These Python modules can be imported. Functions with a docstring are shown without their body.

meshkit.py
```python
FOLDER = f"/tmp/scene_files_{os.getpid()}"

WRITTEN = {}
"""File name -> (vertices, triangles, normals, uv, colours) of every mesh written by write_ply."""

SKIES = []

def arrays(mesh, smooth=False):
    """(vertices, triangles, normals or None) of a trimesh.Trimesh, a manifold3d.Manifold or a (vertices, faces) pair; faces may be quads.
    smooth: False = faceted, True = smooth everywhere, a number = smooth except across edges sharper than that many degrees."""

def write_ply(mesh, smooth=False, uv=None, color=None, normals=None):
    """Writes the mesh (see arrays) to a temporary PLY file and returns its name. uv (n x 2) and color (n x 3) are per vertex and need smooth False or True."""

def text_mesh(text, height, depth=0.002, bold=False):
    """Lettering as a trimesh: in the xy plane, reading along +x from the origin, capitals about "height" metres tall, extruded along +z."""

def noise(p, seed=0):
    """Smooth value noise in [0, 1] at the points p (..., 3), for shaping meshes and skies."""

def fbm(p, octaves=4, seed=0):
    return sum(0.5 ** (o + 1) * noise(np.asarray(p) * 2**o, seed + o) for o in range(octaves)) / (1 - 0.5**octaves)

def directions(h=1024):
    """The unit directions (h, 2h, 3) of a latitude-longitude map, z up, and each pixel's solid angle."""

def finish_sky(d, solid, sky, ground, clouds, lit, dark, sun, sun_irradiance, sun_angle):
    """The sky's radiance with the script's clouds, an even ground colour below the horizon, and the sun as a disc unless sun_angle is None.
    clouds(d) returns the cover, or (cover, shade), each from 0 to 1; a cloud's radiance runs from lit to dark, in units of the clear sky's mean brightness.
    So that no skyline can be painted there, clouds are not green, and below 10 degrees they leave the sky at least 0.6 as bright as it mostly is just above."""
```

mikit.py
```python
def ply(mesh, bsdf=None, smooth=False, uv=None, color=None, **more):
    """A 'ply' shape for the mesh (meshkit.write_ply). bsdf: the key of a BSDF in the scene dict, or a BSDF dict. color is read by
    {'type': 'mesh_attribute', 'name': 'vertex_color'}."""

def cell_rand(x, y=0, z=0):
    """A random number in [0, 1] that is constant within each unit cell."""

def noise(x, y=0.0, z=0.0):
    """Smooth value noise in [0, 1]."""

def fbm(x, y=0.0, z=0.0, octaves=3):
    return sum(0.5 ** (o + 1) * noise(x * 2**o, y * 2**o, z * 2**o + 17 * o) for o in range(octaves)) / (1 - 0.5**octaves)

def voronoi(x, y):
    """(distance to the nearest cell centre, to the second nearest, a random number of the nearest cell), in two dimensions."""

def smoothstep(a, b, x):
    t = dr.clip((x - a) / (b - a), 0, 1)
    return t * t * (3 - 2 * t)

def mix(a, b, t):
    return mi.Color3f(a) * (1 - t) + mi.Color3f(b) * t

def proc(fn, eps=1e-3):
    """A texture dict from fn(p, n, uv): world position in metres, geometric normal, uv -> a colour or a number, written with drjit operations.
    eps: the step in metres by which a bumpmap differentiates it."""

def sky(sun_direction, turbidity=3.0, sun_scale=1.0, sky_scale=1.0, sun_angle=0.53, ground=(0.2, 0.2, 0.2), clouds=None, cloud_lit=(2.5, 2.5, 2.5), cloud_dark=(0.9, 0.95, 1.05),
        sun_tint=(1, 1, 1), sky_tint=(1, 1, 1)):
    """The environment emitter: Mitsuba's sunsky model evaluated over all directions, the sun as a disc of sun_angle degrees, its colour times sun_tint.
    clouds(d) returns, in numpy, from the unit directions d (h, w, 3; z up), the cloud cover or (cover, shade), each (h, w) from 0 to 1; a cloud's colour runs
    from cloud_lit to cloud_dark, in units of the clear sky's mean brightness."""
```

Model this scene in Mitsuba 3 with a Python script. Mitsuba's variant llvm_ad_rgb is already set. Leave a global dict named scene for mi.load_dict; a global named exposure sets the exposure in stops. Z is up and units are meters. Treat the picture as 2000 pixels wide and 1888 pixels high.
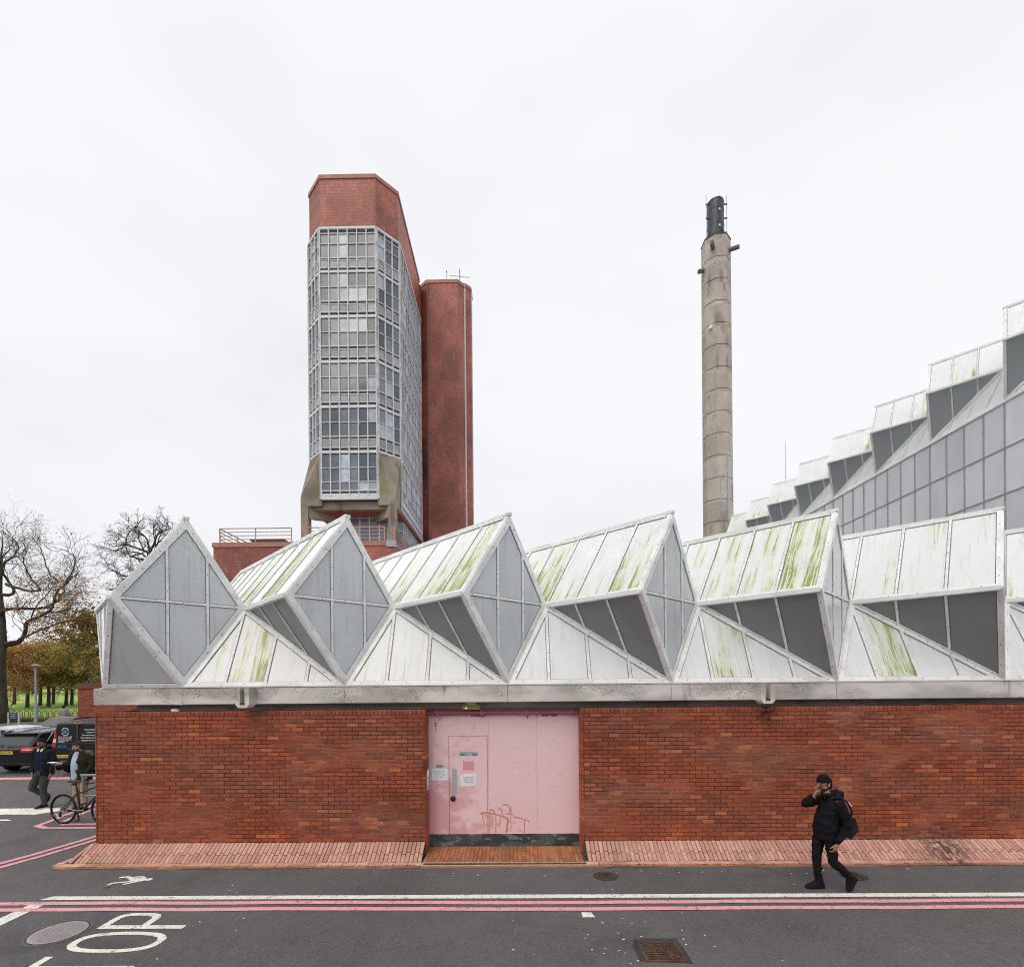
import math, random
import numpy as np, trimesh, shapely
import shapely.geometry as sg
from shapely.ops import unary_union
import manifold3d as m3
import drjit as dr
import mitsuba as mi
import mikit, meshkit
from mikit import noise, fbm, voronoi, cell_rand, smoothstep, mix

T = mi.ScalarTransform4f
scene, labels = {}, {}
random.seed(11)
rng = np.random.default_rng(11)

# ------------------------------------------------------------------ camera, sky, exposure
CAM = np.array([0.17, -9.08, 3.20])
YAW, ROLL = -0.0111, 0.0088
fwd = np.array([math.sin(YAW), math.cos(YAW), 0.0])
rgt = np.array([math.cos(YAW), -math.sin(YAW), 0.0])
upv = math.cos(ROLL) * np.array([0, 0, 1.0]) + math.sin(ROLL) * rgt
scene['camera'] = {
    'type': 'perspective', 'fov_axis': 'x', 'fov': 2 * math.degrees(math.atan(1000 / 966.0)),
    'near_clip': 0.1, 'far_clip': 3000.0,
    'principal_point_offset_x': 0.0, 'principal_point_offset_y': -(1328.2 - 944) / 1888.0,
    'to_world': T().look_at(origin=CAM.tolist(), target=(CAM + fwd).tolist(), up=upv.tolist()),
}


def clouds(d):
    q = d * np.array([2.2, 2.2, 4.5])
    n = meshkit.fbm(q + 3.7, 4, seed=5)
    return np.ones(d.shape[:2]), np.clip((n - 0.38) * 1.7, 0, 1) * 0.75


scene['sky'] = mikit.sky((-0.35, -0.62, 0.78), turbidity=3, sun_scale=0.22, sun_angle=40, sun_tint=(0.90, 0.97, 1.10), clouds=clouds,
                         cloud_lit=(2.47, 2.50, 2.56), cloud_dark=(1.80, 1.87, 1.99), ground=(0.16, 0.15, 0.15))
exposure = 2.12

# ------------------------------------------------------------------ mesh helpers


def unit(v):
    v = np.asarray(v, float)
    return v / np.linalg.norm(v)


class MB:
    """Collects triangles of one mesh, with a uv pair per vertex."""

    def __init__(self):
        self.v, self.f, self.uv, self.n = [], [], [], 0

    def put(self, v, f, uv=(0, 0)):
        v, f = np.asarray(v, float), np.asarray(f, int)
        if f.shape[1] == 4:
            f = np.vstack([f[:, [0, 1, 2]], f[:, [0, 2, 3]]])
        self.v.append(v); self.f.append(f + self.n)
        uv = np.asarray(uv, float)
        self.uv.append(np.broadcast_to(uv, (len(v), 2)) if uv.ndim == 1 else uv)
        self.n += len(v)
        return self

    def mesh(self, m, uv=(0, 0)):
        v, f, _ = meshkit.arrays(m)
        return self.put(v, f, uv)

    def box(self, c, s, R=None, uv=(0, 0)):
        v = (np.array([[x, y, z] for x in (-.5, .5) for y in (-.5, .5) for z in (-.5, .5)]) * np.asarray(s, float))
        if R is not None:
            v = v @ np.asarray(R, float).T
        return self.put(v + np.asarray(c, float), BOXF, uv)

    def box2(self, lo, hi, uv=(0, 0)):
        lo, hi = np.asarray(lo, float), np.asarray(hi, float)
        return self.box((lo + hi) / 2, hi - lo, None, uv)

    def bar(self, a, b, w, h, up=(0, 0, 1), uv=(0, 0)):
        a, b = np.asarray(a, float), np.asarray(b, float)
        x = unit(b - a); y = np.cross(up, x)
        y = unit(y) if np.linalg.norm(y) > 1e-6 else np.array([1.0, 0, 0])
        z = np.cross(x, y)
        return self.box((a + b) / 2, (np.linalg.norm(b - a), w, h), np.stack([x, y, z], 1), uv)

    def tube(self, pts, r, sides=8, uv=(0, 0), cap=True):
        p = np.asarray(pts, float); r = np.broadcast_to(np.asarray(r, float), (len(p),))
        t = np.gradient(p, axis=0); t /= np.linalg.norm(t, axis=1, keepdims=True) + 1e-12
        ref = np.array([0, 0, 1.0]) if abs(t[0][2]) < .9 else np.array([1.0, 0, 0])
        a = unit(np.cross(t[0], ref)); A = []
        for k in range(len(p)):
            a = a - t[k] * np.dot(a, t[k]); a = unit(a); A.append(a)
        A = np.array(A); B = np.cross(t, A)
        an = np.arange(sides) * 2 * np.pi / sides
        v = p[:, None] + r[:, None, None] * (np.cos(an)[None, :, None] * A[:, None] + np.sin(an)[None, :, None] * B[:, None])
        i, j = np.meshgrid(np.arange(len(p) - 1), np.arange(sides), indexing='ij')
        q = np.stack([i * sides + j, i * sides + (j + 1) % sides, (i + 1) * sides + (j + 1) % sides, (i + 1) * sides + j], -1).reshape(-1, 4)
        f = np.vstack([q[:, [0, 1, 2]], q[:, [0, 2, 3]]])
        if cap:
            k = np.arange(1, sides - 1); L = (len(p) - 1) * sides
            f = np.vstack([f, np.stack([0 * k, k + 1, k], 1), np.stack([0 * k + L, L + k, L + k + 1], 1)])
        return self.put(v.reshape(-1, 3), f, uv)

    def data(self):
        return np.vstack(self.v), np.vstack(self.f), np.vstack(self.uv)


BOXF = np.array([[0, 1, 3, 2], [4, 6, 7, 5], [0, 4, 5, 1], [2, 3, 7, 6], [0, 2, 6, 4], [1, 5, 7, 3]])
COUNT = {}


def numbered(key):
    n = COUNT.get(key, 0); COUNT[key] = n + 1
    return key if n == 0 else f'{key}_{n:03d}'


def tag(key, label=None, cat=None, group=None, kind=None):
    e = labels.setdefault(key, {})
    for k, v in (('label', label), ('category', cat), ('group', group), ('kind', kind)):
        if v:
            e[k] = v
    return key


def thing(name, label, cat, group=None):
    return tag(numbered(name), label, cat, group)


def obj(name, mesh, mat, parent=None, smooth=False, label=None, cat=None, group=None, kind=None, to_world=None):
    key = numbered((parent + '__' + name) if parent else name)
    if isinstance(mesh, MB):
        v, f, uv = mesh.data()
        if smooth is False or smooth is True:
            d = mikit.ply((v, f), mat, smooth, uv=uv)
        else:
            d = mikit.ply((v, f), mat, smooth)
    else:
        d = mikit.ply(mesh, mat, smooth)
    if to_world is not None:
        d['to_world'] = to_world
    scene[key] = d
    if label or cat or group or kind:
        tag(key, label, cat, group, kind)
    return key


def brick_geo(L, H, D, ch=0.006):
    """A brick standing with its face towards -y: face L wide, H tall, D deep, its front edges chamfered."""
    a, b = L / 2, H / 2
    v = [[-a, D, -b], [a, D, -b], [a, D, b], [-a, D, b], [-a, ch, -b], [a, ch, -b], [a, ch, b], [-a, ch, b],
         [-a + ch, 0, -b + ch], [a - ch, 0, -b + ch], [a - ch, 0, b - ch], [-a + ch, 0, b - ch]]
    f = [[8, 9, 10, 11], [4, 5, 9, 8], [5, 6, 10, 9], [6, 7, 11, 10], [7, 4, 8, 11], [0, 1, 5, 4], [1, 2, 6, 5], [2, 3, 7, 6], [3, 0, 4, 7]]
    return np.array(v, float), np.array(f)


def extrude2d(poly, z0, z1):
    """Prism of a shapely polygon between z0 and z1 in its own plane."""
    m = trimesh.util.concatenate([trimesh.creation.extrude_polygon(g, z1 - z0, engine='earcut') for g in geoms(poly)])
    m.apply_translation([0, 0, z0])
    return np.array(m.vertices), np.array(m.faces)


def geoms(g):
    return [x for x in getattr(g, 'geoms', [g]) if x.geom_type == 'Polygon' and x.area > 1e-5]


def frame4(o, ex, n):
    """Rotation whose columns are ex, n x ex, n; and the origin."""
    ex = unit(ex); n = unit(n)
    return np.asarray(o, float), np.stack([ex, np.cross(n, ex), n], 1)


# manifold helpers for rounded and organic shapes
def ball(p, r, seg=16):
    return m3.Manifold.sphere(float(r), seg).translate([float(x) for x in p])


def hullof(balls, seg=16):
    return m3.Manifold.batch_hull([ball(p, r, seg) for p, r in balls])


def union(ms):
    return m3.Manifold.batch_boolean(list(ms), m3.OpType.Add)


def limb(chain, seg=14):
    """A run of (point, radius) joints: hull of each neighbouring pair."""
    return union([hullof([chain[i], chain[i + 1]], seg) for i in range(len(chain) - 1)])


def to_tri(m, refine=None, smooth=0):
    if refine:
        m = m.refine_to_length(refine)
    k = m.to_mesh()
    t = trimesh.Trimesh(np.array(k.vert_properties[:, :3]), np.array(k.tri_verts), process=False)
    t.merge_vertices()
    if smooth:
        trimesh.smoothing.filter_taubin(t, lamb=0.5, nu=0.52, iterations=smooth)
    return t


def crease(t, amp, scale, seed=0, stretch=(1, 1, 1)):
    """Moves the vertices along their normals by noise: folds of cloth."""
    q = np.array(t.vertices) * np.asarray(stretch) * scale
    n = meshkit.fbm(q, 3, seed) - 0.5
    t.vertices = t.vertices + np.array(t.vertex_normals) * (n * amp)[:, None]
    return t


# ------------------------------------------------------------------ materials


def col(c):
    return {'type': 'rgb', 'value': [float(x) for x in c]}


def mat(name, base, rough=0.6, two=True, **more):
    b = mikit.proc(base) if callable(base) else col(base)
    if not callable(rough) and rough >= 0.65: more.setdefault('specular', 0.12)
    d = {'type': 'principled', 'base_color': b, 'roughness': rough if not callable(rough) else mikit.proc(rough), **more}
    scene['mat_' + name] = {'type': 'twosided', 'bsdf': d} if two else d
    return 'mat_' + name


def c3(r, g, b):
    return mi.Color3f(r, g, b)


def brick_fn(p, n, uv):
    """uv.x: tone of the brick from 0 dark to 1 light; uv.y: 0 wall, 1 plinth, 2 apron."""
    t, pal = uv.x, uv.y
    g = noise(p.x * 140, p.y * 140, p.z * 140)
    g2 = fbm(p.x * 23, p.y * 23, p.z * 23, 2)
    wall = mix((0.205, 0.062, 0.042), (0.350, 0.101, 0.054), dr.clip(t / 0.75, 0, 1))
    wall = mix(wall, (0.455, 0.155, 0.07), smoothstep(0.72, 1.0, t))
    plinth = mix((0.47, 0.25, 0.205), (0.62, 0.37, 0.31), t)
    apron = mix((0.29, 0.115, 0.058), (0.43, 0.185, 0.098), t)
    c = dr.select(pal < 0.5, wall, dr.select(pal < 1.5, plinth, apron))
    c = c * (0.90 + 0.22 * g + 0.20 * (g2 - 0.3))
    big = fbm(p.x * 0.9 + 4, p.y * 0.9, p.z * 1.3, 3)
    soot = smoothstep(0.60, 0.80, big + 0.25 * (noise(p.x * 30, p.y * 30, p.z * 30) - 0.5))
    c = mix(c, c * 0.5, 0.40 * soot)
    spk = smoothstep(0.86, 0.93, noise(p.x * 70 + 9, p.y * 70, p.z * 70))
    c = mix(c, (0.5, 0.42, 0.36), 0.22 * spk * smoothstep(0.4, 0.6, noise(p.x * 2, p.y * 2, p.z * 2)))
    run = dr.maximum(dr.exp(-dr.square((p.x - 4.72 + 0.1 * (noise(p.z * 3, 1, 1) - 0.5)) / 0.20)), 0.7 * dr.exp(-dr.square((p.x + 4.55) / 0.24)))
    run = run * smoothstep(2.05, 2.66, p.z + 0.5 * (fbm(p.x * 9, 1, p.z * 4, 3) - 0.5)) + 0.9 * dr.exp(-dr.square((p.x - 7.75) / 0.4)) * smoothstep(0.55, 0.30, dr.abs(p.z - 0.22) + 0.3 * fbm(p.x * 6, 2, p.z * 6, 3))
    c = mix(c, (0.045, 0.032, 0.028), dr.clip(run, 0, 1) * smoothstep(0.30, 0.62, fbm(p.x * 16, p.y * 16, p.z * 16, 3)) * 0.9)
    moss = smoothstep(0.55, 0.75, fbm(p.x * 2.1 + 30, p.y * 2.1, p.z, 3) + 0.2 * (g - 0.5)) * dr.select(pal > 0.5, 0.30, 0.0)
    return mix(c, (0.13, 0.13, 0.055), moss)


BRICK = mat('brick', brick_fn, 0.8)


def mortar_fn(p, n, uv):
    a = fbm(p.x * 1.3, p.y * 1.3, p.z * 1.7, 3)
    c = mix((0.05, 0.042, 0.036), (0.34, 0.29, 0.23), smoothstep(0.50, 0.74, a))
    return c * (0.7 + 0.6 * noise(p.x * 120, p.y * 120, p.z * 120))


MORTAR = mat('mortar', mortar_fn, 0.95)


def asphalt_fn(p, n, uv):
    a = noise(p.x * 95, p.y * 95, 3)
    b = noise(p.x * 38 + 7, p.y * 38, 9)
    big = fbm(p.x * 0.55, p.y * 0.55, 1, 4)
    fine = fbm(p.x * 4, p.y * 4, 2, 3)
    v = 0.108 * (0.70 + 0.42 * a + 0.22 * b) * (0.84 + 0.34 * big) * (0.9 + 0.2 * fine)
    chip = smoothstep(0.86, 0.94, noise(p.x * 60 + 31, p.y * 60, 5))
    c = c3(v * 1.02, v * 0.98, v * 1.02)
    c = mix(c, (0.30, 0.29, 0.28), 0.38 * chip)
    st = smoothstep(0.66, 0.80, fbm(p.x * 0.8 + 11, p.y * 1.3 + 5, 4, 4))
    return mix(c, c * 0.86, st)


ASPHALT = mat('asphalt', asphalt_fn, 0.85)


def paint_wear(cr, cg, cb, lo):
    def fn(p, n, uv):
        w = fbm(p.x * 16, p.y * 16, 8, 3)
        sp = noise(p.x * 75, p.y * 75, 2)
        m = smoothstep(0.70, 0.82, w * 0.75 + sp * 0.35)
        c = c3(cr, cg, cb) * (0.88 + 0.18 * fbm(p.x * 5, p.y * 5, 1, 3) + 0.05 * sp)
        return mix(c, (0.11, 0.105, 0.105), lo * m)
    return fn


WHITEPAINT = mat('road_white', paint_wear(0.74, 0.74, 0.69, 0.7), 0.7)
REDPAINT = mat('road_red', paint_wear(0.74, 0.35, 0.39, 0.6), 0.7)


def concrete_fn(p, n, uv):
    """Weathered fascia concrete: pale patches, grey crust, black lichen spots clustered in patches."""
    big = fbm(p.x * 1.05, p.y * 1.05, p.z * 2.2, 3)
    mid = fbm(p.x * 6, p.y * 6, p.z * 9, 3)
    g = noise(p.x * 110, p.y * 110, p.z * 110)
    c = mix((0.48, 0.458, 0.435), (0.69, 0.668, 0.645), smoothstep(0.35, 0.62, big))
    c = c * (0.80 + 0.22 * mid + 0.16 * g)
    cl = smoothstep(0.42, 0.66, fbm(p.x * 1.7 + 5, p.y, p.z * 2.6 + 2, 4))
    spots = smoothstep(0.50, 0.66, fbm(p.x * 58, p.y * 58, p.z * 50, 3) + 0.22 * (fbm(p.x * 9, p.y * 9, p.z * 9, 2) - 0.5))
    c = mix(c, (0.085, 0.08, 0.075), 0.62 * cl * spots)
    c = mix(c, c * 0.62, 0.7 * smoothstep(0.52, 0.70, fbm(p.x * 0.9 + 40, p.y, p.z * 0.8, 4)))
    drip = smoothstep(0.60, 0.74, fbm(p.x * 5.5 + 2, 0.3, p.z * 0.9, 3)) * smoothstep(0.45, 0.6, noise(p.x * 1.1 + 8, 1, 1))
    c = mix(c, (0.085, 0.08, 0.075), 0.55 * drip)
    return c


CONCRETE = mat('concrete', concrete_fn, 0.9)


def aggregate_fn(p, n, uv):
    big = fbm(p.x * 0.55 + 3, p.y * 0.55, p.z * 0.42, 3)
    st = fbm(p.x * 2.3, p.y * 2.3, p.z * 0.33, 3)
    g = noise(p.x * 16, p.y * 16, p.z * 16)
    c = mix((0.20, 0.172, 0.135), (0.36, 0.315, 0.255), smoothstep(0.3, 0.65, big))
    c = c * (0.72 + 0.55 * g * 0.6 + 0.2 * st)
    c = mix(c, (0.09, 0.078, 0.062), 0.6 * smoothstep(0.57, 0.74, st))
    return mix(c, (0.16, 0.17, 0.07), 0.4 * smoothstep(0.62, 0.75, fbm(p.x * 1.4 + 9, p.y, p.z * 0.6, 3)))


AGGREGATE = mat('aggregate_concrete', aggregate_fn, 0.9)


def chimney_fn(p, n, uv):
    seg = dr.floor(p.z / 1.684)
    big = fbm(p.x * 0.7 + 3, p.y * 0.7, p.z * 0.35 + seg * 2.3, 3)
    st = fbm(p.x * 2.6, p.y * 2.6, p.z * 0.5 + seg * 1.7, 3)
    g = noise(p.x * 17, p.y * 17, p.z * 17)
    c = mix((0.45, 0.40, 0.355), (0.57, 0.515, 0.465), smoothstep(0.3, 0.65, big)) * (0.80 + 0.28 * g)
    c = mix(c, (0.17, 0.145, 0.125), 0.5 * smoothstep(0.62, 0.78, st + 0.1 * (g - 0.5)))
    return mix(c, (0.26, 0.27, 0.15), 0.4 * smoothstep(0.64, 0.76, fbm(p.x * 1.4 + 9, p.y, p.z * 0.6, 3)))


CHIMNEYCONC = mat('chimney_concrete', chimney_fn, 0.9)
DARKCONC = CONCRETE


def alu_fn(p, n, uv):
    d = fbm(p.x * 2.3, p.y * 2.3, p.z * 3.5, 3)
    sp = smoothstep(0.64, 0.8, fbm(p.x * 17, p.y * 17, p.z * 17, 3))
    c = mix((0.80, 0.81, 0.815), (0.69, 0.70, 0.70), smoothstep(0.4, 0.7, d))
    return mix(c, (0.42, 0.44, 0.35), 0.22 * sp)


ALU = mat('aluminium', alu_fn, 0.42, specular=0.5)
GASKET = mat('gasket', (0.13, 0.135, 0.14), 0.6)
BOLT = mat('bolt', (0.17, 0.17, 0.17), 0.5)


def pane_fn(p, n, uv):
    """White fibre glazing. uv.x: across the pane + 4 x seed; uv.y: metres down from its top + 4 x algae (0..8)."""
    seed = dr.floor(uv.x / 4); x = uv.x - 4 * seed
    am = dr.floor(uv.y / 4); y = uv.y - 4 * am
    am = am / 8
    c = mix((0.745, 0.775, 0.79), (0.67, 0.70, 0.715), fbm(x * 3 + seed * 3.7, y * 1.6, seed, 3))
    c = c * (0.93 + 0.10 * noise(x * 130, y * 130, seed) + 0.05 * noise(x * 36, y * 36, seed))
    xw = x + 0.05 * (fbm(x * 4, y * 1.5, seed + 5, 2) - 0.5)
    band = 0.6 * noise(xw * 2.7 + seed * 5.3, y * 0.45 + seed, 2) + 0.4 * noise(xw * 6.1 + seed * 2.3, y * 0.6, seed)
    s1 = fbm(xw * 17 + seed * 3.1, y * 0.85 + seed * 1.7, seed, 3)
    s2 = fbm(xw * 58 + seed, y * 2.1, seed + 2, 3)
    s3 = fbm(xw * 120, y * 14, seed + 4, 2)
    s4 = fbm(xw * 9 + seed, y * 4.5 + seed, seed + 7, 3)
    m = 0.46 * band + 0.26 * s1 + 0.16 * s2 + 0.18 * s4 + 0.08 * (s3 - 0.5) + 0.07 * smoothstep(0.7, 1.7, y) * (0.4 + s1)
    cut = 0.735 - 0.35 * am
    on = dr.minimum(1.0, am * 6)
    light = smoothstep(cut - 0.13, cut + 0.16, m) * on
    dark = smoothstep(cut + 0.03, cut + 0.22, m + 0.25 * (s2 - 0.5)) * on
    c = mix(c, (0.57, 0.61, 0.37), 0.75 * light)
    c = mix(c, (0.235, 0.29, 0.07), dr.minimum(1.0, 0.95 * dark * (0.5 + 0.9 * s3)))
    grime = smoothstep(0.60, 0.82, fbm(x * 19 + seed, y * 1.7, seed + 8, 3))
    return mix(c, c * 0.80, 0.5 * grime)


PANE = mat('fibre_glazing', pane_fn, 0.22, specular=0.5)


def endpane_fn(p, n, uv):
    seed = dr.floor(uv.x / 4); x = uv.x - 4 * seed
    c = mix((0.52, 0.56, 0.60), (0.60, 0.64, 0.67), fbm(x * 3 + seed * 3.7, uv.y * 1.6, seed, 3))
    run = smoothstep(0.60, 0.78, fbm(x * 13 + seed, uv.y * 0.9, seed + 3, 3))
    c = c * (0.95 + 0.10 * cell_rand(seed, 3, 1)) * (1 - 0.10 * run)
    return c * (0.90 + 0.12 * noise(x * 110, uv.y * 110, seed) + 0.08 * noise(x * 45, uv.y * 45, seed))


ENDPANE = mat('frosted_shaded_glazing', endpane_fn, 0.18, specular=0.5)  # greyer than the roof panes: shade of the end faces is in this colour


scene['mat_shade_filmed_glass'] = {'type': 'blendbsdf', 'weight': 0.62, 'glass': {'type': 'thindielectric', 'int_ior': 1.52},
                            'film': {'type': 'principledthin', 'base_color': col((0.50, 0.54, 0.55)), 'roughness': 0.5, 'diff_trans': 0.5, 'spec_trans': 0.0}}   # wired glass; its grey film paints in the flat shade of the undersides
CLEAR = 'mat_shade_filmed_glass'


def window_fn(p, n, uv):
    """Window panes of the tower: uv.x = tone of blind or room behind, uv.y = random."""
    t = uv.x
    g = fbm(p.x * 2 + uv.y * 40, p.y * 2, p.z * 2.2, 3)
    c = mix((0.045, 0.062, 0.085), (0.60, 0.67, 0.745), t)
    fold = noise((p.x + p.y) * 14 + uv.y * 90, 0.5, 1)
    return c * (0.72 + 0.5 * g) * (0.92 + 0.16 * fold)


WINDOW = mat('window_glass', window_fn, 0.06, specular=0.6)


def shedpane_fn(p, n, uv):
    t = uv.x
    c = mix((0.58, 0.605, 0.655), (0.72, 0.745, 0.79), t)
    st = fbm((p.x + p.y) * 3.1, 1.0, p.z * 0.6, 3)
    return c * (0.86 + 0.16 * st + 0.10 * noise(p.x * 40, p.y * 40, p.z * 40))


SHEDPANE = mat('shed_glazing', shedpane_fn, 0.10, specular=0.6)


def tile_fn(p, n, uv):
    """Red clay facing tiles: a grid of courses with darker joints, on upright faces."""
    h = p.x * dr.abs(n.y) + p.y * dr.abs(n.x)
    u, v = h / 0.20, p.z / 0.225
    iu, iv = dr.floor(u), dr.floor(v)
    r = cell_rand(iu, iv, 3)
    du, dv = dr.abs(u - iu - 0.5), dr.abs(v - iv - 0.5)
    j = dr.maximum(smoothstep(0.44, 0.49, du) * 0.40, smoothstep(0.42, 0.48, dv))
    c = mix((0.34, 0.105, 0.075), (0.46, 0.145, 0.10), r)
    big = fbm(p.x * 0.35 + 2, p.y * 0.35, p.z * 0.22, 4)
    c = mix(c * 0.62, c * 1.12, smoothstep(0.32, 0.60, big))
    eff = smoothstep(0.66, 0.78, fbm(h * 3, 2.0, p.z * 0.8, 3)) * 0.12
    c = mix(c, (0.55, 0.45, 0.42), eff)
    return mix(c, (0.085, 0.042, 0.036), 0.72 * j)


TILE = mat('clay_tile', tile_fn, 0.55)
COPING = mat('clay_coping', lambda p, n, uv: mix((0.34, 0.15, 0.12), (0.46, 0.22, 0.18), fbm(p.x * 2, p.y * 2, p.z * 2, 3)), 0.6)


def farbrick_fn(p, n, uv):
    h = p.x * dr.abs(n.y) + p.y * dr.abs(n.x)
    v = p.z / 0.075; iv = dr.floor(v)
    u = h / 0.225 + 0.5 * (iv - 2 * dr.floor(iv / 2)); iu = dr.floor(u)
    r = cell_rand(iu, iv, 7)
    j = dr.maximum(smoothstep(0.45, 0.49, dr.abs(u - iu - 0.5)), smoothstep(0.38, 0.46, dr.abs(v - iv - 0.5)))
    c = mix((0.19, 0.055, 0.035), (0.34, 0.10, 0.05), r)
    return mix(c, (0.12, 0.09, 0.075), 0.8 * j) * (0.8 + 0.4 * fbm(p.x, p.y, p.z, 3))


FARBRICK = mat('far_brick', farbrick_fn, 0.85)


def doorpaint_fn(p, n, uv):
    """Pink gloss paint, scuffed and smeared darker in ragged patches, mostly round the handle side."""
    base = mix((0.83, 0.575, 0.605), (0.875, 0.64, 0.665), fbm(p.x * 1.2, 3, p.z * 1.2, 3))
    big = fbm(p.x * 1.15 + 0.5, 2.0, p.z * 1.2 + 2.2, 3)
    rag = fbm(p.x * 9, 5.0, p.z * 9, 3)
    left = smoothstep(0.35, -1.5, p.x)
    m = smoothstep(0.60, 0.86, big * 0.62 + rag * 0.36 + 0.20 * left)
    base = mix(base, (0.66, 0.33, 0.365), 0.8 * m)
    scr = smoothstep(0.66, 0.74, fbm(p.x * 26 + p.z * 9, 1.0, p.z * 24 - p.x * 6, 3)) * smoothstep(0.46, 0.6, fbm(p.x * 2.2 + 7, 1, p.z * 2.2, 2))
    base = mix(base, (0.60, 0.28, 0.30), 0.3 * scr)
    return base * (0.95 + 0.07 * noise(p.x * 60, 1, p.z * 60))


DOORPINK = mat('pink_paint', doorpaint_fn, 0.45)
RUSTRED = mat('rust_paint', lambda p, n, uv: mix((0.54, 0.19, 0.165), (0.66, 0.32, 0.29), fbm(p.x * 12, p.y, p.z * 8, 3)), 0.6)
PINKRAIL = mat('pink_rail', lambda p, n, uv: mix((0.30, 0.09, 0.10), (0.42, 0.15, 0.17), fbm(p.x * 4, p.y * 4, p.z * 9, 3)), 0.5)
PINKMETAL = mat('pink_railing', (0.52, 0.29, 0.28), 0.5)


def kick_fn(p, n, uv):
    a = fbm(p.x * 3, 1, p.z * 5, 4)
    sp = noise(p.x * 70, 2, p.z * 70)
    c = mix((0.045, 0.047, 0.055), (0.085, 0.10, 0.10), smoothstep(0.4, 0.62, a)) * (0.7 + 0.6 * sp)
    return mix(c, (0.17, 0.29, 0.26), 0.6 * smoothstep(0.60, 0.70, fbm(p.x * 7 + 3, 1, p.z * 11, 3)))


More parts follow.
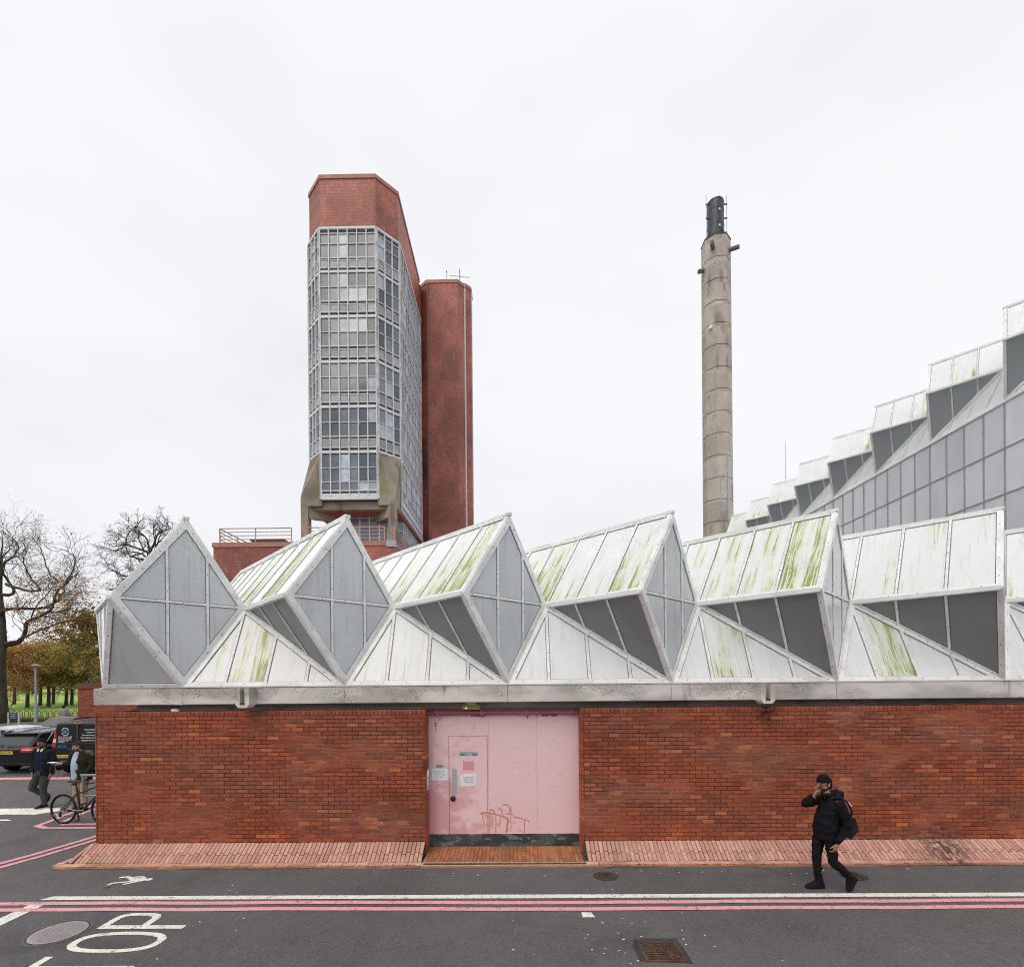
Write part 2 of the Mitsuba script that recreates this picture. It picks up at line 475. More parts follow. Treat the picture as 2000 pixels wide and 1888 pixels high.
KICK = mat('kick_plate', kick_fn, 0.5)
PAPER = mat('paper', (0.80, 0.81, 0.84), 0.6)
INK = mat('ink', (0.12, 0.13, 0.16), 0.7)
SIGNBLUE = mat('sign_blue', (0.10, 0.19, 0.30), 0.5)
WHITE = mat('white', (0.80, 0.80, 0.80), 0.5)
STEEL = mat('brushed_steel', lambda p, n, uv: mix((0.33, 0.36, 0.39), (0.43, 0.46, 0.49), noise(p.x * 90, p.y * 90, p.z * 3)), 0.45)
BLACK = mat('black', (0.016, 0.016, 0.018), 0.45)
YELLOWBOX = mat('yellow_box', (0.38, 0.33, 0.13), 0.5)
IRON = mat('cast_iron', lambda p, n, uv: mix((0.055, 0.035, 0.028), (0.15, 0.095, 0.07), fbm(p.x * 13, p.y * 13, 1, 3)), 0.7)
MANHOLE = mat('manhole_iron', lambda p, n, uv: mix((0.27, 0.24, 0.25), (0.37, 0.335, 0.345), fbm(p.x * 9, p.y * 9, 1, 3)), 0.55)
TAR = mat('tar', lambda p, n, uv: mix((0.03, 0.033, 0.04), (0.075, 0.078, 0.088), noise(p.x * 60, p.y * 60, 1)), 0.7)
PIT = mat('pit', lambda p, n, uv: mix((0.16, 0.14, 0.12), (0.26, 0.24, 0.21), noise(p.x * 30, p.y * 30, p.z * 30)), 0.9)
DRY = mat('cement', lambda p, n, uv: mix((0.40, 0.34, 0.27), (0.62, 0.57, 0.50), noise(p.x * 22, p.y * 22, p.z * 22)), 0.9)
SPECK = mat('litter', (0.78, 0.76, 0.70), 0.7)
LEAFLIT = mat('fallen_leaf', (0.28, 0.12, 0.045), 0.8)
# ------------------------------------------------------------------ ground, road and markings
def sheet(name, poly, z, mat_, parent=None, th=None, **kw):
    b = MB()
    for g in geoms(poly):
        v, f = extrude2d(g, 0, 0.0012) if th is None else extrude2d(g, 0, th)
        b.put(v + [0, 0, z], f)
    return obj(name, b, mat_, parent, **kw)


def pit_mesh(poly, depth):
    """An open-topped pit under a hole in the road: walls and floor."""
    ring = np.array(poly.exterior.coords)[:-1]; n = len(ring)
    m = MB().put(np.vstack([np.c_[ring, np.zeros(n)], np.c_[ring, np.full(n, -depth)]]), [[i, (i + 1) % n, n + (i + 1) % n, n + i] for i in range(n)])
    v, f = extrude2d(poly, -depth - .02, -depth); return m.put(v, f)


HOLES = [sg.box(1.60, -3.47, 2.06, -3.03), sg.box(-1.50, -.53, 1.36, -.43)] + [sg.Polygon([(cx + .158 * math.cos(t), cy + .150 * math.sin(t)) for t in np.arange(24) * np.pi / 12]) for cx, cy in ((1.58, -1.02), (5.55, -1.05))]
b = MB()
v, f = extrude2d(sg.box(-260, -60, 200, 260).difference(unary_union(HOLES)), -.05, 0)
b.put(v, f[(v[f][:, :, 2] > -.01).all(1)])
obj('road', b, ASPHALT, kind='structure')

grass_base = MB()
grass_base.put([[-260, 33.4, .03], [-19, 33.4, .03], [-19, 70, .03], [-260, 70, .03], [-260, 260, 2.6], [-19, 260, 2.6]], [[0, 1, 2, 3], [3, 2, 5, 4]])
GRASS = mat('grass', lambda p, n, uv: mix((0.17, 0.25, 0.065), (0.30, 0.40, 0.13), fbm(p.x * 0.5, p.y * 0.25, 1, 4)) * (0.75 + 0.5 * noise(p.x * 9, p.y * 9, 2)), 0.9)
obj('park_lawn', grass_base, GRASS, kind='structure')
BLADE = mat('grass_blade', lambda p, n, uv: mix((0.16, 0.25, 0.06), (0.36, 0.46, 0.14), noise(p.x * 7, p.y * 7, 1)), 0.9)
gb = MB()
N = 14000
gx = rng.uniform(-66, -26, N); gy = 34.9 + rng.random(N) ** 1.5 * 24
an = rng.uniform(0, np.pi, N); hh = rng.uniform(.05, .13, N)
dx, dy = np.cos(an) * .05, np.sin(an) * .05
V = np.stack([np.stack([gx - dx, gy - dy, 0 * gx + .02], 1), np.stack([gx + dx, gy + dy, 0 * gx + .02], 1), np.stack([gx + rng.normal(0, .03, N), gy, hh + .03], 1)], 1).reshape(-1, 3)
gb.put(V, np.arange(3 * N).reshape(-1, 3))
obj('grass', gb, BLADE, label='short green park grass beyond the hooped fence', cat='grass', kind='stuff')


def marking(name, poly, mat_, label, cat='road marking', z=0.004, group=None):
    return sheet(name, poly, z, mat_, label=label, cat=cat, group=group)


def wobble(x0, x1, y, amp, seed, w):
    xs = np.arange(x0, x1 + .01, .25)
    ys = y + amp * (meshkit.fbm(np.stack([xs * .45, xs * 0, xs * 0], 1), 3, seed) - .5) * 2
    return sg.LineString(np.stack([xs, ys], 1)).buffer(w / 2, cap_style='flat')


white_line = sg.Polygon([(-6.95, -1.82), (-6.86, -1.70), (16, -1.70), (16, -1.82)])
marking('white_line', white_line.buffer(0), WHITEPAINT, 'long white edge line along the footway below the brick wall')
r1 = wobble(-10.5, 16, -1.955, .035, 3, .10)
r2 = wobble(-10.5, 16, -2.155, .035, 3, .10)
marking('red_line', r1, REDPAINT, 'upper of the two pink red lines running along the road', z=0.008, group='double red lines along the road')
marking('red_line', r2, REDPAINT, 'lower of the two pink red lines running along the road', z=0.008, group='double red lines along the road')
stop = sg.Polygon([(-6.945, -1.93), (-6.73, -1.93), (-6.73, -5.2), (-6.945, -5.2)])
marking('stop_line', stop, WHITEPAINT, 'thick white stop line crossing under the red lines at the left')
# letters O, P and T of STOP, read from the right-hand lane, 1.15 m long
xl, xr = -5.36, -4.23


def ring2(cx, cy, a, b_, w, p=2.6):
    t = np.linspace(0, 2 * np.pi, 60, endpoint=False)
    e = lambda a, b: [(cx + a * np.sign(np.cos(q)) * abs(np.cos(q)) ** (2 / p), cy + b * np.sign(np.sin(q)) * abs(np.sin(q)) ** (2 / p)) for q in t]
    return sg.Polygon(e(a, b_)).difference(sg.Polygon(e(a - w * 1.25, b_ - w)))


letO = ring2((xl + xr) / 2 - .02, -3.005, .565, .245, .075)
stem = sg.box(xl, -2.685, xr, -2.59)
bowl_out = sg.Polygon([(xl, -2.60), (xl, -2.36), (-5.31, -2.28), (-5.20, -2.245), (-4.93, -2.245), (-4.80, -2.28), (-4.735, -2.36), (-4.735, -2.60)]).buffer(.02).buffer(-.02)
bowl_in = sg.Polygon([(xl + .095, -2.61), (xl + .095, -2.38), (-5.20, -2.325), (-4.93, -2.325), (-4.84, -2.38), (-4.83, -2.61)])
letP = unary_union([stem, bowl_out.difference(bowl_in)])
letT = unary_union([sg.box(xl - .04, -3.80, xl + .055, -3.335), sg.box(xl, -3.615, xr + .04, -3.525)])
for nm, g in (('T', letT), ('O', letO), ('P', letP)):
    marking('painted_letter', g, WHITEPAINT, f'white letter {nm} of a stop marking painted on the road', group='letters of the stop marking')
# walking figure painted on the footway
fig = unary_union([
    sg.LineString([(-6.372, -1.275), (-6.345, -1.205), (-6.167, -1.173), (-6.06, -1.11)]).buffer(.021),
    sg.LineString([(-6.132, -1.265), (-6.05, -1.185), (-5.95, -1.11)]).buffer(.022),
    sg.LineString([(-6.404, -.985), (-6.315, -.965), (-6.12, -1.06)]).buffer(.030),
    sg.LineString([(-6.17, -.965), (-6.063, -.965), (-5.965, -1.04)]).buffer(.024),
    sg.Polygon([(-6.204, -1.066), (-6.11, -1.02), (-5.95, -1.045), (-5.90, -1.094), (-5.944, -1.135), (-6.099, -1.138)]).buffer(.01),
    sg.Point(-5.875, -1.075).buffer(.055)])
marking('pedestrian_symbol', fig, WHITEPAINT, 'small white walking figure painted on the grey footway', 'road marking')
sq = sg.Polygon([(1.02, -2.41), (1.19, -2.41), (1.15, -2.27), (1.02, -2.27)])
marking('white_mark', sq, WHITEPAINT, 'small white square painted just below the red lines')
# markings on the side road at the left
for q, l in ((((-8.72, 1.10), (-8.95, .10), (-9.55, -1.6), (-10.2, -3.2)), 'outer pink red line curving round the left end of the wall'),
             (((-8.50, .98), (-8.72, .02), (-9.32, -1.7), (-9.95, -3.3)), 'inner pink red line curving round the left end of the wall')):
    pts = np.array(q)
    marking('side_red_line', sg.LineString([(-8.62 if 'outer' in l else -8.42, 2.4)] + [tuple(x) for x in pts]).buffer(.06, cap_style='flat'), REDPAINT, l, group='double red lines at the side road', z=.008)
tri = sg.LineString([(-8.0, 1.80), (-10.35, 1.80), (-10.72, 1.98), (-10.75, 2.25), (-10.95, 3.1), (-11.1, 4.6), (-11.2, 6)])
tri2 = sg.LineString([(-8.0, 2.08), (-10.18, 2.08), (-10.40, 2.25), (-10.62, 3.1), (-10.78, 4.6), (-10.9, 6)])
for t_, l in ((tri, 'outer'), (tri2, 'inner')):
    marking('red_hook_line', t_.buffer(.06, cap_style='flat', join_style='round'), REDPAINT, l + ' pink red line turning a corner under the bicycle', group='red lines under the bicycle', z=.008)
marking('far_red_line', sg.Polygon([(-30, 7.40), (-8, 7.40), (-8, 7.75), (-30, 7.75)]), REDPAINT, 'pale red line across the car park in front of the parked cars')
marking('crossing_bar', sg.Polygon([(-15, 2.95), (-11.72, 2.95), (-11.2, 3.56), (-15, 3.52)]), WHITEPAINT, 'broad white bar on the side road beside the bicycle')
marking('give_way_mark', sg.Polygon([(-13, 2.38), (-11.76, 2.42), (-11.95, 2.52), (-13, 2.50)]), WHITEPAINT, 'thin white dash at the left edge of the photo below the broad bar')

# ---- ironwork in the road
man_c = np.array([-5.775, -2.77])
mh = thing('manhole_cover', 'round studded manhole cover in the road beside the painted letters', 'manhole cover')
b = MB(); v, f = extrude2d(sg.Point(0, 0).buffer(.352, 40).difference(sg.Point(0, 0).buffer(.315, 40)), 0, .006); b.put(v + [*man_c, .001], f)
obj('tar_ring', b, mat('grey_mastic', (.115, .12, .135), .8), mh)
b = MB(); v, f = extrude2d(sg.Point(0, 0).buffer(.315, 40).difference(sg.Point(0, 0).buffer(.30, 40)), 0, .010); b.put(v + [*man_c, .001], f)
obj('rim', b, IRON, mh)
b = MB(); v, f = extrude2d(sg.Point(0, 0).buffer(.297, 40), 0, .007); b.put(v + [*man_c, .001], f)
obj('lid', b, MANHOLE, mh)
b = MB()
for i in range(-9, 10):
    for j in range(-6, 7):
        x, y = i * .029, j * .042 + (.021 if i % 2 else 0)
        if x * x + y * y < .262 ** 2 and not (abs(y) < .03 and abs(x) > .19):
            b.box((man_c[0] + x, man_c[1] + y, .0105), (.017, .026, .006))
obj('stud', b, MANHOLE, mh, kind='stuff')
for sx in (-1, 1):
    b = MB().box((man_c[0] + sx * .225, man_c[1], .0088), (.06, .018, .0026)); obj('lifting_slot', b, PIT, mh)
gr = thing('storm_drain', 'square rusty storm drain grate in the road at the bottom right', 'drain')
gx0, gx1, gy0, gy1 = 1.60, 2.06, -3.47, -3.03
b = MB(); outer = sg.Polygon([(gx0 - .07, gy0 + .02), (gx1 + .05, gy0 - .03), (gx1 + .06, gy0 + .15), (gx1 + .035, gy1 + .07), (gx0 - .02, gy1 + .06), (gx0 - .08, gy1 - .1)])
v, f = extrude2d(outer.difference(sg.box(gx0, gy0, gx1, gy1)), 0, .005); b.put(v + [0, 0, .001], f); obj('tar_patch', b, TAR, gr)
obj('pit', pit_mesh(HOLES[0], .6), PIT, gr)
b = MB()
for a_, c_ in (((gx0, gy0), (gx1, gy0 + .025)), ((gx0, gy1 - .025), (gx1, gy1)), ((gx0, gy0 + .025), (gx0 + .025, gy1 - .025)), ((gx1 - .025, gy0 + .025), (gx1, gy1 - .025))):
    b.box2((*a_, .002), (*c_, .016))
obj('frame', b, IRON, gr)
for k in range(8):
    y = gy0 + .055 + k * .047
    obj('bar', MB().box2((gx0 + .026, y, .003), (gx1 - .026, y + .021, .014)), IRON, gr)
for xx in (gx0 + .14, gx0 + .30):
    obj('cross_bar', MB().box2((xx, gy0 + .026, .0045), (xx + .02, gy1 - .026, .0155)), IRON, gr)
obj('hinge_bar', MB().bar((gx0 + .03, gy1 - .03, .017), (gx1 - .03, gy0 + .03, .017), .028, .01), IRON, gr)
for (cx, cy), lab in (((1.58, -1.02), 'round slotted drain cover in the footway just right of the pink door'), ((5.55, -1.05), 'round drain cover in the footway behind the walking man')):
    g = thing('drain_cover', lab, 'drain cover', 'round drain covers in the footway')
    b = MB(); v, f = extrude2d(sg.Point(0, 0).buffer(.20, 32).difference(sg.Point(0, 0).buffer(.16, 32)), 0, .005); b.put(v * [1, .95, 1] + [cx, cy, .001], f); obj('surround', b, TAR, g)
    obj('pit', pit_mesh(HOLES[2 if cx < 3 else 3], .4), PIT, g)
    slots = unary_union([sg.box(x - .009, -.115, x + .009, .115) for x in np.linspace(-.10, .10, 7)])
    b = MB(); v, f = extrude2d(sg.Point(0, 0).buffer(.158, 32).difference(slots), 0, .008); b.put(v * [1, .95, 1] + [cx, cy, .002], f); obj('grating', b, IRON, g)
# litter: pale specks of gum and a few leaves
b = MB()
for k in range(85):
    x, y = rng.uniform(-7, 8.5), rng.uniform(-4.3, -.75)
    if k < 32: x, y = rng.normal(1.5, .55), rng.normal(-3.0, .35)
    if k > 66: x, y = rng.uniform(-1.5, 8), rng.uniform(-1.0, -.72)
    r = rng.uniform(.005, .013)
    v, f = extrude2d(sg.Point(0, 0).buffer(r, 5), 0, .003)
    b.put(v * [1.25, .8, 1] + [x, y, .0005], f)
obj('gum_specks', b, SPECK, label='pale specks of gum and litter trodden into the dark asphalt', cat='litter', kind='stuff')
lf = trimesh.creation.icosphere(subdivisions=1, radius=1); lv = np.array(lf.vertices) * [.055, .02, .012]
b = MB().put(lv @ np.array([[.95, .3, 0], [-.3, .95, 0], [0, 0, 1]]) + [-6.30, -1.38, .012], lf.faces); obj('dead_leaf', b, LEAFLIT, label='brown dead leaf lying on the asphalt below the walking figure', cat='leaf')

# worn tar seams in the road
for pts, lab in (([(4.0, -3.62), (4.25, -3.60), (4.45, -3.63), (4.72, -3.60)], 'short dark scrape in the asphalt at the bottom right'), ([(-2.9, -3.9), (-1.2, -3.86), (.4, -3.93), (1.0, -3.9)], 'thin dark seam in the asphalt near the bottom edge')):
    P2 = np.array(pts); t = np.linspace(0, 1, 40); q = np.stack([np.interp(t, np.linspace(0, 1, len(P2)), P2[:, i]) for i in (0, 1)], 1)
    q[:, 1] += .02 * (meshkit.fbm(np.stack([q[:, 0] * 6, q[:, 0] * 0, q[:, 0] * 0], 1), 3, 8) - .5)
    sheet('asphalt_scrape', sg.LineString(q).buffer(.008), .001, TAR, label=lab, cat='road mark')
# ------------------------------------------------------------------ front wall of the workshop
ZB, ZW, ZC = 0.245, 2.585, 2.668      # foot of the wall, top of the stretcher courses, top of the coping
NC = 31
CH = (ZW - ZB) / NC
XL, XJL, XJR, XR = -7.70, -1.53, 1.315, 15.0
PL = 0.2265
YF = 0.0


def tone():
    r = rng.random()
    return 0.82 + .18 * rng.random() if r < .04 else float(np.clip(rng.normal(.44, .19), 0, .85))


def wall_bricks(x0, x1, blank=None):
    """(centre x, centre z, length) of every stretcher, in half-bond, with bats at the ends."""
    out = []
    for k in range(NC):
        z = ZB + (k + .5) * CH
        x = x0 - (0 if k % 2 else PL / 2)
        while x < x1 - .004:
            a, c = max(x, x0), min(x + PL, x1)
            if c - a > .03:
                out.append(((a + c) / 2, z, c - a - .011))
            x += PL
    return out


def rounded_end(b, x, sgn, z, h, tn):
    """A bullnosed end brick returning into the reveal: sgn +1 turns towards +x."""
    r = .06; t = np.linspace(0, np.pi / 2, 5)
    prof = [(x - sgn * .055 - sgn * .0, YF)] + [(x - sgn * r + sgn * r * math.sin(q), YF + r - r * math.cos(q)) for q in t] + [(x, YF + .30), (x - sgn * .055 - sgn * .1, YF + .30)]
    g = sg.Polygon(prof)
    v, f = extrude2d(g, z - h / 2, z + h / 2)
    b.put(v, f, (tn, 0))


def brick_wall(label, x0, x1, ends):
    w = thing('brick_wall', label, 'wall', 'red brick walls either side of the pink door')
    # mortar body set back 9 mm behind the brick faces
    lo, hi = x0 + (.012 if ends[0] else 0), x1 - (.012 if ends[1] else 0)
    body = MB()
    g = sg.box(lo, YF + .009, hi, YF + .33)
    if ends[0]: g = g.difference(sg.box(lo, 0, lo + .06, .07)).union(sg.Point(lo + .06, .07).buffer(.06, 12))
    if ends[1]: g = g.difference(sg.box(hi - .06, 0, hi, .07)).union(sg.Point(hi - .06, .07).buffer(.06, 12))
    v, f = extrude2d(g, 0, ZC - .012); body.put(v, f)
    obj('mortar', body, MORTAR, w)
    cells = wall_bricks(x0 + (.06 if ends[0] else 0), x1 - (.06 if ends[1] else 0))
    d = [((x - CAM[0]) ** 2 + (z - CAM[2]) ** 2) for x, z, L in cells]
    order = np.argsort(d)
    rest = MB()
    for rank, i in enumerate(order):
        x, z, L = cells[i]
        v, f = brick_geo(L, CH - .0105 + rng.uniform(-.0015, .0015), .045, .004)
        a = rng.normal(0, .004); ca, sa = math.cos(a), math.sin(a)
        v = v @ np.array([[ca, 0, sa], [0, 1, 0], [-sa, 0, ca]]).T + [x, YF + rng.uniform(-.0022, .0022), z + rng.uniform(-.001, .001)]
        tn = tone()
        if rank < 300:
            obj('brick', MB().put(v, f, (tn, 0)), BRICK, w)
        else:
            rest.put(v, f, (tn, 0))
    for e, x, s in ((ends[0], x0, -1), (ends[1], x1, 1)):
        if e:
            for k in range(NC):
                rounded_end(rest, x, s, ZB + (k + .5) * CH, CH - .010, tone())
            for k in (-1, -2, -3):
                if ZB + (k + .5) * CH > .02 and x > -5: rounded_end(rest, x, s, ZB + (k + .5) * CH, CH - .010, tone() * .7)
    obj('further_bricks', rest, BRICK, w, kind='stuff')
    # coping of bullnosed bricks on edge
    n = int((x1 - x0) / .0785)
    t = np.linspace(0, np.pi / 2, 4)
    prof = [(0.0, 0.0)] + [(0.022 - .022 * math.cos(q), .06 + .022 * math.sin(q)) for q in t] + [(.26, .082), (.26, 0)]
    cop_rest = MB()
    for k in range(n):
        a = x0 + (x1 - x0) * k / n + .005; c = x0 + (x1 - x0) * (k + 1) / n - .005
        v, f = extrude2d(sg.Polygon(prof), 0, c - a)
        y, z, x = v[:, 0], v[:, 1], v[:, 2]
        vv = np.stack([a + x, YF - .004 + y + rng.uniform(-.002, .002), ZW + .004 + z + rng.uniform(-.002, .002)], 1)
        m = MB().put(vv, f[:, ::-1], (tone() * .8, 0))
        if k < 260: obj('coping_brick', m, BRICK, w)
        else: cop_rest.put(vv, f, (tone() * .8, 0))
    if cop_rest.n: obj('further_coping', cop_rest, BRICK, w, kind='stuff')
    return w


WALL_L = brick_wall('long red brick wall left of the pink door with a bullnosed coping', XL, XJL, (True, True))
WALL_R = brick_wall('long red brick wall right of the pink door behind the walking man', XJR, XR, (True, False))
# side return of the left wall, running back
b = MB().box2((XL, .335, 0), (XL + .33, 9.4, ZC - .01))
obj('return_wall', b, FARBRICK, WALL_L)


def sloping_plinth(label, x0, x1, mitre_left):
    w = thing('brick_plinth', label, 'plinth', 'sloping brick plinths at the foot of the wall')
    y0, y1, z0, z1 = -.385, YF - .002, .006, ZB + .004
    L = math.hypot(y1 - y0, z1 - z0)
    ey = np.array([0, y1 - y0, z1 - z0]) / L; ez = np.array([0, -ey[2], ey[1]])
    bed = MB(); e = .06 if mitre_left else 0
    bed.put([[x0, y1, 0], [x1, y1, 0], [x1, y1, z1 - .012], [x0, y1, z1 - .012], [x0 - e, y0 + .008, 0], [x1, y0 + .008, 0], [x1, y0 + .008, z0 - .002], [x0 - e, y0 + .008, z0 - .002]],
            [[0, 3, 2, 1], [4, 5, 6, 7], [7, 6, 2, 3], [0, 4, 7, 3], [1, 2, 6, 5]])
    obj('bedding', bed, MORTAR, w)
    cells = []
    n = int(round((x1 - x0 + e) / .0765))
    for k in range(n):
        xa = x1 - (k + 1) * .0765
        cuts = [0, .215, L] if k % 2 else [0, .325, L]
        cuts = [0, .215, L] if k % 2 else [0, .150 + .02, L - .005]
        for a, c in zip(cuts[:-1], cuts[1:]):
            cells.append((xa + .038, a, c))
    d = [abs(x - CAM[0]) for x, a, c in cells]
    rest = MB(); cnt = 0
    for i in np.argsort(d):
        x, a, c = cells[i]
        if mitre_left:
            lim = x0 - e * (1 - (a + c) / 2 / L)
            if x < lim: continue
        v, f = brick_geo(.0645, c - a - .011, .05, .005)
        # brick_geo: x across, -y out, z along -> x, out = ez, along = ey
        P = np.array([x, y0, z0]) + ey * ((a + c) / 2)
        j = rng.uniform(-.003, .003)
        vv = P + v[:, :1] * [1, 0, 0] + (-(v[:, 1:2]) + .006 + j) * ez + v[:, 2:] * ey
        uv = (rng.random(), 1)
        if cnt < 300: obj('brick', MB().put(vv, f, uv), BRICK, w)
        else: rest.put(vv, f, uv)
        cnt += 1
    if mitre_left:   # the return slope along the left end
        bed2 = MB(); zl = z1
        bed2.put([[x0, y1, 0], [x0, y1, zl], [x0 - e, y0 + .01, 0], [x0 - .24, y0 + .14, 0], [x0 - .24, 1.2, 0], [x0, 1.2, zl]], [[1, 3, 2], [1, 4, 3], [1, 5, 4]])
        obj('bedding', bed2, MORTAR, w)
        for k in range(16):
            yy = y0 + .03 + k * .0765
            st = np.array([x0 - .235, max(yy, y0 + .15 - .4 * 0), z0]) if k > 1 else np.array([x0 - e - .05 - .09 * k, y0 + .02 + .07 * k, z0])
            en = np.array([x0 - .004, y1 + max(0, yy - y1), z1]) if yy > y1 else np.array([x0 - .012 - .01 * (5 - k), y1 - .01 * (5 - k), z1 - .012 * (5 - k)])
            dv = unit(en - st); nn = unit(np.cross(np.cross(dv, [0, 1, 0]), dv)) if False else unit(np.array([-dv[2], 0, dv[0]]))
            m = MB().bar(st - nn * .012, en - nn * .012, .05, .03, up=nn, uv=(rng.random(), 1))
            if cnt < 300: obj('brick', m, BRICK, w)
            else: rest.put(*m.data()[:2], (rng.random(), 1))
            cnt += 1
    if rest.n: obj('further_bricks', rest, BRICK, w, kind='stuff')
    return w


sloping_plinth('pinkish sloping brick plinth along the foot of the left wall with a mitred end', XL - .02, XJL - .02, True)
sloping_plinth('pinkish sloping brick plinth along the foot of the right wall', XJR + .04, XR, False)

# flush edging course of bricks between plinth and asphalt
EDGE = 'brick_edging'
b = MB().box2((XL - .22, -.635, 0), (XJL - .02, -.39, .004)).box2((XJR + .02, -.635, 0), (XR, -.39, .004)).box2((XL - .34, -.45, 0), (XL - .20, .6, .004))
obj(EDGE, b, MORTAR, kind='structure')
cnt = 0; rest = MB()
for x0, x1 in ((XL - .22, XJL - .02), (XJR + .02, XR)):
    n = int((x1 - x0) / .226)
    for k in range(n):
        a = x0 + (x1 - x0) * k / n; c = x0 + (x1 - x0) * (k + 1) / n
        for (ya, yb, pal) in ((-.625, -.555, 2), (-.545, -.40, 1)):
            m = MB().box2((a + .005, ya, .0), (c - .005, yb, .018 + rng.uniform(-.003, .003) + (0 if pal == 1 else -.004)), (rng.random(), pal))
            if cnt < 300: obj('brick', m, BRICK, EDGE)
            else: rest.put(*m.data()[:2], (rng.random(), pal))
            cnt += 1
for k in range(14):
    yy = -.50 + k * .078
    obj('brick', MB().box2((XL - .33 + .004 * k, yy, 0), (XL - .205, yy + .068, .02 + rng.uniform(-.003, .003)), (rng.random(), 1)), BRICK, EDGE)
# moss and grit lying in the open joint of the edging
MOSS = mat('moss', lambda p, n, uv: mix((0.035, 0.042, 0.018), (0.12, 0.11, 0.05), noise(p.x * 60, p.y * 60, p.z * 60)), 0.95)
b = MB()
ico = trimesh.creation.icosphere(subdivisions=0, radius=1)
for k in range(1500):
    x = rng.uniform(XL - .4, XR - 4); y = -.392 + rng.normal(0, .010)
    if noise is None: pass
    if meshkit.noise(np.array([[x * 1.7, 0, 0]]), 4)[0] < .38: continue
    if XJL - .05 < x < XJR + .05: continue
    if k % 4 == 0: y = -.55 + rng.normal(0, .008)
    r = rng.uniform(.004, .013)
    b.put(np.array(ico.vertices) * r * [1.5, 1, .7] + [x, y, .016], ico.faces)
obj('moss', b, MOSS, label='dark moss and grit in the joint at the foot of the sloping plinths', cat='moss', kind='stuff')

# brick apron in front of the door
AP = 'brick_apron'
ya, yb, za, zb_ = -.40, .345, .004, .035
b = MB().put([[XJL - .01, ya, 0], [XJR + .01, ya, 0], [XJR + .01, .40, 0], [XJL - .01, .40, 0], [XJL - .01, ya, za], [XJR + .01, ya, za], [XJR + .01, .40, zb_ - .004], [XJL - .01, .40, zb_ - .004]],
              [[0, 3, 2, 1], [4, 5, 6, 7], [0, 1, 5, 4], [2, 3, 7, 6], [1, 2, 6, 5], [3, 0, 4, 7]])
obj(AP, b, MORTAR, kind='structure')
n = 39; pw = (XJR - XJL) / n
for k in range(n):
    x = XJL + (k + .5) * pw
    ys = [ya + .005] + ([ya + .115, ya + .335, ya + .555] if k % 2 else [ya + .225, ya + .445]) + [yb]
    for a, c in zip(ys[:-1], ys[1:]):
        if c - a < .03: continue
        zt = lambda y: za + (zb_ - za) * (y - ya) / (yb - ya) + .006
        j = rng.uniform(-.002, .002); hw = pw / 2 - .004
        v = [[x - hw, a + .004, 0], [x + hw, a + .004, 0], [x + hw, c - .004, 0], [x - hw, c - .004, 0], [x - hw, a + .004, zt(a) + j], [x + hw, a + .004, zt(a) + j], [x + hw, c - .004, zt(c) + j], [x - hw, c - .004, zt(c) + j]]
        obj('brick', MB().put(v, [[4, 5, 6, 7], [0, 1, 5, 4], [2, 3, 7, 6], [1, 2, 6, 5], [3, 0, 4, 7]], (rng.random(), 2)), BRICK, AP)
# channel drain
g = thing('channel_drain', 'long narrow slotted drain across the foot of the brick apron', 'drain')
obj('trough', pit_mesh(sg.box(-1.50, -.53, 1.36, -.43), .16), PIT, g)
obj('edge_strip', MB().box2((-1.53, -.43, 0), (1.38, -.412, .016)).box2((-1.53, -.548, 0), (1.38, -.53, .016)), DRY, g)
b = MB()
for k in range(130): b.box2((-1.495 + k * .0219, -.53, .003), (-1.495 + k * .0219 + .011, -.43, .012))
b.box2((-1.495, -.485, .0055), (1.355, -.475, .0135))
obj('slots', b, IRON, g, kind='stuff')
for x in (-1.57, 1.40):
    t = trimesh.creation.icosphere(subdivisions=2, radius=1); vv = np.array(t.vertices) * [.07, .05, .02]; vv += (meshkit.noise(vv * 40, 3) - .5)[:, None] * .02
    obj('mortar_daub', MB().put(vv + [x, -.49, .012], t.faces), DRY, g, smooth=True)
obj('kerb_brick_strip', MB().box2((-1.53, -.63, 0), (1.38, -.552, .008), (.5, 2)), BRICK, g)

# white rubbish on the coping
t = trimesh.creation.icosphere(subdivisions=3, radius=1); vv = np.array(t.vertices) * [.075, .04, .030]
vv += np.array(t.vertex_normals) * ((meshkit.fbm(np.array(t.vertices) * 3, 3, 2) - .5) * .05)[:, None]
obj('crumpled_paper', MB().put(vv + [-6.24, .10, ZC + .018], t.faces), PAPER, label='crumpled white rubbish lying on top of the left brick wall', cat='litter')

# ------------------------------------------------------------------ concrete roof edge beam
BZ0, BZ1 = 2.80, 3.113
beam = thing('concrete_edge_beam', 'stained grey concrete edge beam above the brick walls carrying the glass roof', 'beam')
joints = [-7.69] + [-6.02 + 3.0 * k for k in range(0, 8)]
for a, c in zip(joints[:-1], joints[1:]):
    j = rng.uniform(-.003, .003)
    P = [(0, BZ0), (-.012, BZ0 + .012), (-.012, BZ1 - .014), (0, BZ1), (.28, BZ1), (.28, BZ0)]
    v, f = extrude2d(sg.Polygon(P), 0, c - a - .008)
    vv = np.stack([a + .004 + v[:, 2], v[:, 0] + j + YF + .005, v[:, 1]], 1)
    if a == joints[0]:   # its lower right corner is broken off
        pass
    obj('segment', MB().put(vv, f[:, ::-1]), CONCRETE, beam)
obj('side_segment', MB().box2((-7.69, .29, BZ0), (-7.41, 9.4, BZ1)), CONCRETE, beam)
obj('joint_filler', MB().box2((-7.60, .03, BZ0 + .02), (14.9, .25, BZ1 - .02)), DARKCONC, beam)
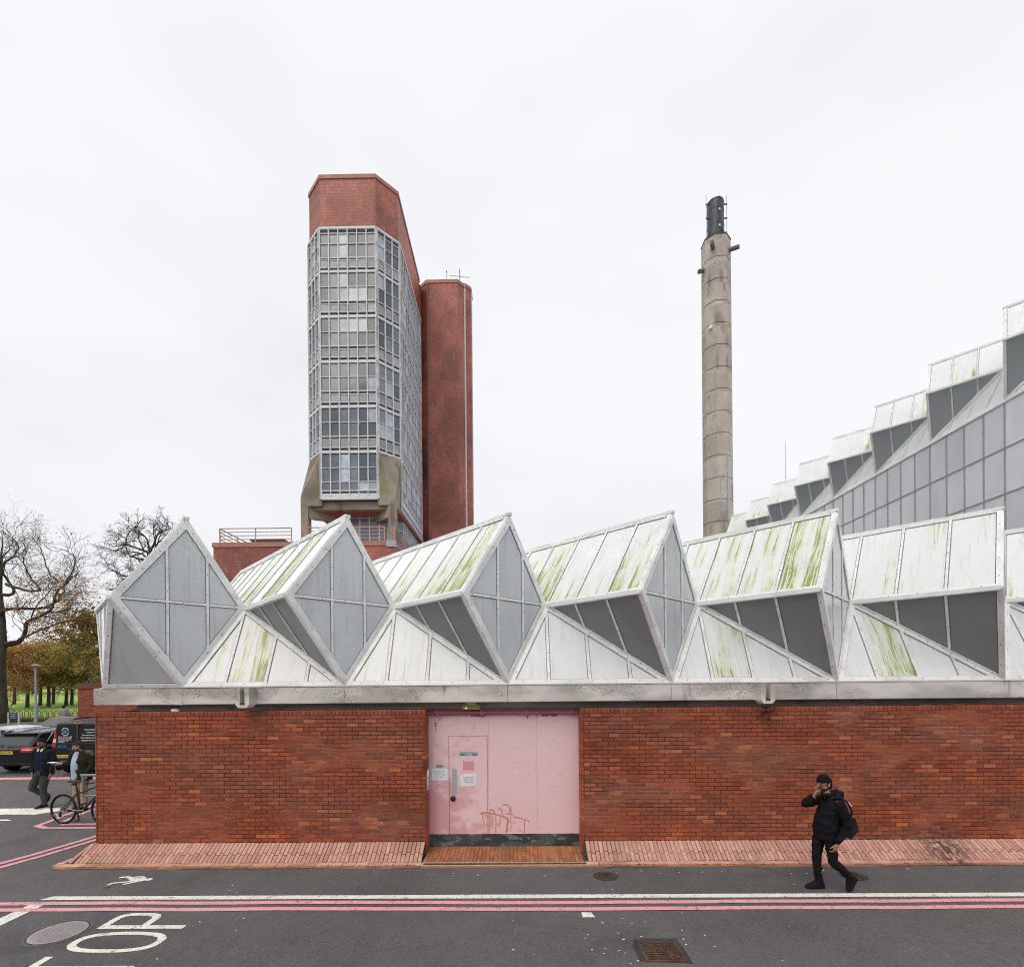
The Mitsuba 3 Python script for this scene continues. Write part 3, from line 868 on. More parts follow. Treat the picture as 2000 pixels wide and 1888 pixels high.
obj('chipped_corner', MB().put([[-6.20, -.013, BZ0 - .001], [-6.025, -.013, BZ0 - .001], [-6.025, -.013, BZ0 + .055], [-6.025, .02, BZ0 + .05], [-6.20, .02, BZ0 - .001], [-6.025, .02, BZ0 - .001]],
    [[0, 1, 2], [3, 5, 4]]), DARKCONC, beam)
# recessed dark beam under it, with a drip-stained face
obj('recessed_beam', MB().box2((-7.20, .42, 2.665), (15, .60, BZ0 + .005)), DARKCONC, beam)
obj('soffit', MB().box2((-7.40, .61, BZ0 + .006), (15, 9.3, BZ0 + .05)), DARKCONC, beam)

for x, lab in ((-4.78, 'left concrete rainwater spout jutting from the edge beam'), (4.62, 'right concrete rainwater spout jutting from the edge beam')):
    s = thing('rain_spout', lab, 'spout', 'concrete spouts on the edge beam')
    w, h = .125, .36
    outer = sg.Polygon([(-w, h), (-w, .06), (-w + .05, 0), (w - .05, 0), (w, .06), (w, h)])
    inner = sg.Polygon([(-.038, h + .01), (-.046, .05), (.046, .05), (.038, h + .01)])
    v, f = extrude2d(outer.difference(inner), 0, .24)
    obj('trough', MB().put(np.stack([x + v[:, 0], -.24 + v[:, 2] - .008, 2.745 + v[:, 1]], 1), f[:, ::-1]), CONCRETE, s)
    obj('throat', MB().box2((x - .045, -.10, 2.80), (x + .045, -.012, 3.10)), DARKCONC, s)
    obj('moss_bed', MB().box2((x - .044, -.235, 2.795), (x + .044, -.101, 2.835)), MOSS, s)

# ------------------------------------------------------------------ sliding door
door = thing('sliding_door', 'wide pink sliding door with a wicket door and rust red paint drips', 'door')
DX0, DX1, DY, DZ0, DZ1, KZ = -1.60, 1.40, .35, .037, 2.545, .275
wx0, wx1, wz1 = -1.152, -.422, 2.136
leaf = sg.box(DX0, KZ, DX1, DZ1).difference(sg.box(wx0 - .006, 0, wx1 + .006, wz1 + .006))
seams = [(-.395, .004), (.525, .004), (-1.19, .003)]
for x, w in seams:
    leaf = leaf.difference(sg.box(x - w / 2, wz1 + .01 if x < -1 else 0, x + w / 2, 3))


def upright(poly, y, th):
    b_ = MB()
    for g_ in geoms(poly):
        v, f = extrude2d(g_, 0, th)
        b_.put(np.stack([v[:, 0], y + v[:, 2], v[:, 1]], 1), f[:, ::-1])
    return b_


for g_ in geoms(leaf):
    obj('panel', upright(g_, DY, .045), DOORPINK, door)
obj('core', MB().box2((DX0, DY + .02, DZ0 + .01), (DX1, DY + .06, DZ1 - .002)), PINKRAIL, door)
wk = obj('wicket_door', upright(sg.box(wx0 + .004, KZ, wx1 - .004, wz1 - .004), DY + .004, .04), DOORPINK, door)
kp = sg.box(DX0, DZ0, DX1, KZ - .003)
for x in (-1.152, -.422, -.395, .0, .30, .525): kp = kp.difference(sg.box(x - .0015, 0, x + .0015, 1))
obj('kick_plate', upright(kp, DY - .006, .03), KICK, door, kind='stuff')
obj('push_plate', upright(sg.box(-1.093, 1.016, -1.0, 1.521), DY - .002, .008), STEEL, wk)
kn = trimesh.creation.revolve(np.array([[0, .05], [.02, .05], [.03, .042], [.034, .03], [.046, .026], [.052, .012], [.052, 0]]), sections=24)
kv = np.array(kn.vertices)
obj('knob', MB().put(np.stack([-1.08 + kv[:, 0], DY + .004 - kv[:, 2], .95 + kv[:, 1]], 1), kn.faces[:, ::-1]), BLACK, wk, smooth=30)
obj('lock', upright(sg.Point(-1.135, 1.268).buffer(.019), DY - .012, .02), STEEL, wk)


def text_on(name, s, h, x, z, y, m_, parent, centre=True, bold=False):
    t_ = meshkit.text_mesh(s, h, .0012, bold); v_ = np.array(t_.vertices)
    if centre: v_[:, 0] -= (v_[:, 0].min() + v_[:, 0].max()) / 2
    return obj(name, MB().put(np.stack([x + v_[:, 0], y - v_[:, 2], z + v_[:, 1]], 1), t_.faces), m_, parent)


def plate(name, label, cat, x0, z0, x1, z1, m_, y=DY, th=.003, poly=None):
    k = thing(name, label, cat)
    obj('sheet', upright(poly if poly is not None else sg.box(x0, z0, x1, z1), y - th, th - .0006), m_, k)
    return k


k = plate('name_plate', 'small blue name plate reading engineering dept stores on the wicket door', 'sign', -.948, 1.766, -.607, 1.842, SIGNBLUE, DY + .004)
text_on('lettering', 'ENGINEERING DEPT', .026, -.777, 1.807, DY + .0005, WHITE, k, bold=True); text_on('lettering', 'STORES', .026, -.777, 1.773, DY + .0005, WHITE, k, bold=True)
k = plate('notice', 'white paper notice with three lines of lettering on the wicket door', 'notice', 0, 0, 0, 0, PAPER, DY + .004, poly=sg.Polygon([(-.938, 1.197), (-.636, 1.197), (-.636, 1.422), (-.86, 1.422), (-.925, 1.40), (-.938, 1.375)]))
for i, s in enumerate(('Engineering', 'Deliveries &', 'Collections')): text_on('lettering', s, .026, -.783, 1.345 - i * .046, DY + .0005, INK, k)
k = plate('bell_notice', 'white paper notice about ringing the bell left of the wicket door', 'notice', -1.485, 1.306, -1.183, 1.528, PAPER)
GREYINK = mat('grey_ink', (0.35, 0.36, 0.39), .7)
BLUEINK = mat('blue_ink', (0.16, 0.30, 0.46), .7)
for i, s in enumerate(('Please ring the bell', 'If no answer ring', 'again, thank you')): text_on('lettering', s, .021, -1.335, 1.435 - i * .036, DY - .0035, GREYINK, k)
obj('rule', MB().box2((-1.445, DY - .0045, 1.468), (-1.23, DY - .0031, 1.474)), BLUEINK, k)
k = plate('small_plate', 'small slate blue plate just above the bell notice', 'sign', -1.40, 1.538, -1.264, 1.597, mat('slate', (0.17, 0.22, 0.27), .5))
text_on('lettering', 'ENGINEERING', .013, -1.332, 1.552, DY - .0035, WHITE, k)
k = plate('sign_backing', 'bare dark pink square left by a removed sign on the wicket door', 'sign', -.884, 1.493, -.683, 1.666, mat('dark_pink', (0.66, 0.31, 0.34), .5), DY + .004)
for x, z in ((-.875, 1.66), (-.695, 1.655), (-.872, 1.503), (-.70, 1.503)): obj('screw', upright(sg.Point(x, z).buffer(.008), DY - .002, .004), IRON, k)
k = thing('jamb_notice', 'white and blue leaflet taped to the brick reveal left of the door', 'notice')
obj('sheet', MB().box2((XJL + .002, .08, 1.17), (XJL + .005, .27, 1.53)), PAPER, k)
for z0, z1 in ((1.37, 1.40), (1.19, 1.22), (1.24, 1.26), (1.30, 1.33)): obj('print_bar', MB().box2((XJL + .0045, .09, z0), (XJL + .0062, .26, z1)), BLUEINK, k)

# drips of rust red paint thrown at the door
strokes = []
def P_(x, z): return (-1.497 + (x - 212) / 1463 * 2.818, .275 + (1412 - z) / 1172 * 2.27)
for pts, w in (([(705, 1215), (740, 1200), (800, 1205), (870, 1225), (950, 1250)], .020), ([(950, 1255), (975, 1275), (965, 1310), (955, 1395)], .024), ([(795, 1175), (830, 1180), (838, 1210)], .022),
               ([(880, 1160), (905, 1170), (915, 1215), (925, 1240)], .017), ([(925, 1125), (975, 1130), (985, 1160), (995, 1200)], .018), ([(1005, 1140), (1000, 1200)], .012), ([(950, 1210), (1030, 1225)], .013),
               ([(1030, 1245), (1100, 1260), (1175, 1285)], .016), ([(1135, 1270), (1133, 1400)], .011), ([(1178, 1285), (1178, 1305)], .007), ([(1080, 1370), (1135, 1405)], .007), ([(770, 1205), (772, 1405)], .010),
               ([(785, 1225), (788, 1380)], .012), ([(800, 1210), (805, 1330)], .009), ([(815, 1215), (820, 1290), (812, 1340)], .009), ([(850, 1220), (853, 1330), (848, 1400)], .012), ([(893, 1235), (890, 1330)], .008),
               ([(903, 1240), (885, 1300), (878, 1345)], .007), ([(1000, 1210), (1000, 1390)], .009), ([(720, 1215), (722, 1270), (740, 1300)], .008), ([(745, 1205), (748, 1250)], .008), ([(965, 1300), (970, 1380)], .012), ([(990, 1290), (1045, 1310)], .006), ([(1110, 1262), (1108, 1300)], .006)):
    strokes.append(sg.LineString([P_(*q) for q in pts]).buffer(w * .80, 4))
for k_ in range(40):
    x, z = rng.uniform(700, 1180), rng.uniform(1120, 1330); strokes.append(sg.Point(*P_(x, z)).buffer(rng.uniform(.002, .006), 4))
sp = unary_union(strokes)
obj('paint_splash', upright(sp, DY - .0022, .0016), RUSTRED, door, label='rust red paint splashed and dripping', kind='stuff')
stains = [sg.Point(0, 0)]
tags_ = unary_union([sg.LineString([P_(*q) for q in pts]).buffer(.004) for pts in ([(242, 255), (268, 352), (252, 352), (275, 300)], [(280, 290), (320, 280), (318, 250)], [(255, 300), (262, 400)])])
obj('scribble', upright(tags_, DY - .0022, .0016), INK, door, kind='stuff')
drip = unary_union([sg.Polygon([P_(1163, 240), P_(1182, 240), P_(1178, 285), P_(1172, 285)]), sg.Polygon([P_(1266, 240), P_(1275, 240), P_(1272, 285), P_(1269, 285)])] + [sg.Point(*P_(x, 246)).buffer(rng.uniform(.012, .035)) for x in list(range(620, 770, 22)) + list(range(1330, 1460, 25))])
obj('rust_stain', upright(drip.intersection(sg.box(DX0, KZ, DX1, DZ1 - .003)), DY - .0018, .0013), PINKRAIL, door, kind='stuff')
# head rail
rail = thing('door_rail', 'dark pink pipe rail with brackets above the sliding door', 'rail')
obj('pipe', MB().tube([(-1.55, .29, 2.585), (1.36, .29, 2.585)], .034, 14), PINKRAIL, rail, smooth=40)
obj('back_plate', MB().box2((-1.58, .335, 2.548), (1.37, .345, 2.66)), PINKRAIL, rail)
for x in (-1.355, -.505, .335, 1.18): obj('bracket', MB().box2((x - .028, .245, 2.535), (x + .028, .334, 2.635)), PINKRAIL, rail)
eb = thing('emergency_light', 'yellowed box lamp with a green indicator above the pink door', 'lamp')
obj('case', MB().mesh(to_tri(hullof([((x, y, z), .01) for x in (-.875, -.555) for y in (.235, .28) for z in (2.662, 2.735)], 8))), YELLOWBOX, eb)
LED = {'type': 'area', 'radiance': col((0.4, 6.0, 1.2))}
d = mikit.ply(trimesh.creation.icosphere(subdivisions=1, radius=.009).apply_translation([-.80, .225, 2.68]), BLACK); d['emitter'] = LED
scene[eb + '__indicator'] = d
obj('cable', MB().tube([(-.885, .25, 2.70), (-.95, .26, 2.705), (-1.02, .28, 2.70)], .006, 6), mat('orange_cable', (.5, .14, .05), .5), eb)
obj('fixing', MB().box2((-.80, .24, 2.74), (-.62, .42, 2.79)), DARKCONC, eb)
# ------------------------------------------------------------------ folded glass roof: diamond-section lanterns at 45 degrees
LINING = mat('hall_wall', (0.40, 0.415, 0.42), .8)
LH, LA = 1.557, 0.75      # half height; quarter of the 3 m module
SEED = [0]


def panelled(parent, pts, out, exdir, cuts, edge_w, bar_w, pane_mat=PANE, algae=None, tones=None, bolts=True, gasket=True, depth=.05, proud=.022, down=None,
             cap=None, pane_cap=None, names=('pane', 'frame', 'glazing_bar', 'gasket', 'bolts')):
    """One plane face of glazing: edge cover strips, glazing bars along the cuts ((x, y), (x, y)) in the face's own plane, and one slab per pane."""
    pts = np.asarray(pts, float)
    n = unit(np.cross(pts[1] - pts[0], pts[2] - pts[0]))
    if np.dot(n, out) < 0: n = -n
    o, R = frame4(pts[0], exdir, n)
    q = (pts - o) @ R[:, :2]
    poly = sg.Polygon(q).buffer(0)
    inner = poly.buffer(-edge_w, join_style='mitre', mitre_limit=8)
    to3 = lambda v: o + v @ R.T
    made = []
    frame_poly = poly.difference(inner)
    b = MB()
    for g in geoms(frame_poly):
        v, f = extrude2d(g, -depth, proud); b.put(to3(v), f)
    bars = unary_union([sg.LineString(c).buffer(bar_w / 2, cap_style='flat') for c in cuts]) if cuts else sg.Polygon()
    bars = bars.intersection(inner) if cuts else bars
    obj(names[1], b, ALU, parent)
    if cuts:
        for c in cuts:
            g0 = sg.LineString(c).buffer(bar_w / 2, cap_style='flat').intersection(inner.buffer(.02))
            b = MB()
            for g in geoms(g0):
                v, f = extrude2d(g, -depth + .004, proud - .006); b.put(to3(v), f)
            if b.n: obj(names[2], b, ALU, parent)
    gk = MB()
    ddir = np.array([0, -1.0]) if down is None else np.asarray(down, float)   # down-slope direction in the plane
    side = np.array([-ddir[1], ddir[0]])
    for g in sorted(geoms(inner.difference(bars)), key=lambda g: g.centroid.x):
        if g.area < .004: continue
        SEED[0] += 1
        core = g.buffer(-.012, join_style='mitre') if gasket else g
        for gg in geoms(core):
            v, f = extrude2d(gg, -.03, -.002)
            if pane_mat == CLEAR:      # one clear sheet
                f = f[(v[f][:, :, 2] > -.01).all(1)]
            u = v[:, :2] @ side; d = v[:, :2] @ ddir
            if tones is None:
                am = 0 if algae is None else algae(len(made))
                uv = np.stack([np.clip(u - u.min(), 0, 3.9) + 4 * (SEED[0] % 97), np.clip(d - d.min(), 0, 3.9) + 4 * am], 1)
            else:
                uv = np.broadcast_to(np.array([tones(), rng.random()]), (len(v), 2))
            if pane_cap is None or len(made) < pane_cap:
                obj(names[0], MB().put(to3(v), f, uv), pane_mat, parent)
            else:
                cap.put(to3(v), f, uv)
            made.append(gg)
        if gasket:
            for gg in geoms(g.difference(core)):
                v, f = extrude2d(gg, -.03, .004); gk.put(to3(v), f)
    if gasket and gk.n: obj(names[3], gk, GASKET, parent, kind='stuff')
    if bolts:
        b = MB()
        mid = poly.buffer(-edge_w * .5, join_style='mitre')
        for g in geoms(mid):
            L = g.exterior.length; m_ = max(3, int(L / .42))
            for k in range(m_):
                p = g.exterior.interpolate((k + .5) / m_ * L)
                b.mesh_disc(to3(np.array([[p.x, p.y, proud + .002]]))[0], R, .011)
        for c in cuts:
            ln = sg.LineString(c); m_ = max(2, int(ln.length / .38))
            for k in range(m_):
                p = ln.interpolate((k + .5) / m_ * ln.length)
                if inner.buffer(.05).contains(p): b.mesh_disc(to3(np.array([[p.x, p.y, proud - .003]]))[0], R, .009)
        if b.n: obj(names[4], b, BOLT, parent, kind='stuff')
    return made


def _disc(self, c, R, r, th=.004):
    t = np.arange(6) * np.pi / 3
    ring = np.stack([np.cos(t) * r, np.sin(t) * r, 0 * t], 1)
    v = np.vstack([ring - [0, 0, th], ring + [0, 0, th * .5]])
    f = [[0, 1, 7, 6], [1, 2, 8, 7], [2, 3, 9, 8], [3, 4, 10, 9], [4, 5, 11, 10], [5, 0, 6, 11]]
    tri = np.vstack([np.array(f)[:, [0, 1, 2]], np.array(f)[:, [0, 2, 3]], [[6, 7, 8], [6, 8, 9], [6, 9, 10], [6, 10, 11]]])
    return self.put(np.asarray(c) + v @ R.T, tri)


MB.mesh_disc = _disc


def lantern(key, B, u, n, length, detail=True, algae_roof=None, algae_tri=None, tri=True, roof_cut=.707, under=True, end=True, pane_mat=PANE, rear=True, skew=.06, closed=True):
    """A lantern whose end stands over the base point B; u: along the facade towards the next lantern, n: into the building."""
    B, u, n = np.asarray(B, float), np.asarray(u, float), np.asarray(n, float)
    e, g = unit(u + n), unit(n - u)
    up = np.array([0, 0, 1.0])
    Lc = B - LA * (u + n) + LH * up
    Rc = B + LA * (u + n) + LH * up
    A = B + 2 * LH * up + e * skew
    w = LA * math.sqrt(2)
    kw = dict(bolts=detail, gasket=detail)
    if end:      # the diamond end, its origin at the bottom point B, x along e
        x1, x2 = -w + .385 * 2 * w, -w + .685 * 2 * w
        P4 = [B, Rc, A, Lc]
        cuts = [((x1, 0), (x1, 2 * LH)), ((x2, 0), (x2, 2 * LH)), ((-w, LH), (w, LH))]
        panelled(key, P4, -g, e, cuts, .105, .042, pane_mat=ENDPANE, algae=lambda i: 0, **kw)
        b = MB().bar(A + up * .02 - g * .03, A + up * .02 + g * .10, .10, .05)
        obj('peak_cap', b, ALU, key)
    # upper face towards -e
    P4 = [Lc, A, A + g * length, Lc + g * length]
    m = int(length / roof_cut)
    s_ = unit(A - Lc - np.dot(A - Lc, g) * g); Hs = np.linalg.norm(A - Lc - np.dot(A - Lc, g) * g)
    out = unit(np.cross(g, s_)); out = out if np.dot(out, -e) > 0 else -out
    _, R = frame4(Lc, g, out)
    sy = 1.0 if np.dot(R[:, 1], s_) > 0 else -1.0
    cuts = [((roof_cut * k, 0), (roof_cut * k, sy * Hs)) for k in range(1, m + 1)]
    panelled(key, P4, out, g, cuts, .07, .038, pane_mat=pane_mat, algae=algae_roof, down=(0, -sy), **kw)
    # ridge and eave cappings, a little proud
    obj('ridge_cap', MB().bar(A + up * .015, A + g * length + up * .015, .085, .055), ALU, key)
    obj('eave_flashing', MB().bar(Lc - e * .02 - up * .01, Lc + g * length - e * .02 - up * .01, .05, .075), ALU, key)
    if rear:     # the slope on the far side
        P4 = [Rc, A, A + g * length, Rc + g * length]
        o2 = unit(np.cross(g, A - Rc)); o2 = o2 if np.dot(o2, e) > 0 else -o2
        panelled(key, P4, o2, g, [], .07, .04, pane_mat=pane_mat, bolts=False, gasket=False, algae=lambda i: 1)
    if closed:   # the far end of the lantern, closed by a plain gable
        o5 = np.array([Lc + g * length, A + g * length, Rc + g * length])
        b = MB().put(np.vstack([o5, o5 + g * .05]), [[0, 1, 2], [3, 5, 4], [0, 3, 4], [0, 4, 1], [1, 4, 5], [1, 5, 2]]); obj('gable', b, LINING, key)
    if under:    # overhanging lower face: Lc, V (valley end), B
        V = Lc + g * 2 * w
        lo = unit(B - Lc - np.dot(B - Lc, g) * g); H2 = np.linalg.norm(B - Lc - np.dot(B - Lc, g) * g)
        o3 = unit(np.cross(g, lo)); o3 = o3 if o3[2] < 0 else -o3
        _, R = frame4(Lc, g, o3); sy = 1.0 if np.dot(R[:, 1], lo) > 0 else -1.0
        cuts = [((roof_cut * k, 0), (roof_cut * k, sy * H2)) for k in (1, 2)]
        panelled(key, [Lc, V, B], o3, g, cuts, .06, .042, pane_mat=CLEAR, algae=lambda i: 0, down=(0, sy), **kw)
    if tri:      # inclined triangle between this lantern and the next
        V = Rc; B2 = B + 4 * LA * u
        s2 = unit(n * LA + up * LH); H3 = math.hypot(LA, LH)
        o4 = unit(np.cross(u, s2)); o4 = o4 if o4[2] > 0 else -o4
        _, R = frame4(B, u, o4); sy = 1.0 if np.dot(R[:, 1], s2) > 0 else -1.0
        cuts = [((LA * k, -.0), (LA * k, sy * H3)) for k in (1, 2, 3)]
        panelled(key, [B, B2, V], o4, u, cuts, .085, .05, pane_mat=pane_mat, algae=algae_tri, down=(0, -sy), **kw)


ux, uy = np.array([1.0, 0, 0]), np.array([0, 1.0, 0])
Z0 = BZ1 + .012
ordinal = ['first', 'second', 'third', 'fourth', 'fifth', 'sixth', 'seventh', 'eighth']
arng = np.random.default_rng(5)
ROOF_ALGAE = {2: [3, 6, 2, 5, 6, 4, 3, 5], 3: [6, 4, 2, 4, 2, 3, 3], 4: [4, 1, 2, 6, 5, 2], 5: [6, 4, 4, 3], 6: [2, 3, 2, 2], 7: [5, 3, 3]}
TRI_ALGAE = {1: [1, 5, 0, 0], 2: [1, 1, 0, 0], 3: [0, 1, 0, 0], 4: [0, 4, 0, 0], 5: [1, 4, 0, 0], 6: [1, 2, 0, 0]}
marks = {1: 'at the corner of the roof', 2: 'its slope streaked green, below the tower', 3: 'over the left part of the pink door',
         4: 'green streak beside its peak', 5: 'its diamond end seen nearly edge-on', 6: 'wide white slope in front of the shed', 7: 'cut off by the right edge of the photo'}
for k in range(1, 9):
    x = (k - 3) * 3.0
    lab = f'{ordinal[k - 1]} roof lantern from the left, {marks.get(k, "outside the picture")}'
    t = thing('roof_lantern', lab, 'roof lantern', 'diamond roof lanterns over the front wall')
    length = {1: 2.12, 2: 6.36, 3: 10.6}.get(k, 12.0)
    ra, ta = ROOF_ALGAE.get(k, []), TRI_ALGAE.get(k, [])
    lantern(t, (x, .0, Z0), ux, uy, length, detail=k < 8, closed=k > 3,
            algae_roof=lambda i, ra=ra: ra[i] if i < len(ra) else int(arng.integers(1, 5)), algae_tri=lambda i, ta=ta: ta[i] if i < len(ta) else 0, under=k > 1, tri=True)
# the corner at the left end
ck = 'roof_lantern'
C0 = np.array([-7.5, 0, Z0]); B1 = np.array([-6.0, 0, Z0]); L1 = B1 - LA * (ux + uy) + LH * np.array([0, 0, 1.0])
L1b = L1 + 2.121 * unit(uy - ux); B1b = np.array([-7.5, 1.5, Z0])
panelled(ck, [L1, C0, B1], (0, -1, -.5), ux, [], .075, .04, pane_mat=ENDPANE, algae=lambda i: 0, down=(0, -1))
o_, R_ = frame4(L1, unit(uy - ux), unit(-ux - uy))
s_ = 1 if R_[2, 1] > 0 else -1
panelled(ck, [L1, L1b, C0], (-1, -1, 0), unit(uy - ux), [((.707 * j, 0), (.707 * j, -s_ * LH)) for j in (1, 2)] + [((.353, 0), (.353, -s_ * LH))], .06, .04, algae=lambda i: 1, down=(0, -s_))
panelled(ck, [L1b, C0, B1b], (-1, 0, -.5), uy, [], .075, .04, algae=lambda i: 0, bolts=False)
# left side elevation: plain diamond ends and triangles facing away
for k in range(1, 4):
    Bk = np.array([-7.5, 1.5 + 3.0 * (k - 1), Z0]); par = 'roof_lantern' if k == 1 else f'roof_lantern_{k - 1:03d}'
    e_ = unit(ux + uy); w_ = LA * math.sqrt(2); zz = np.array([0, 0, 1.0])
    panelled(par, [Bk, Bk + e_ * w_ + zz * LH, Bk + 2 * LH * zz, Bk - e_ * w_ + zz * LH], unit(uy - ux), e_, [], .1, .04, bolts=False, gasket=False)
    panelled(par, [Bk, Bk + uy * 3.0, Bk + e_ * w_ + zz * LH], (-1, 0, .5), uy, [], .08, .04, bolts=False, gasket=False)
    if k < 3:
        Bn = Bk + uy * 3.0
        panelled(par, [Bn, Bn - e_ * w_ + zz * LH, Bk + e_ * w_ + zz * LH], (-1, 0, -.5), uy, [], .06, .04, bolts=False, gasket=False)
obj('hall_ceiling', MB().box2((-7.4, .20, Z0 - .06), (17.5, 9.2, Z0 - .012)), LINING, 'concrete_edge_beam')
obj('hall_end_wall', MB().bar((15.80, .86, Z0 + LH / 2), (8.0, 8.66, Z0 + LH / 2), .10, LH + .04), LINING, 'concrete_edge_beam')
obj('hall_rear_wall', MB().box2((-7.4, 8.55, Z0 - .01), (17.5, 9.15, Z0 + LH + .01)), LINING, 'concrete_edge_beam')
obj('rear_wall', MB().box2((-7.4, 9.2, 0), (14.9, 9.4, Z0 + 1.5)), FARBRICK, WALL_R)
obj('dirt_sill', MB().box2((-7.55, -.02, BZ1 + .0015), (14.9, .16, Z0 + .004)), ALU, 'concrete_edge_beam')

# ------------------------------------------------------------------ tall glass workshop shed at the right
SX, SZ = 16.60, 12.37
SY0 = 7.70
shed = thing('workshop_shed', 'tall glass walled workshop shed rising behind the lanterns at the right', 'building')
tones = lambda: .15 + .7 * rng.random()
ymin, ymax = SY0 - 4.5, SY0 + 3.0 * 9
far = MB()
rows = []
z = SZ
while z > 1.0:
    rows.append((z - 1.53, z)); z -= 1.53
cells = []
y = ymin
while y < ymax - .01:
    for (z0, z1) in rows: cells.append((y, z0, z1))
    y += .75
vis = lambda c: -( -c[0] )
cells.sort(key=lambda c: (c[1] < 5.0, c[0]))
for i, (y, z0, z1) in enumerate(cells):
    v, f = extrude2d(sg.box(y + .022, z0 + .022, y + .75 - .022, z1 - .022), 0, .03)
    vv = np.stack([SX + .035 - .0 * v[:, 2] + (v[:, 2] - .03), v[:, 0], v[:, 1]], 1)
    uv = (tones(), rng.random())
    if i < 290: obj('pane', MB().put(vv, f, uv), SHEDPANE, shed)
    else: far.put(vv, f, uv)
obj('further_panes', far, SHEDPANE, shed, kind='stuff')
b = MB()
for k in range(int((ymax - ymin) / .75) + 1): b.box2((SX - .03, ymin + .75 * k - .021, .3), (SX + .06, ymin + .75 * k + .021, SZ))
obj('mullions', b, mat('shed_mullion', (0.30, 0.305, 0.32), .45), shed, kind='stuff')
b = MB()
for z0, z1 in rows: b.box2((SX - .026, ymin, z1 - .021), (SX + .058, ymax, z1 + .021))
obj('transoms', b, 'mat_shed_mullion', shed, kind='stuff')
obj('eave_beam', MB().box2((SX - .05, ymin, SZ - .02), (SX + .3, ymax, SZ + .05)), ALU, shed)
obj('core', MB().box2((SX + .12, ymin + .1, 0), (SX + 16, ymax, SZ - .1)), mat('shed_lining', (0.42, 0.43, 0.45), .8), shed)
obj('front_wall', MB().box2((SX + .02, ymin - .05, 0), (SX + 16, ymin + .05, SZ - .1)), SHEDPANE, shed)
names_far = ['nearest, at the right edge of the photo', 'second nearest', 'third nearest', 'fourth nearest', 'fifth nearest', 'sixth nearest', 'seventh nearest', 'eighth nearest, close to the chimney', 'farthest, just beside the chimney']
for k in range(-1, 9):
    t = thing('shed_lantern', 'glazed lantern on the tall shed eave, ' + ('outside the photo at the right' if k < 0 else names_far[k]), 'roof lantern', 'diamond lanterns along the eave of the tall shed')
    lantern(t, (SX, SY0 + 3.0 * k, SZ + .06), uy, ux, 6.0 if k >= 0 else 9.0, detail=k < 3, algae_roof=lambda i: int(arng.integers(0, 3)), algae_tri=lambda i: 0, rear=True, tri=True)
# ------------------------------------------------------------------ office tower over the roofs
TY, TX0, TX1, CHM = 26.0, -13.70, -9.63, 1.36      # front facet plane, its ends, chamfer
OX0, OX1 = TX0 - CHM, TX1 + CHM                      # outer sides
TZ, GZ = 39.35, 35.52                                # top, top of glazing
BACK = 35.4
tower = thing('office_tower', 'tall red tiled office tower with chamfered corners and a grid of windows', 'building')


def facet_pts(inset=0.0):
    i = inset
    return [(OX0 + i, BACK), (OX0 + i, TY + CHM + i * .41), (TX0 + i * .41, TY + i), (TX1 - i * .41, TY + i), (OX1 - i, TY + CHM + i * .41), (OX1 - i, BACK)]


def prism(b, pts, z0, z1, uv=(0, 0)):
    v, f = extrude2d(sg.Polygon(pts), z0, z1); return b.put(v, f, uv)


cap = prism(MB(), facet_pts(.10), GZ, TZ - .28)
obj('tiled_head', cap, TILE, tower)
obj('coping', prism(MB(), facet_pts(.04), TZ - .28, TZ), COPING, tower)
obj('core', prism(MB(), facet_pts(.22), 19.4, GZ), mat('tower_core', (0.33, 0.335, 0.34), .9), tower)
b = MB(); prism(b, [(TX0 + .12, TY + .2), (TX1 - .12, TY + .2), (TX1 - .12, TY + 3), (TX0 + .12, TY + 3)], 16.2, 19.4); b.box2((OX1 - 3, TY + 3, 15.9), (OX1 - .2, BACK, 19.41))
obj('lower_core', b, 'mat_tower_core', tower)

MULL = mat('tower_frame', lambda p, n, uv: mix((0.58, 0.595, 0.615), (0.72, 0.735, 0.75), fbm(p.x * 2, p.y * 2, p.z * 1.2, 3)), .45)
SPAN = mat('spandrel', lambda p, n, uv: mix((0.26, 0.275, 0.30), (0.40, 0.415, 0.435), uv.x) * (.8 + .4 * fbm(p.x * 3, p.y * 3, p.z * 3, 3)), .35)
VENT = mat('vent_strip', (0.055, 0.045, 0.055), .6)
floors = [35.40, 32.29, 29.08, 25.87, 22.65, 19.42]
zrows = []          # (z top, z bottom, kind)
for i, zt in enumerate(floors):
    if i == 0:
        zrows += [(zt, zt - .30, 'v'), (zt - .30, zt - 1.03, 'w'), (zt - 1.03, zt - 2.02, 'w'), (zt - 2.02, zt - 2.20, 'v'), (zt - 2.20, zt - 2.72, 's'), (zt - 2.72, zt - 2.90, 'd'), (zt - 2.90, zt - 3.11, 'f')]
    elif i < 5:
        zrows += [(zt, zt - .98, 'w'), (zt - .98, zt - 1.98, 'w'), (zt - 1.98, zt - 2.22, 'v'), (zt - 2.22, zt - 2.78, 's'), (zt - 2.78, zt - 2.98, 'd'), (zt - 2.98, zt - 3.21, 'f')]
    else:
        zrows += [(zt, zt - .99, 'w'), (zt - .99, zt - 1.99, 'w'), (zt - 1.99, zt - 2.62, 'w'), (zt - 2.62, zt - 2.86, 'v'), (zt - 2.86, zt - 3.24, 'f')]
blind = np.random.default_rng(21)


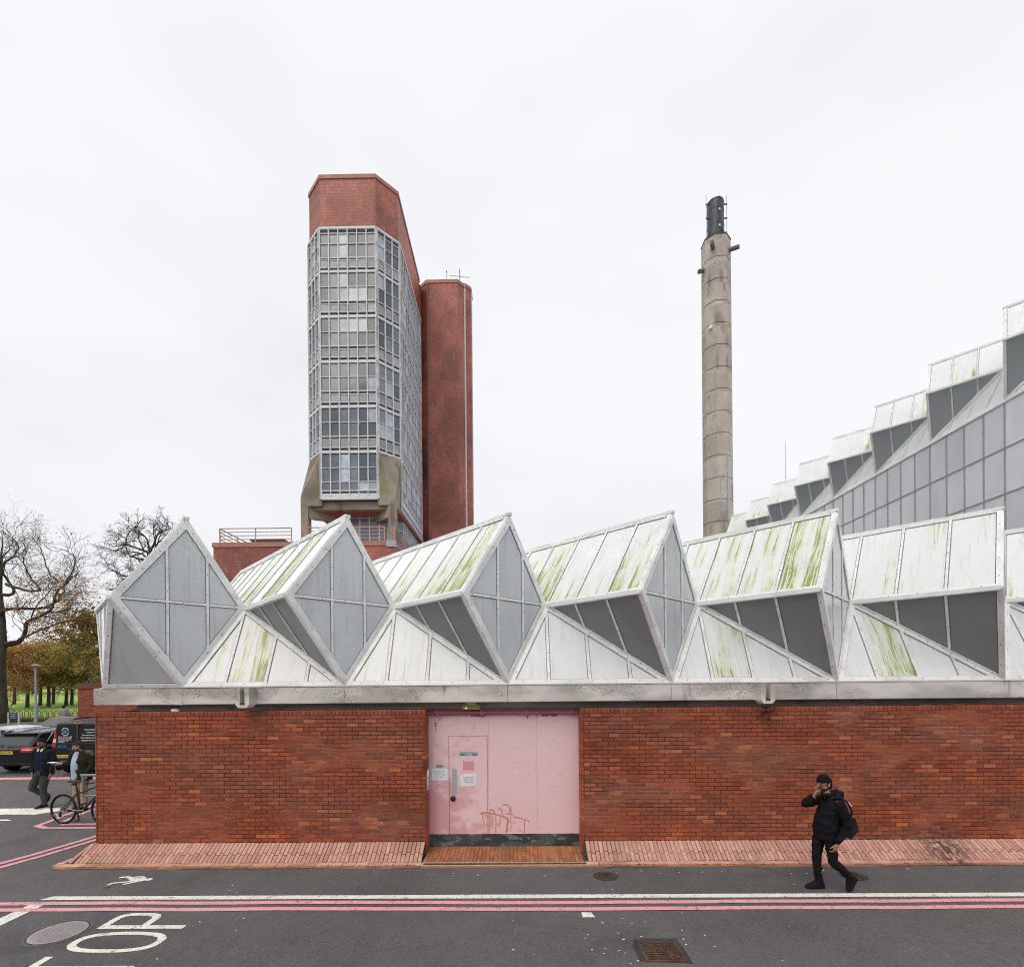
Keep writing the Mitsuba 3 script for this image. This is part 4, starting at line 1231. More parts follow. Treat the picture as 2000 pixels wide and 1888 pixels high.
def glaze(p0, p1, nb, zmax, zmin, limit=9999, side=False):
    """Curtain wall along the plan segment p0-p1: bays of frames, panes, spandrels and vents between zmax and zmin."""
    p0, p1 = np.array([*p0, 0.0]), np.array([*p1, 0.0])
    ex = unit(p1 - p0); W = np.linalg.norm(p1 - p0); n = np.array([ex[1], -ex[0], 0])
    if np.dot(n, CAM - p0) < 0: n = -n
    bw = W / nb
    panes, rest, vent, span, fr = 0, MB(), MB(), MB(), MB()

    def slab(b, a, c, z0, z1, d0, d1, uv=(0, 0)):
        v = np.array([p0 + ex * x + n * d + [0, 0, z] for x in (a, c) for d in (d0, d1) for z in (z0, z1)])
        return b.put(v, BOXF, uv)
    runs = {}
    for zt, zb, kd in zrows:
        if zt > zmax + .01 or zb < zmin - .3: continue
        base = .12 + .30 * blind.random()
        for k in range(nb):
            a, c = k * bw + .045, (k + 1) * bw - .045
            if kd == 'w':
                if runs.get(k, 0) <= 0: runs[k] = int(blind.integers(2, 4)); runs[(k, 't')] = float(np.clip((.04 + .30 * blind.random() ** 1.4) if blind.random() < .76 else .70 + .25 * blind.random(), 0, 1))
                runs[k] -= 1
                tn = runs[(k, 't')] * (.9 + .2 * blind.random())
                m = slab(MB(), a, c, zb + .035, zt - .035, -.09, -.055, (tn, blind.random()))
                if panes < limit and not side: obj('window_pane', m, WINDOW, tower); panes += 1
                else: rest.put(*m.data()[:2], (tn, blind.random()))
                slab(fr, k * bw + .045, (k + 1) * bw - .045, zb - .024, zb + .024, -.07, .012)
            elif kd == 'v':
                slab(vent, a + .06, c - .06, zb + .04, zt - .05, -.06, -.03); slab(fr, a, c, zb - .02, zb + .03, -.08, .008); slab(fr, a, c, zt - .05, zt - .01, -.08, .004)
            elif kd == 's':
                slab(span, a + .03, c - .03, zb + .03, zt - .03, -.08, -.02, (blind.random(), 0)); slab(fr, a, c, zb - .025, zb + .025, -.08, .010)
            elif kd == 'd':
                slab(vent, a + .02, c - .02, zb + .03, zt - .03, -.10, -.08)
            else:
                slab(fr, a, c, zb + .02, zt - .02, -.10, .02)
    for k in range(nb + 1):
        x = k * bw; wd = .034 if 0 < k < nb else .06
        slab(fr, max(0, x - wd), min(W, x + wd), zmin, zmax, -.12, .012 if side else .05)
    slab(fr, 0, W, zmax - .02, zmax + .14, -.15, .06)
    slab(fr, 0, W, zmin - .10, zmin + .02, -.15, .06)
    obj('window_frame', fr, MULL, tower)
    if rest.n: obj('further_panes', rest, WINDOW, tower, kind='stuff')
    if vent.n: obj('vents', vent, VENT, tower, kind='stuff')
    if span.n: obj('spandrels', span, SPAN, tower, kind='stuff')


F = facet_pts(0)
glaze((TX0 + .02, TY), (TX1 - .02, TY), 6, 35.40, 16.25, limit=110)
glaze((TX1 + .06, TY + .06), (OX1 - .02, TY + CHM - .02), 3, 35.40, 19.62, limit=60)
glaze((OX0 + .02, TY + CHM - .02), (TX0 - .06, TY + .06), 3, 35.40, 19.62, limit=60)
glaze((OX1 + .02, TY + CHM + .05), (OX1 + .02, BACK - .05), 13, 35.40, 15.75, side=True)
# corner posts of pale concrete between the facets
for (x, y, z0) in ((TX0 - .03, TY - .0, 16.2), (TX1 + .03, TY - .0, 16.2), (OX1 + .0, TY + CHM + .01, 15.7), (OX0 - .0, TY + CHM + .01, 19.6)):
    obj('corner_post', prism(MB(), np.array(sg.Point(x, y + .05).buffer(.085, 3).exterior.coords)[:-1], z0, 35.5), CONCRETE, tower)
# strip lights seen through the glass
for a, c in (((-11.6, TY + .6, 28.6), (-11.2, TY + 2.2, 28.75)),): pass
# raked concrete brackets under the chamfers, columns and beam
for s, xa, xb in ((-1, OX0, TX0), (1, OX1, TX1)):
    zt, zb, zc = 19.55, 16.35, 15.75
    xo = -15.20 if s < 0 else -8.42; xi = -14.67 if s < 0 else -8.92
    yo = TY + .05
    ptsT = [(xa, TY + CHM, zt), (xb, TY + .1, zt), (xa, TY + 2.3, zt), (xb, TY + 2.3, zt)]
    ptsB = [(xo, yo, zb), (xb, yo, zb), (xo, yo + 2.2, zb), (xb, yo + 2.2, zb), (xo, yo, zc), (xb, yo, zc), (xo, yo + 2.2, zc), (xb, yo + 2.2, zc)]
    m = m3.Manifold.hull_points(np.array(ptsT + ptsB, float))
    obj('concrete_bracket', MB().mesh(m), AGGREGATE, tower)
    obj('column', MB().box2((min(xo, xi), yo + .02, 9), (max(xo, xi), yo + .56, zc)), AGGREGATE, tower)
    m = m3.Manifold.hull_points(np.array([(xi, yo + .1, zc), (xi - s * .05, yo + .1, zc - .85), (xi - s * 1.35, yo + 1.5, zc - .75), (xi - s * 1.45, yo + 1.6, zc - .25), (xi - s * 1.5, yo + 1.6, zc), (xi, yo + 1.3, zc), (xi, yo + 1.0, zc - .7)], float))
    obj('haunch', MB().mesh(m), AGGREGATE, tower)
obj('beam', MB().box2((-14.9, TY + .35, 15.55), (-8.7, TY + .9, 16.12)), AGGREGATE, tower)
obj('soffit', MB().box2((-14.6, TY + .9, 15.50), (OX1 - .1, BACK, 15.72)), TILE, tower)
# recessed glazing of the lobby under the tower
LB = [(-12.95, TY + 1.75), (-10.05, TY + 1.75), (-8.55, TY + 3.1), (-8.55, BACK - .5), (-14.2, BACK - .5), (-14.2, TY + 3.0)]
obj('lobby_core', prism(MB(), [(x * .98 - .22, y + .18) for x, y in LB], 12.6, 15.5), mat('lobby_wall', (0.33, 0.33, 0.33), .6), tower)
lob, lpane = MB(), 0
for (a, c, nb) in ((LB[0], LB[1], 4), (LB[1], LB[2], 3), (LB[2], LB[3], 9), (LB[5], LB[0], 3)):
    a, c = np.array([*a, 0.]), np.array([*c, 0.]); ex = unit(c - a); W = np.linalg.norm(c - a)
    for k in range(nb + 1):
        q = a + ex * W * k / nb; lob.bar(q + [0, 0, 12.6], q + [0, 0, 15.5], .08, .08)
    for z in (14.75, 15.42, 13.1): lob.bar(a + [0, 0, z], c + [0, 0, z], .06, .06)
    nn = np.array([-ex[1], ex[0], 0]) * .03
    for k in range(nb):
        q0, q1 = a + ex * (W * k / nb + .05), a + ex * (W * (k + 1) / nb - .05)
        for z0, z1 in ((12.6, 14.70), (14.80, 15.38)):
            m = MB().bar((q0 + q1) / 2 + [0, 0, (z0 + z1) / 2] - ex * np.linalg.norm(q1 - q0) / 2 + nn, (q0 + q1) / 2 + [0, 0, (z0 + z1) / 2] + ex * np.linalg.norm(q1 - q0) / 2 + nn, .02, z1 - z0, uv=(.1 + .35 * blind.random(), blind.random()))
            obj('lobby_pane', m, WINDOW, tower)
obj('lobby_frame', lob, MULL, tower)
obj('roof_hatch', MB().box2((-9.6, TY + 1.0, TZ), (-9.5, TY + 1.1, TZ + .55)), BLACK, tower)

# red tiled terrace block at the tower's foot
ter = thing('terrace_block', 'low red tiled terrace block with a brown coping at the foot of the tower', 'building')
PX0, PX1, PY, PZ = -20.85, -8.25, 25.0, 12.90
b = MB(); prism(b, [(PX0, PY), (PX1, PY), (PX1, 44), (PX0, 44)], 0, PZ - .32); obj('tiled_wall', b, TILE, ter)
b = MB(); prism(b, [(PX0 - .06, PY - .06), (PX1 + .06, PY - .06), (PX1 + .06, 44), (PX0 - .06, 44)], PZ - .32, PZ); obj('coping', b, COPING, ter)
obj('metal_corner', MB().box2((PX1 - .55, PY - .075, PZ - .42), (PX1 + .08, PY + .3, PZ + .02)), STEEL, ter)


def railing(name, label, a, c, z, nposts, h=1.05, extra=()):
    k = thing(name, label, 'railing', 'pink railings on the terrace')
    a, c = np.array([*a, z]), np.array([*c, z])
    for i, hh_ in enumerate((1.0, .76, .52, .28)):
        obj('rail', MB().bar(a + [0, 0, h * hh_], c + [0, 0, h * hh_], .045 if i else .06, .045 if i else .06), PINKMETAL, k)
    for i in range(nposts):
        q = a + (c - a) * i / (nposts - 1); obj('post', MB().bar(q, q + [0, 0, h], .05, .05), PINKMETAL, k)
    return k


railing('terrace_railing', 'pink terrace railing left of the tower column, in front of a dark sloping roof', (PX0 + .3, PY + .25), (-15.5, PY + .25), PZ, 3)
railing('terrace_railing', 'pink railing at the left end of the terrace, running back', (PX0 + .3, PY + .3), (PX0 + .3, PY + 9), PZ, 5)
railing('terrace_railing', 'pink railing between the two columns under the tower', (-14.6, PY + .25), (-9.0, PY + .25), PZ, 3)
railing('terrace_railing', 'pink railing along the right side of the terrace, running back', (PX1 - .1, PY + .5), (PX1 - .1, PY + 9), PZ, 5)
dk = thing('sloping_roof', 'dark sloping roof slab behind the terrace railing', 'roof')
obj('slab', MB().mesh(m3.Manifold.hull_points(np.array([(-19.6, 27.2, 13.75), (-17.0, 27.2, 13.80), (-15.9, 26.6, 13.12), (-18.6, 26.6, 13.10), (-19.6, 28.5, 13.75), (-17.0, 28.5, 13.8), (-15.9, 28.5, 13.1), (-18.6, 28.5, 13.1)], float))), mat('dark_roof', (0.05, 0.047, 0.05), .7), dk)

# stair tower and lift tower behind
st = thing('stair_tower', 'plain red tiled stair tower behind the right side of the office tower', 'building')
SXa, SXb, SY = -7.75, -4.96, 35.6
pts = [(SXa - .6, SY + .55), (SXa, SY), (SXb, SY), (SXb + .5, SY + .5), (SXb + .5, SY + 6), (SXa - .6, SY + 6)]
b = MB(); prism(b, pts, 0, 39.15); obj('tiled_shaft', b, TILE, st)
b = MB(); prism(b, [(SXa - .66, SY + .52), (SXa - .03, SY - .06), (SXb + .03, SY - .06), (SXb + .56, SY + .47), (SXb + .56, SY + 6), (SXa - .66, SY + 6)], 39.15, 39.45); obj('coping', b, COPING, st)
obj('drainpipe', MB().tube([(SXa + .08, SY - .10, 9), (SXa + .08, SY - .10, 39.1)], .07, 8), mat('drain', (.16, .12, .115), .5), st)
obj('dark_joint', MB().box2((SXa - .75, SY - .05, 8), (SXa - .55, SY + 1, 39.0)), TILE, st)
obj('white_strip', MB().box2((SXb + .52, SY + .6, 5), (SXb + .62, SY + 1.1, 39.3)), mat('pale_strip', (.60, .52, .52), .6), st)
lt = thing('lift_tower', 'slim red tiled lift tower at the right edge of the tower group, carrying aerials', 'building')
b = MB(); prism(b, [(-7.0, 37.7), (-4.44, 37.7), (-3.96, 38.2), (-3.96, 39.4), (-7.0, 39.4)], 0, 40.45); obj('tiled_shaft', b, TILE, lt)
b = MB(); prism(b, [(-7.05, 37.64), (-4.41, 37.64), (-3.90, 38.17), (-3.90, 39.4), (-7.05, 39.4)], 40.45, 40.75); obj('coping', b, COPING, lt)
obj('white_strip', MB().box2((-3.97, 38.25, 5), (-3.90, 38.6, 40.5)), 'mat_pale_strip', lt)
ae = thing('aerial', 'rooftop aerial with three crossbars on the lift tower', 'aerial')
obj('mast', MB().tube([(-5.05, 39, 40.7), (-5.12, 39, 43.2)], .04, 6), BLACK, ae)
for z, l in ((42.5, .95), (41.7, .95), (41.25, .9)): obj('crossbar', MB().bar((-5.1 - l, 38.7, z - .12), (-5.1 + l, 39.3, z + .12), .035, .035), STEEL, ae)
ae = thing('mast', 'thin upright aerial mast left of the crossbar aerial', 'aerial')
obj('pole', MB().tube([(-6.35, 39, 40.7), (-6.38, 39, 42.9)], .03, 6), STEEL, ae); obj('tip', MB().box((-6.38, 39, 42.95), (.09, .09, .12)), BLACK, ae)

# ------------------------------------------------------------------ chimney
ch = thing('chimney', 'tall octagonal concrete chimney with a black flue and three stub pipes', 'chimney')
CX, CY, R0, R1, CZ = 16.14, 30.2, 1.14, 1.08, 37.45


def octo(r, rot=math.pi / 8, c=(0, 0)):
    return np.array([(c[0] + r * math.cos(rot + k * math.pi / 4), c[1] + r * math.sin(rot + k * math.pi / 4)) for k in range(8)])


nseg = 22; hs = CZ / nseg
for k in range(nseg):
    ra, rb = R0 + (R1 - R0) * k / nseg, R0 + (R1 - R0) * (k + 1) / nseg
    z0, z1 = k * hs + .032, (k + 1) * hs - .032
    lo, hi = octo(ra, c=(CX, CY)), octo(rb, c=(CX, CY))
    v = np.vstack([np.c_[lo, np.full(8, z0)], np.c_[hi, np.full(8, z1)]])
    f = [[i, (i + 1) % 8, 8 + (i + 1) % 8, 8 + i] for i in range(8)]
    tri = np.vstack([np.array(f)[:, [0, 1, 2]], np.array(f)[:, [0, 2, 3]], [[8, 8 + i, 9 + i] for i in range(1, 7)], [[0, i + 1, i] for i in range(1, 7)]])
    obj('segment', MB().put(v, tri), CHIMNEYCONC, ch)
b = MB(); v, f = extrude2d(sg.Polygon(octo(R1 - .06, c=(CX, CY))), 0, CZ - .03); obj('joint_core', b.put(v, f), 'mat_tower_core', ch)
FLUE = mat('flue', lambda p, n, uv: mix((0.022, 0.025, 0.035), (0.07, 0.078, 0.10), fbm(p.x * 2, p.y * 2, p.z * 1.1, 4)), .45)
lp = octo(R1 + .03, c=(CX, CY)); v, f = extrude2d(sg.Polygon(lp), CZ, CZ + .10); obj('cap_plate', MB().put(v, f), FLUE, ch)
obj('flue', MB().tube([(CX, CY, CZ + .1), (CX, CY, CZ + 3.25)], .62, 28), FLUE, ch, smooth=40)
for z in (CZ + 1.25, CZ + 2.45, CZ + 3.15): obj('flue_band', MB().tube([(CX, CY, z), (CX, CY, z + .06)], .637, 28), FLUE, ch, smooth=40)
for k in range(8):
    a = math.pi / 8 + k * math.pi / 4; d = np.array([math.cos(a), math.sin(a), 0])
    obj('gusset', MB().mesh(m3.Manifold.hull_points(np.array([np.array([CX, CY, CZ + .1]) + d * .60 + np.cross([0, 0, 1], d) * s * .02 + o for s in (-1, 1) for o in (np.zeros(3), d * .36, np.array([0, 0, .85]))]))), FLUE, ch)
for sx in (-1, 1):
    obj('lightning_rod', MB().tube([(CX + sx * .80, CY - .2, CZ - .6), (CX + sx * .80, CY - .2, CZ + 3.7)], .022, 6), STEEL, ch)
    for z in (CZ + 1.9, CZ + 3.0): obj('rod_clip', MB().bar((CX + sx * .55, CY - .2, z), (CX + sx * .84, CY - .2, z), .06, .08), BLACK, ch)
for z in (CZ + .95, CZ + 2.2, CZ + 3.25): obj('stud', MB().box((CX + .05, CY - .67, z), (.10, .06, .14)), WHITE, ch)
for p, d, l in (((CX - .62, CY - .95, CZ - 1.0), (-.45, -.85, -.05), .55), ((CX + .95, CY - .75, CZ - 1.0), (.9, -.35, .05), .52), ((CX - 1.05, CY - .1, CZ - 2.1), (-.70, -.5, -.55), .62)):
    p, d = np.array(p), unit(d)
    k = obj('stub_pipe', MB().tube([p - d * .3, p + d * l], .155, 14), mat('stub', (.16, .15, .14), .6) if 'mat_stub' not in scene else 'mat_stub', ch, smooth=40)
    obj('mouth', MB().tube([p + d * (l - .01), p + d * (l + .01)], .115, 12), PIT, k)
obj('conduit', MB().tube([(CX + .35, CY - 1.13, 8), (CX + .35, CY - 1.13, 20.4)], .045, 6), STEEL, ch)
obj('conduit', MB().tube([(CX - .22, CY - 1.13, 8), (CX - .22, CY - 1.13, 18.8)], .035, 6), STEEL, ch)
obj('patch', MB().box((CX - .78, CY - .84, 30.4), (.24, .05, .26), np.array([[.707, .707, 0], [-.707, .707, 0], [0, 0, 1]])), PAPER, ch)
CRACK = mat('efflorescence', (.62, .59, .55), .9)
for x0_, zt, zb, sd in ((.24, 34.6, 30.2, 1), (.26, 20.5, 12, 2), (.2, 28.0, 26.5, 3), (-.5, 36.0, 35.0, 4)):
    zz_ = np.arange(zt, zb, -.35); xx_ = CX + x0_ + np.random.default_rng(sd).normal(0, .05, len(zz_)).cumsum() * .6
    for a_ in range(0):
        pass
    P3 = [(x, CY - R0 * math.cos(math.pi / 8) - .004 + (0 if abs(x - CX) < .45 else (abs(x - CX) - .45)), z) for x, z in zip(xx_, zz_)]
    if x0_ > 0: obj('pale_streak', MB().tube(P3, .014, 4), CRACK, ch)
mst = thing('radio_mast', 'thin needle mast rising behind the shed roof right of the chimney', 'mast')
obj('needle', MB().tube([(26.8, 40, 12), (26.8, 40, 26.5)], [.05, .02], 6), STEEL, mst)
# ------------------------------------------------------------------ trees of the park
BARK = mat('bark', lambda p, n, uv: mix((0.048, 0.042, 0.037), (0.115, 0.103, 0.092), fbm(p.x * 4, p.y * 4, p.z * 1.2, 4)), 0.95)
BARKG = mat('green_bark', lambda p, n, uv: mix((0.05, 0.047, 0.035), (0.115, 0.11, 0.085), fbm(p.x * 5, p.y * 5, p.z * 1.4, 4)), 0.95)


def leaf_fn(p, n, uv):
    """uv.x picks the hue: 0 green, 0.5 yellow brown, 1 rust; uv.y the tone."""
    h = uv.x
    c = mix((0.15, 0.175, 0.05), (0.42, 0.285, 0.115), smoothstep(0.15, 0.55, h))
    c = mix(c, (0.35, 0.165, 0.085), smoothstep(0.6, 1.0, h))
    return c * (0.8 + 1.1 * uv.y)


scene['mat_leaf'] = {'type': 'principledthin', 'base_color': mikit.proc(leaf_fn), 'roughness': 0.6, 'diff_trans': 1.0, 'spec_trans': 0.0}


def leaves(b, centres, spread, size, hue, hvar, r):
    c = np.asarray(centres, float); n = len(c)
    c = c + r.normal(0, 1, (n, 3)) * spread
    a = r.normal(0, 1, (n, 3)); a /= np.linalg.norm(a, axis=1, keepdims=True)
    q = r.normal(0, 1, (n, 3)); w = np.cross(a, q); w /= np.linalg.norm(w, axis=1, keepdims=True)
    s = size * r.uniform(.6, 1.3, (n, 1))
    v = np.stack([c - a * s, c + w * s * .45, c + a * s, c - w * s * .45], 1).reshape(-1, 3)
    f = (np.arange(n) * 4)[:, None] + np.array([[0, 1, 2, 3]])
    h = np.clip(hue + r.normal(0, hvar, n), 0, 1); t = r.uniform(0, 1, n)
    uv = np.repeat(np.stack([h, t], 1), 4, 0)
    b.put(v, f, uv)


def grow(b, p, d, r0, L, level, r, tips, bend=.25, splits=(2, 4), shrink=.72, droop=0.0, seg=4, minr=.006, mids=None):
    """A branch that wanders from p along d and forks at its end and along its run."""
    pts = [np.asarray(p, float)]; d = unit(d)
    for k in range(seg):
        d = unit(d + r.normal(0, bend, 3) + np.array([0, 0, -droop]))
        pts.append(pts[-1] + d * L / seg)
    rad = np.linspace(r0, r0 * .62, seg + 1)
    b.tube(pts, np.maximum(rad, minr), 6 if r0 > .05 else 3, cap=False)
    if mids is not None and level <= 2: mids.extend(pts[1:])
    if level == 0:
        tips.append(pts[-1]); return
    for k in range(int(r.integers(*splits)) + 1):
        at = pts[-1] if k < 2 else pts[int(r.integers(1, seg))]
        nd = unit(d + r.normal(0, .55, 3) + np.array([0, 0, .10 - droop]))
        grow(b, at, nd, r0 * (.62 if k < 2 else .45), L * shrink * r.uniform(.75, 1.15), level - 1, r, tips, bend, splits, shrink, droop, seg, minr, mids)


# the big beech-like tree at the left edge, its main limbs drawn from the photograph into the plane of its trunk
ty = 31.6; S_ = 90.7; X0, Y0_ = -42.72, 3.2
H_ = lambda cx, cy: (X0 + cx / S_ - .25, ty, 3.2 + ((1336 - 980) * 3.821 - cy) / S_)
big = thing('bare_tree', 'big spreading tree with bare twigs and a few rust leaves at the left edge', 'tree')
r = np.random.default_rng(3); b = MB(); tips, mids = [], []
tr = [H_(10, 1650), H_(6, 1500), H_(0, 1300), H_(5, 1150), H_(22, 1040), H_(20, 850), H_(8, 660), H_(20, 500), H_(26, 380), H_(38, 290), H_(30, 210)]
b.tube(np.array(tr), [.60, .49, .44, .40, .35, .28, .20, .13, .075, .04, .012], 12); b.tube([H_(10, 1750), H_(10, 1650)], [.8, .62], 12)
obj('trunk', b, BARKG, big, smooth=True)
limbs = [([(30, 1070), (110, 980), (250, 890), (380, 820), (470, 690), (560, 600), (640, 560)], .20), ([(24, 850), (130, 790), (260, 770), (400, 700), (460, 590), (500, 430), (430, 330)], .17),
         ([(10, 680), (90, 620), (30, 480), (20, 360), (60, 260)], .15), ([(60, 600), (170, 640), (280, 650), (300, 590), (270, 480), (240, 400), (310, 330)], .12), ([(15, 660), (110, 470), (210, 420), (220, 330), (150, 250)], .12),
         ([(460, 590), (400, 480), (400, 380), (330, 250)], .07), ([(40, 1050), (200, 1010), (330, 940), (520, 880), (680, 930)], .12), ([(470, 690), (560, 700), (640, 640), (700, 650)], .06), ([(380, 820), (500, 800), (600, 760)], .07),
         ([(0, 900), (-140, 800), (-260, 640), (-340, 480), (-360, 330)], .18), ([(0, 700), (-100, 560), (-140, 400), (-90, 260)], .14), ([(5, 1080), (-150, 1000), (-330, 900), (-450, 800)], .16), ([(250, 890), (300, 740), (380, 640), (350, 560)], .07)]
b = MB(); tw = MB()
for q, r0 in limbs:
    n = len(q)
    off = np.concatenate([[0], np.cumsum(r.normal(0, .45, n - 1))])
    P = np.array([np.array(H_(*c)) + [0, o, 0] for c, o in zip(q, off)])
    t = np.linspace(0, 1, n); tt = np.linspace(0, 1, n * 4)
    from scipy.interpolate import CubicSpline
    P2 = CubicSpline(t, P)(tt)
    P2 = P2 + np.vstack([[0, 0, 0], r.normal(0, .035, (len(tt) - 1, 3))])
    b.tube(P2, np.linspace(r0, r0 * .2, len(tt)) * .88, 7)
    for k in range(4, len(tt), 1):
        d = P2[k] - P2[k - 1]
        for _ in range(1 if k < len(tt) - 3 else 2):
            nd = unit(unit(d) + r.normal(0, .75, 3) + [0, 0, .15])
            grow(tw, P2[k], nd, r0 * .17 * (1 - .5 * k / len(tt)) + .008, r.uniform(.9, 1.7), 2, r, tips, bend=.28, splits=(1, 4), shrink=.72, minr=.006, mids=mids)
obj('limb', b, BARKG, big, smooth=True, kind='stuff')
obj('twigs', tw, BARK, big, kind='stuff')
mids = np.array(mids); lw = MB()
pr = np.clip((12.5 - mids[:, 2]) / 5, .05, 1) * np.clip((mids[:, 0] + 45) / 5, .2, 1)
sel = mids[r.random(len(mids)) < pr * .9]
leaves(lw, np.repeat(sel, 2, 0), .20, .085, .85, .22, r)
obj('leaves', lw, 'mat_leaf', big, kind='stuff')

# bare tree behind the first lantern
bt = thing('bare_tree', 'leafless tree with fine dark twigs rising behind the first roof lantern', 'tree')
r = np.random.default_rng(14); b, tw, tips = MB(), MB(), []
fx, fy = -37.9, 42.0
b.tube([(fx + .3, fy, 0), (fx + .2, fy, 8), (fx, fy, 14.2), (fx - .15, fy, 16.8)], [.42, .34, .26, .20], 8)
for d, L, r0, z in (((-.9, .1, .35), 2.6, .13, 16.0), ((-.75, -.2, .62), 2.6, .12, 16.7), ((-.2, .2, .95), 2.3, .12, 16.8), ((.35, 0, .9), 2.3, .12, 16.8), ((.75, .1, .6), 2.2, .11, 16.3), ((-1.0, 0, .05), 2.5, .10, 14.6), ((.9, -.1, .35), 2.0, .10, 15.2), ((-.9, .2, -.05), 2.0, .08, 13.6), ((.1, -.8, .7), 2.0, .09, 16.0)):
    grow(tw, (fx - .1, fy, z), d, r0, L * .86, 5, r, tips, bend=.20, splits=(1, 4), shrink=.72, minr=.011)
obj('trunk', b, BARK, bt, smooth=True); obj('branches', tw, BARK, bt, kind='stuff')


def leafy(label, x, y, h, rad, hue, hvar, n, seed, z0=2.4, size=.13, trunk_r=.3, group=None, dens=1.0):
    k = thing('park_tree', label, 'tree', group)
    r = np.random.default_rng(seed); tw, tips, mids = MB(), [], []
    zt = z0 + .6
    tb = MB().tube([(x, y, -.1), (x + .1, y, zt * .6), (x, y, zt + 1.2)], [trunk_r * 1.25, trunk_r, trunk_r * .8], 8)
    obj('trunk', tb, BARK, k, smooth=True)
    for j in range(9):
        a = j * 2.4 + r.normal(0, .2); el = r.uniform(.15, 1.1)
        d = np.array([math.cos(a) * math.cos(el), math.sin(a) * math.cos(el), math.sin(el)])
        z = zt + r.uniform(-.3, 1.2)
        grow(tw, (x, y, z), d, trunk_r * .45, max(1.2, rad * .55) * (.75 + .5 * math.sin(el) * h / (rad * 2 + 1e-6) * .6), 3, r, tips, bend=.22, splits=(1, 3), shrink=.72, minr=.02, mids=mids)
    m = np.array(mids + tips)
    e = ((m[:, 0] - x) / rad) ** 2 + ((m[:, 1] - y) / rad) ** 2 + ((m[:, 2] - (zt + (h - zt) * .5)) / ((h - zt) * .62)) ** 2
    m = m[(e < 1.25) & (m[:, 2] > z0)]
    lb = MB()
    cl = m[r.integers(0, len(m), n // 14)]
    leaves(lb, np.repeat(cl, 14, 0), .34, size, hue, hvar, r)
    obj('branches', tw, BARK, k, kind='stuff')
    obj('leaves', lb, 'mat_leaf', k, kind='stuff')
    return k


leafy('olive green and yellow tree between the big tree and the first lantern', -37.8, 37.0, 13.4, 3.8, .24, .2, 9000, 31, z0=5.5, size=.17)
leafy('rust brown tree low at the left, beside the big tree trunk', -63.0, 50.0, 12.0, 4.6, .85, .2, 9000, 32, z0=2.6, size=.17)
rows_ = [(-80.0, 68.8, 10.5, 5.2, .62, 'tan leaved park tree farthest left on the lawn'), (-67.3, 58.2, 9.5, 4.2, .58, 'tan leaved park tree left of the lamp post'), (-69.8, 62.6, 11.0, 4.8, .42, 'brown green park tree just right of the lamp post'),
         (-65.2, 59.1, 10.5, 4.2, .22, 'dark green park tree behind the grey cyclist'), (-72.6, 67.6, 11.5, 4.8, .35, 'green brown park tree seen between two nearer trunks'), (-65.3, 61.9, 10.5, 4.0, .78, 'rust orange park tree left of the brick annex'),
         (-67.4, 65.1, 11.0, 4.4, .55, 'yellow brown park tree nearest the brick annex'), (-58.5, 57.5, 11.0, 4.4, .38, 'green park tree half hidden behind the brick annex')]
for i, (x, y, h, rd, hu, lab) in enumerate(rows_):
    leafy(lab, x, y, h, rd, hu, .2, 8000, 40 + i, z0=2.6, size=.18, trunk_r=.19, group='autumn trees on the park lawn')
# distant belt of trees closing the park
r = np.random.default_rng(77); lb = MB()
nb = 2600
cx_ = r.uniform(-210, -60, nb); cy_ = 118 + r.uniform(-6, 10, nb) + (cx_ + 130) * -.25
top = 9.5 + 3.5 * meshkit.fbm(np.stack([cx_ * .09, cx_ * 0, cx_ * 0], 1), 3, 5)
cz_ = 2.5 + (top - 2.5) * np.sqrt(r.random(nb))
leaves(lb, np.repeat(np.stack([cx_, cy_, cz_], 1), 10, 0), .75, .5, .45, .3, r)
obj('tree_belt', lb, 'mat_leaf', label='distant belt of autumn trees closing off the park', cat='trees', kind='stuff')
# ------------------------------------------------------------------ parked cars
RUBBER = mat('rubber', (0.018, 0.018, 0.019), 0.8)
CARGLASS = mat('car_glass', (0.03, 0.035, 0.04), 0.04, specular=0.7)
CHROME = mat('chrome', (0.62, 0.63, 0.65), 0.18, metallic=1.0)
TRIMBLACK = mat('black_trim', (0.02, 0.02, 0.022), 0.55)
LAMPRED = mat('lamp_red', (0.45, 0.012, 0.02), 0.12, clearcoat=1.0)
LAMPCLEAR = mat('lamp_clear', (0.62, 0.62, 0.64), 0.15, clearcoat=1.0)
PLATEY = mat('plate_yellow', (0.72, 0.47, 0.04), 0.45)
for nm, c_ in (('black', (0.012, 0.012, 0.014)), ('silver', (0.50, 0.53, 0.57)), ('purple', (0.060, 0.018, 0.045)), ('grey', (0.20, 0.21, 0.23)), ('vanblack', (0.016, 0.017, 0.02))):
    mat('paint_' + nm, c_, 0.16, specular=0.5)


def rbox(lo, hi, r, seg=10):
    (x0, y0, z0), (x1, y1, z1) = lo, hi
    return hullof([((x, y, z), r) for x in (x0 + r, x1 - r) for y in (y0 + r, y1 - r) for z in (z0 + r, z1 - r)], seg)


def mbox(lo, hi):
    lo, hi = np.asarray(lo, float), np.asarray(hi, float)
    return m3.Manifold.cube((hi - lo).tolist()).translate(lo.tolist())


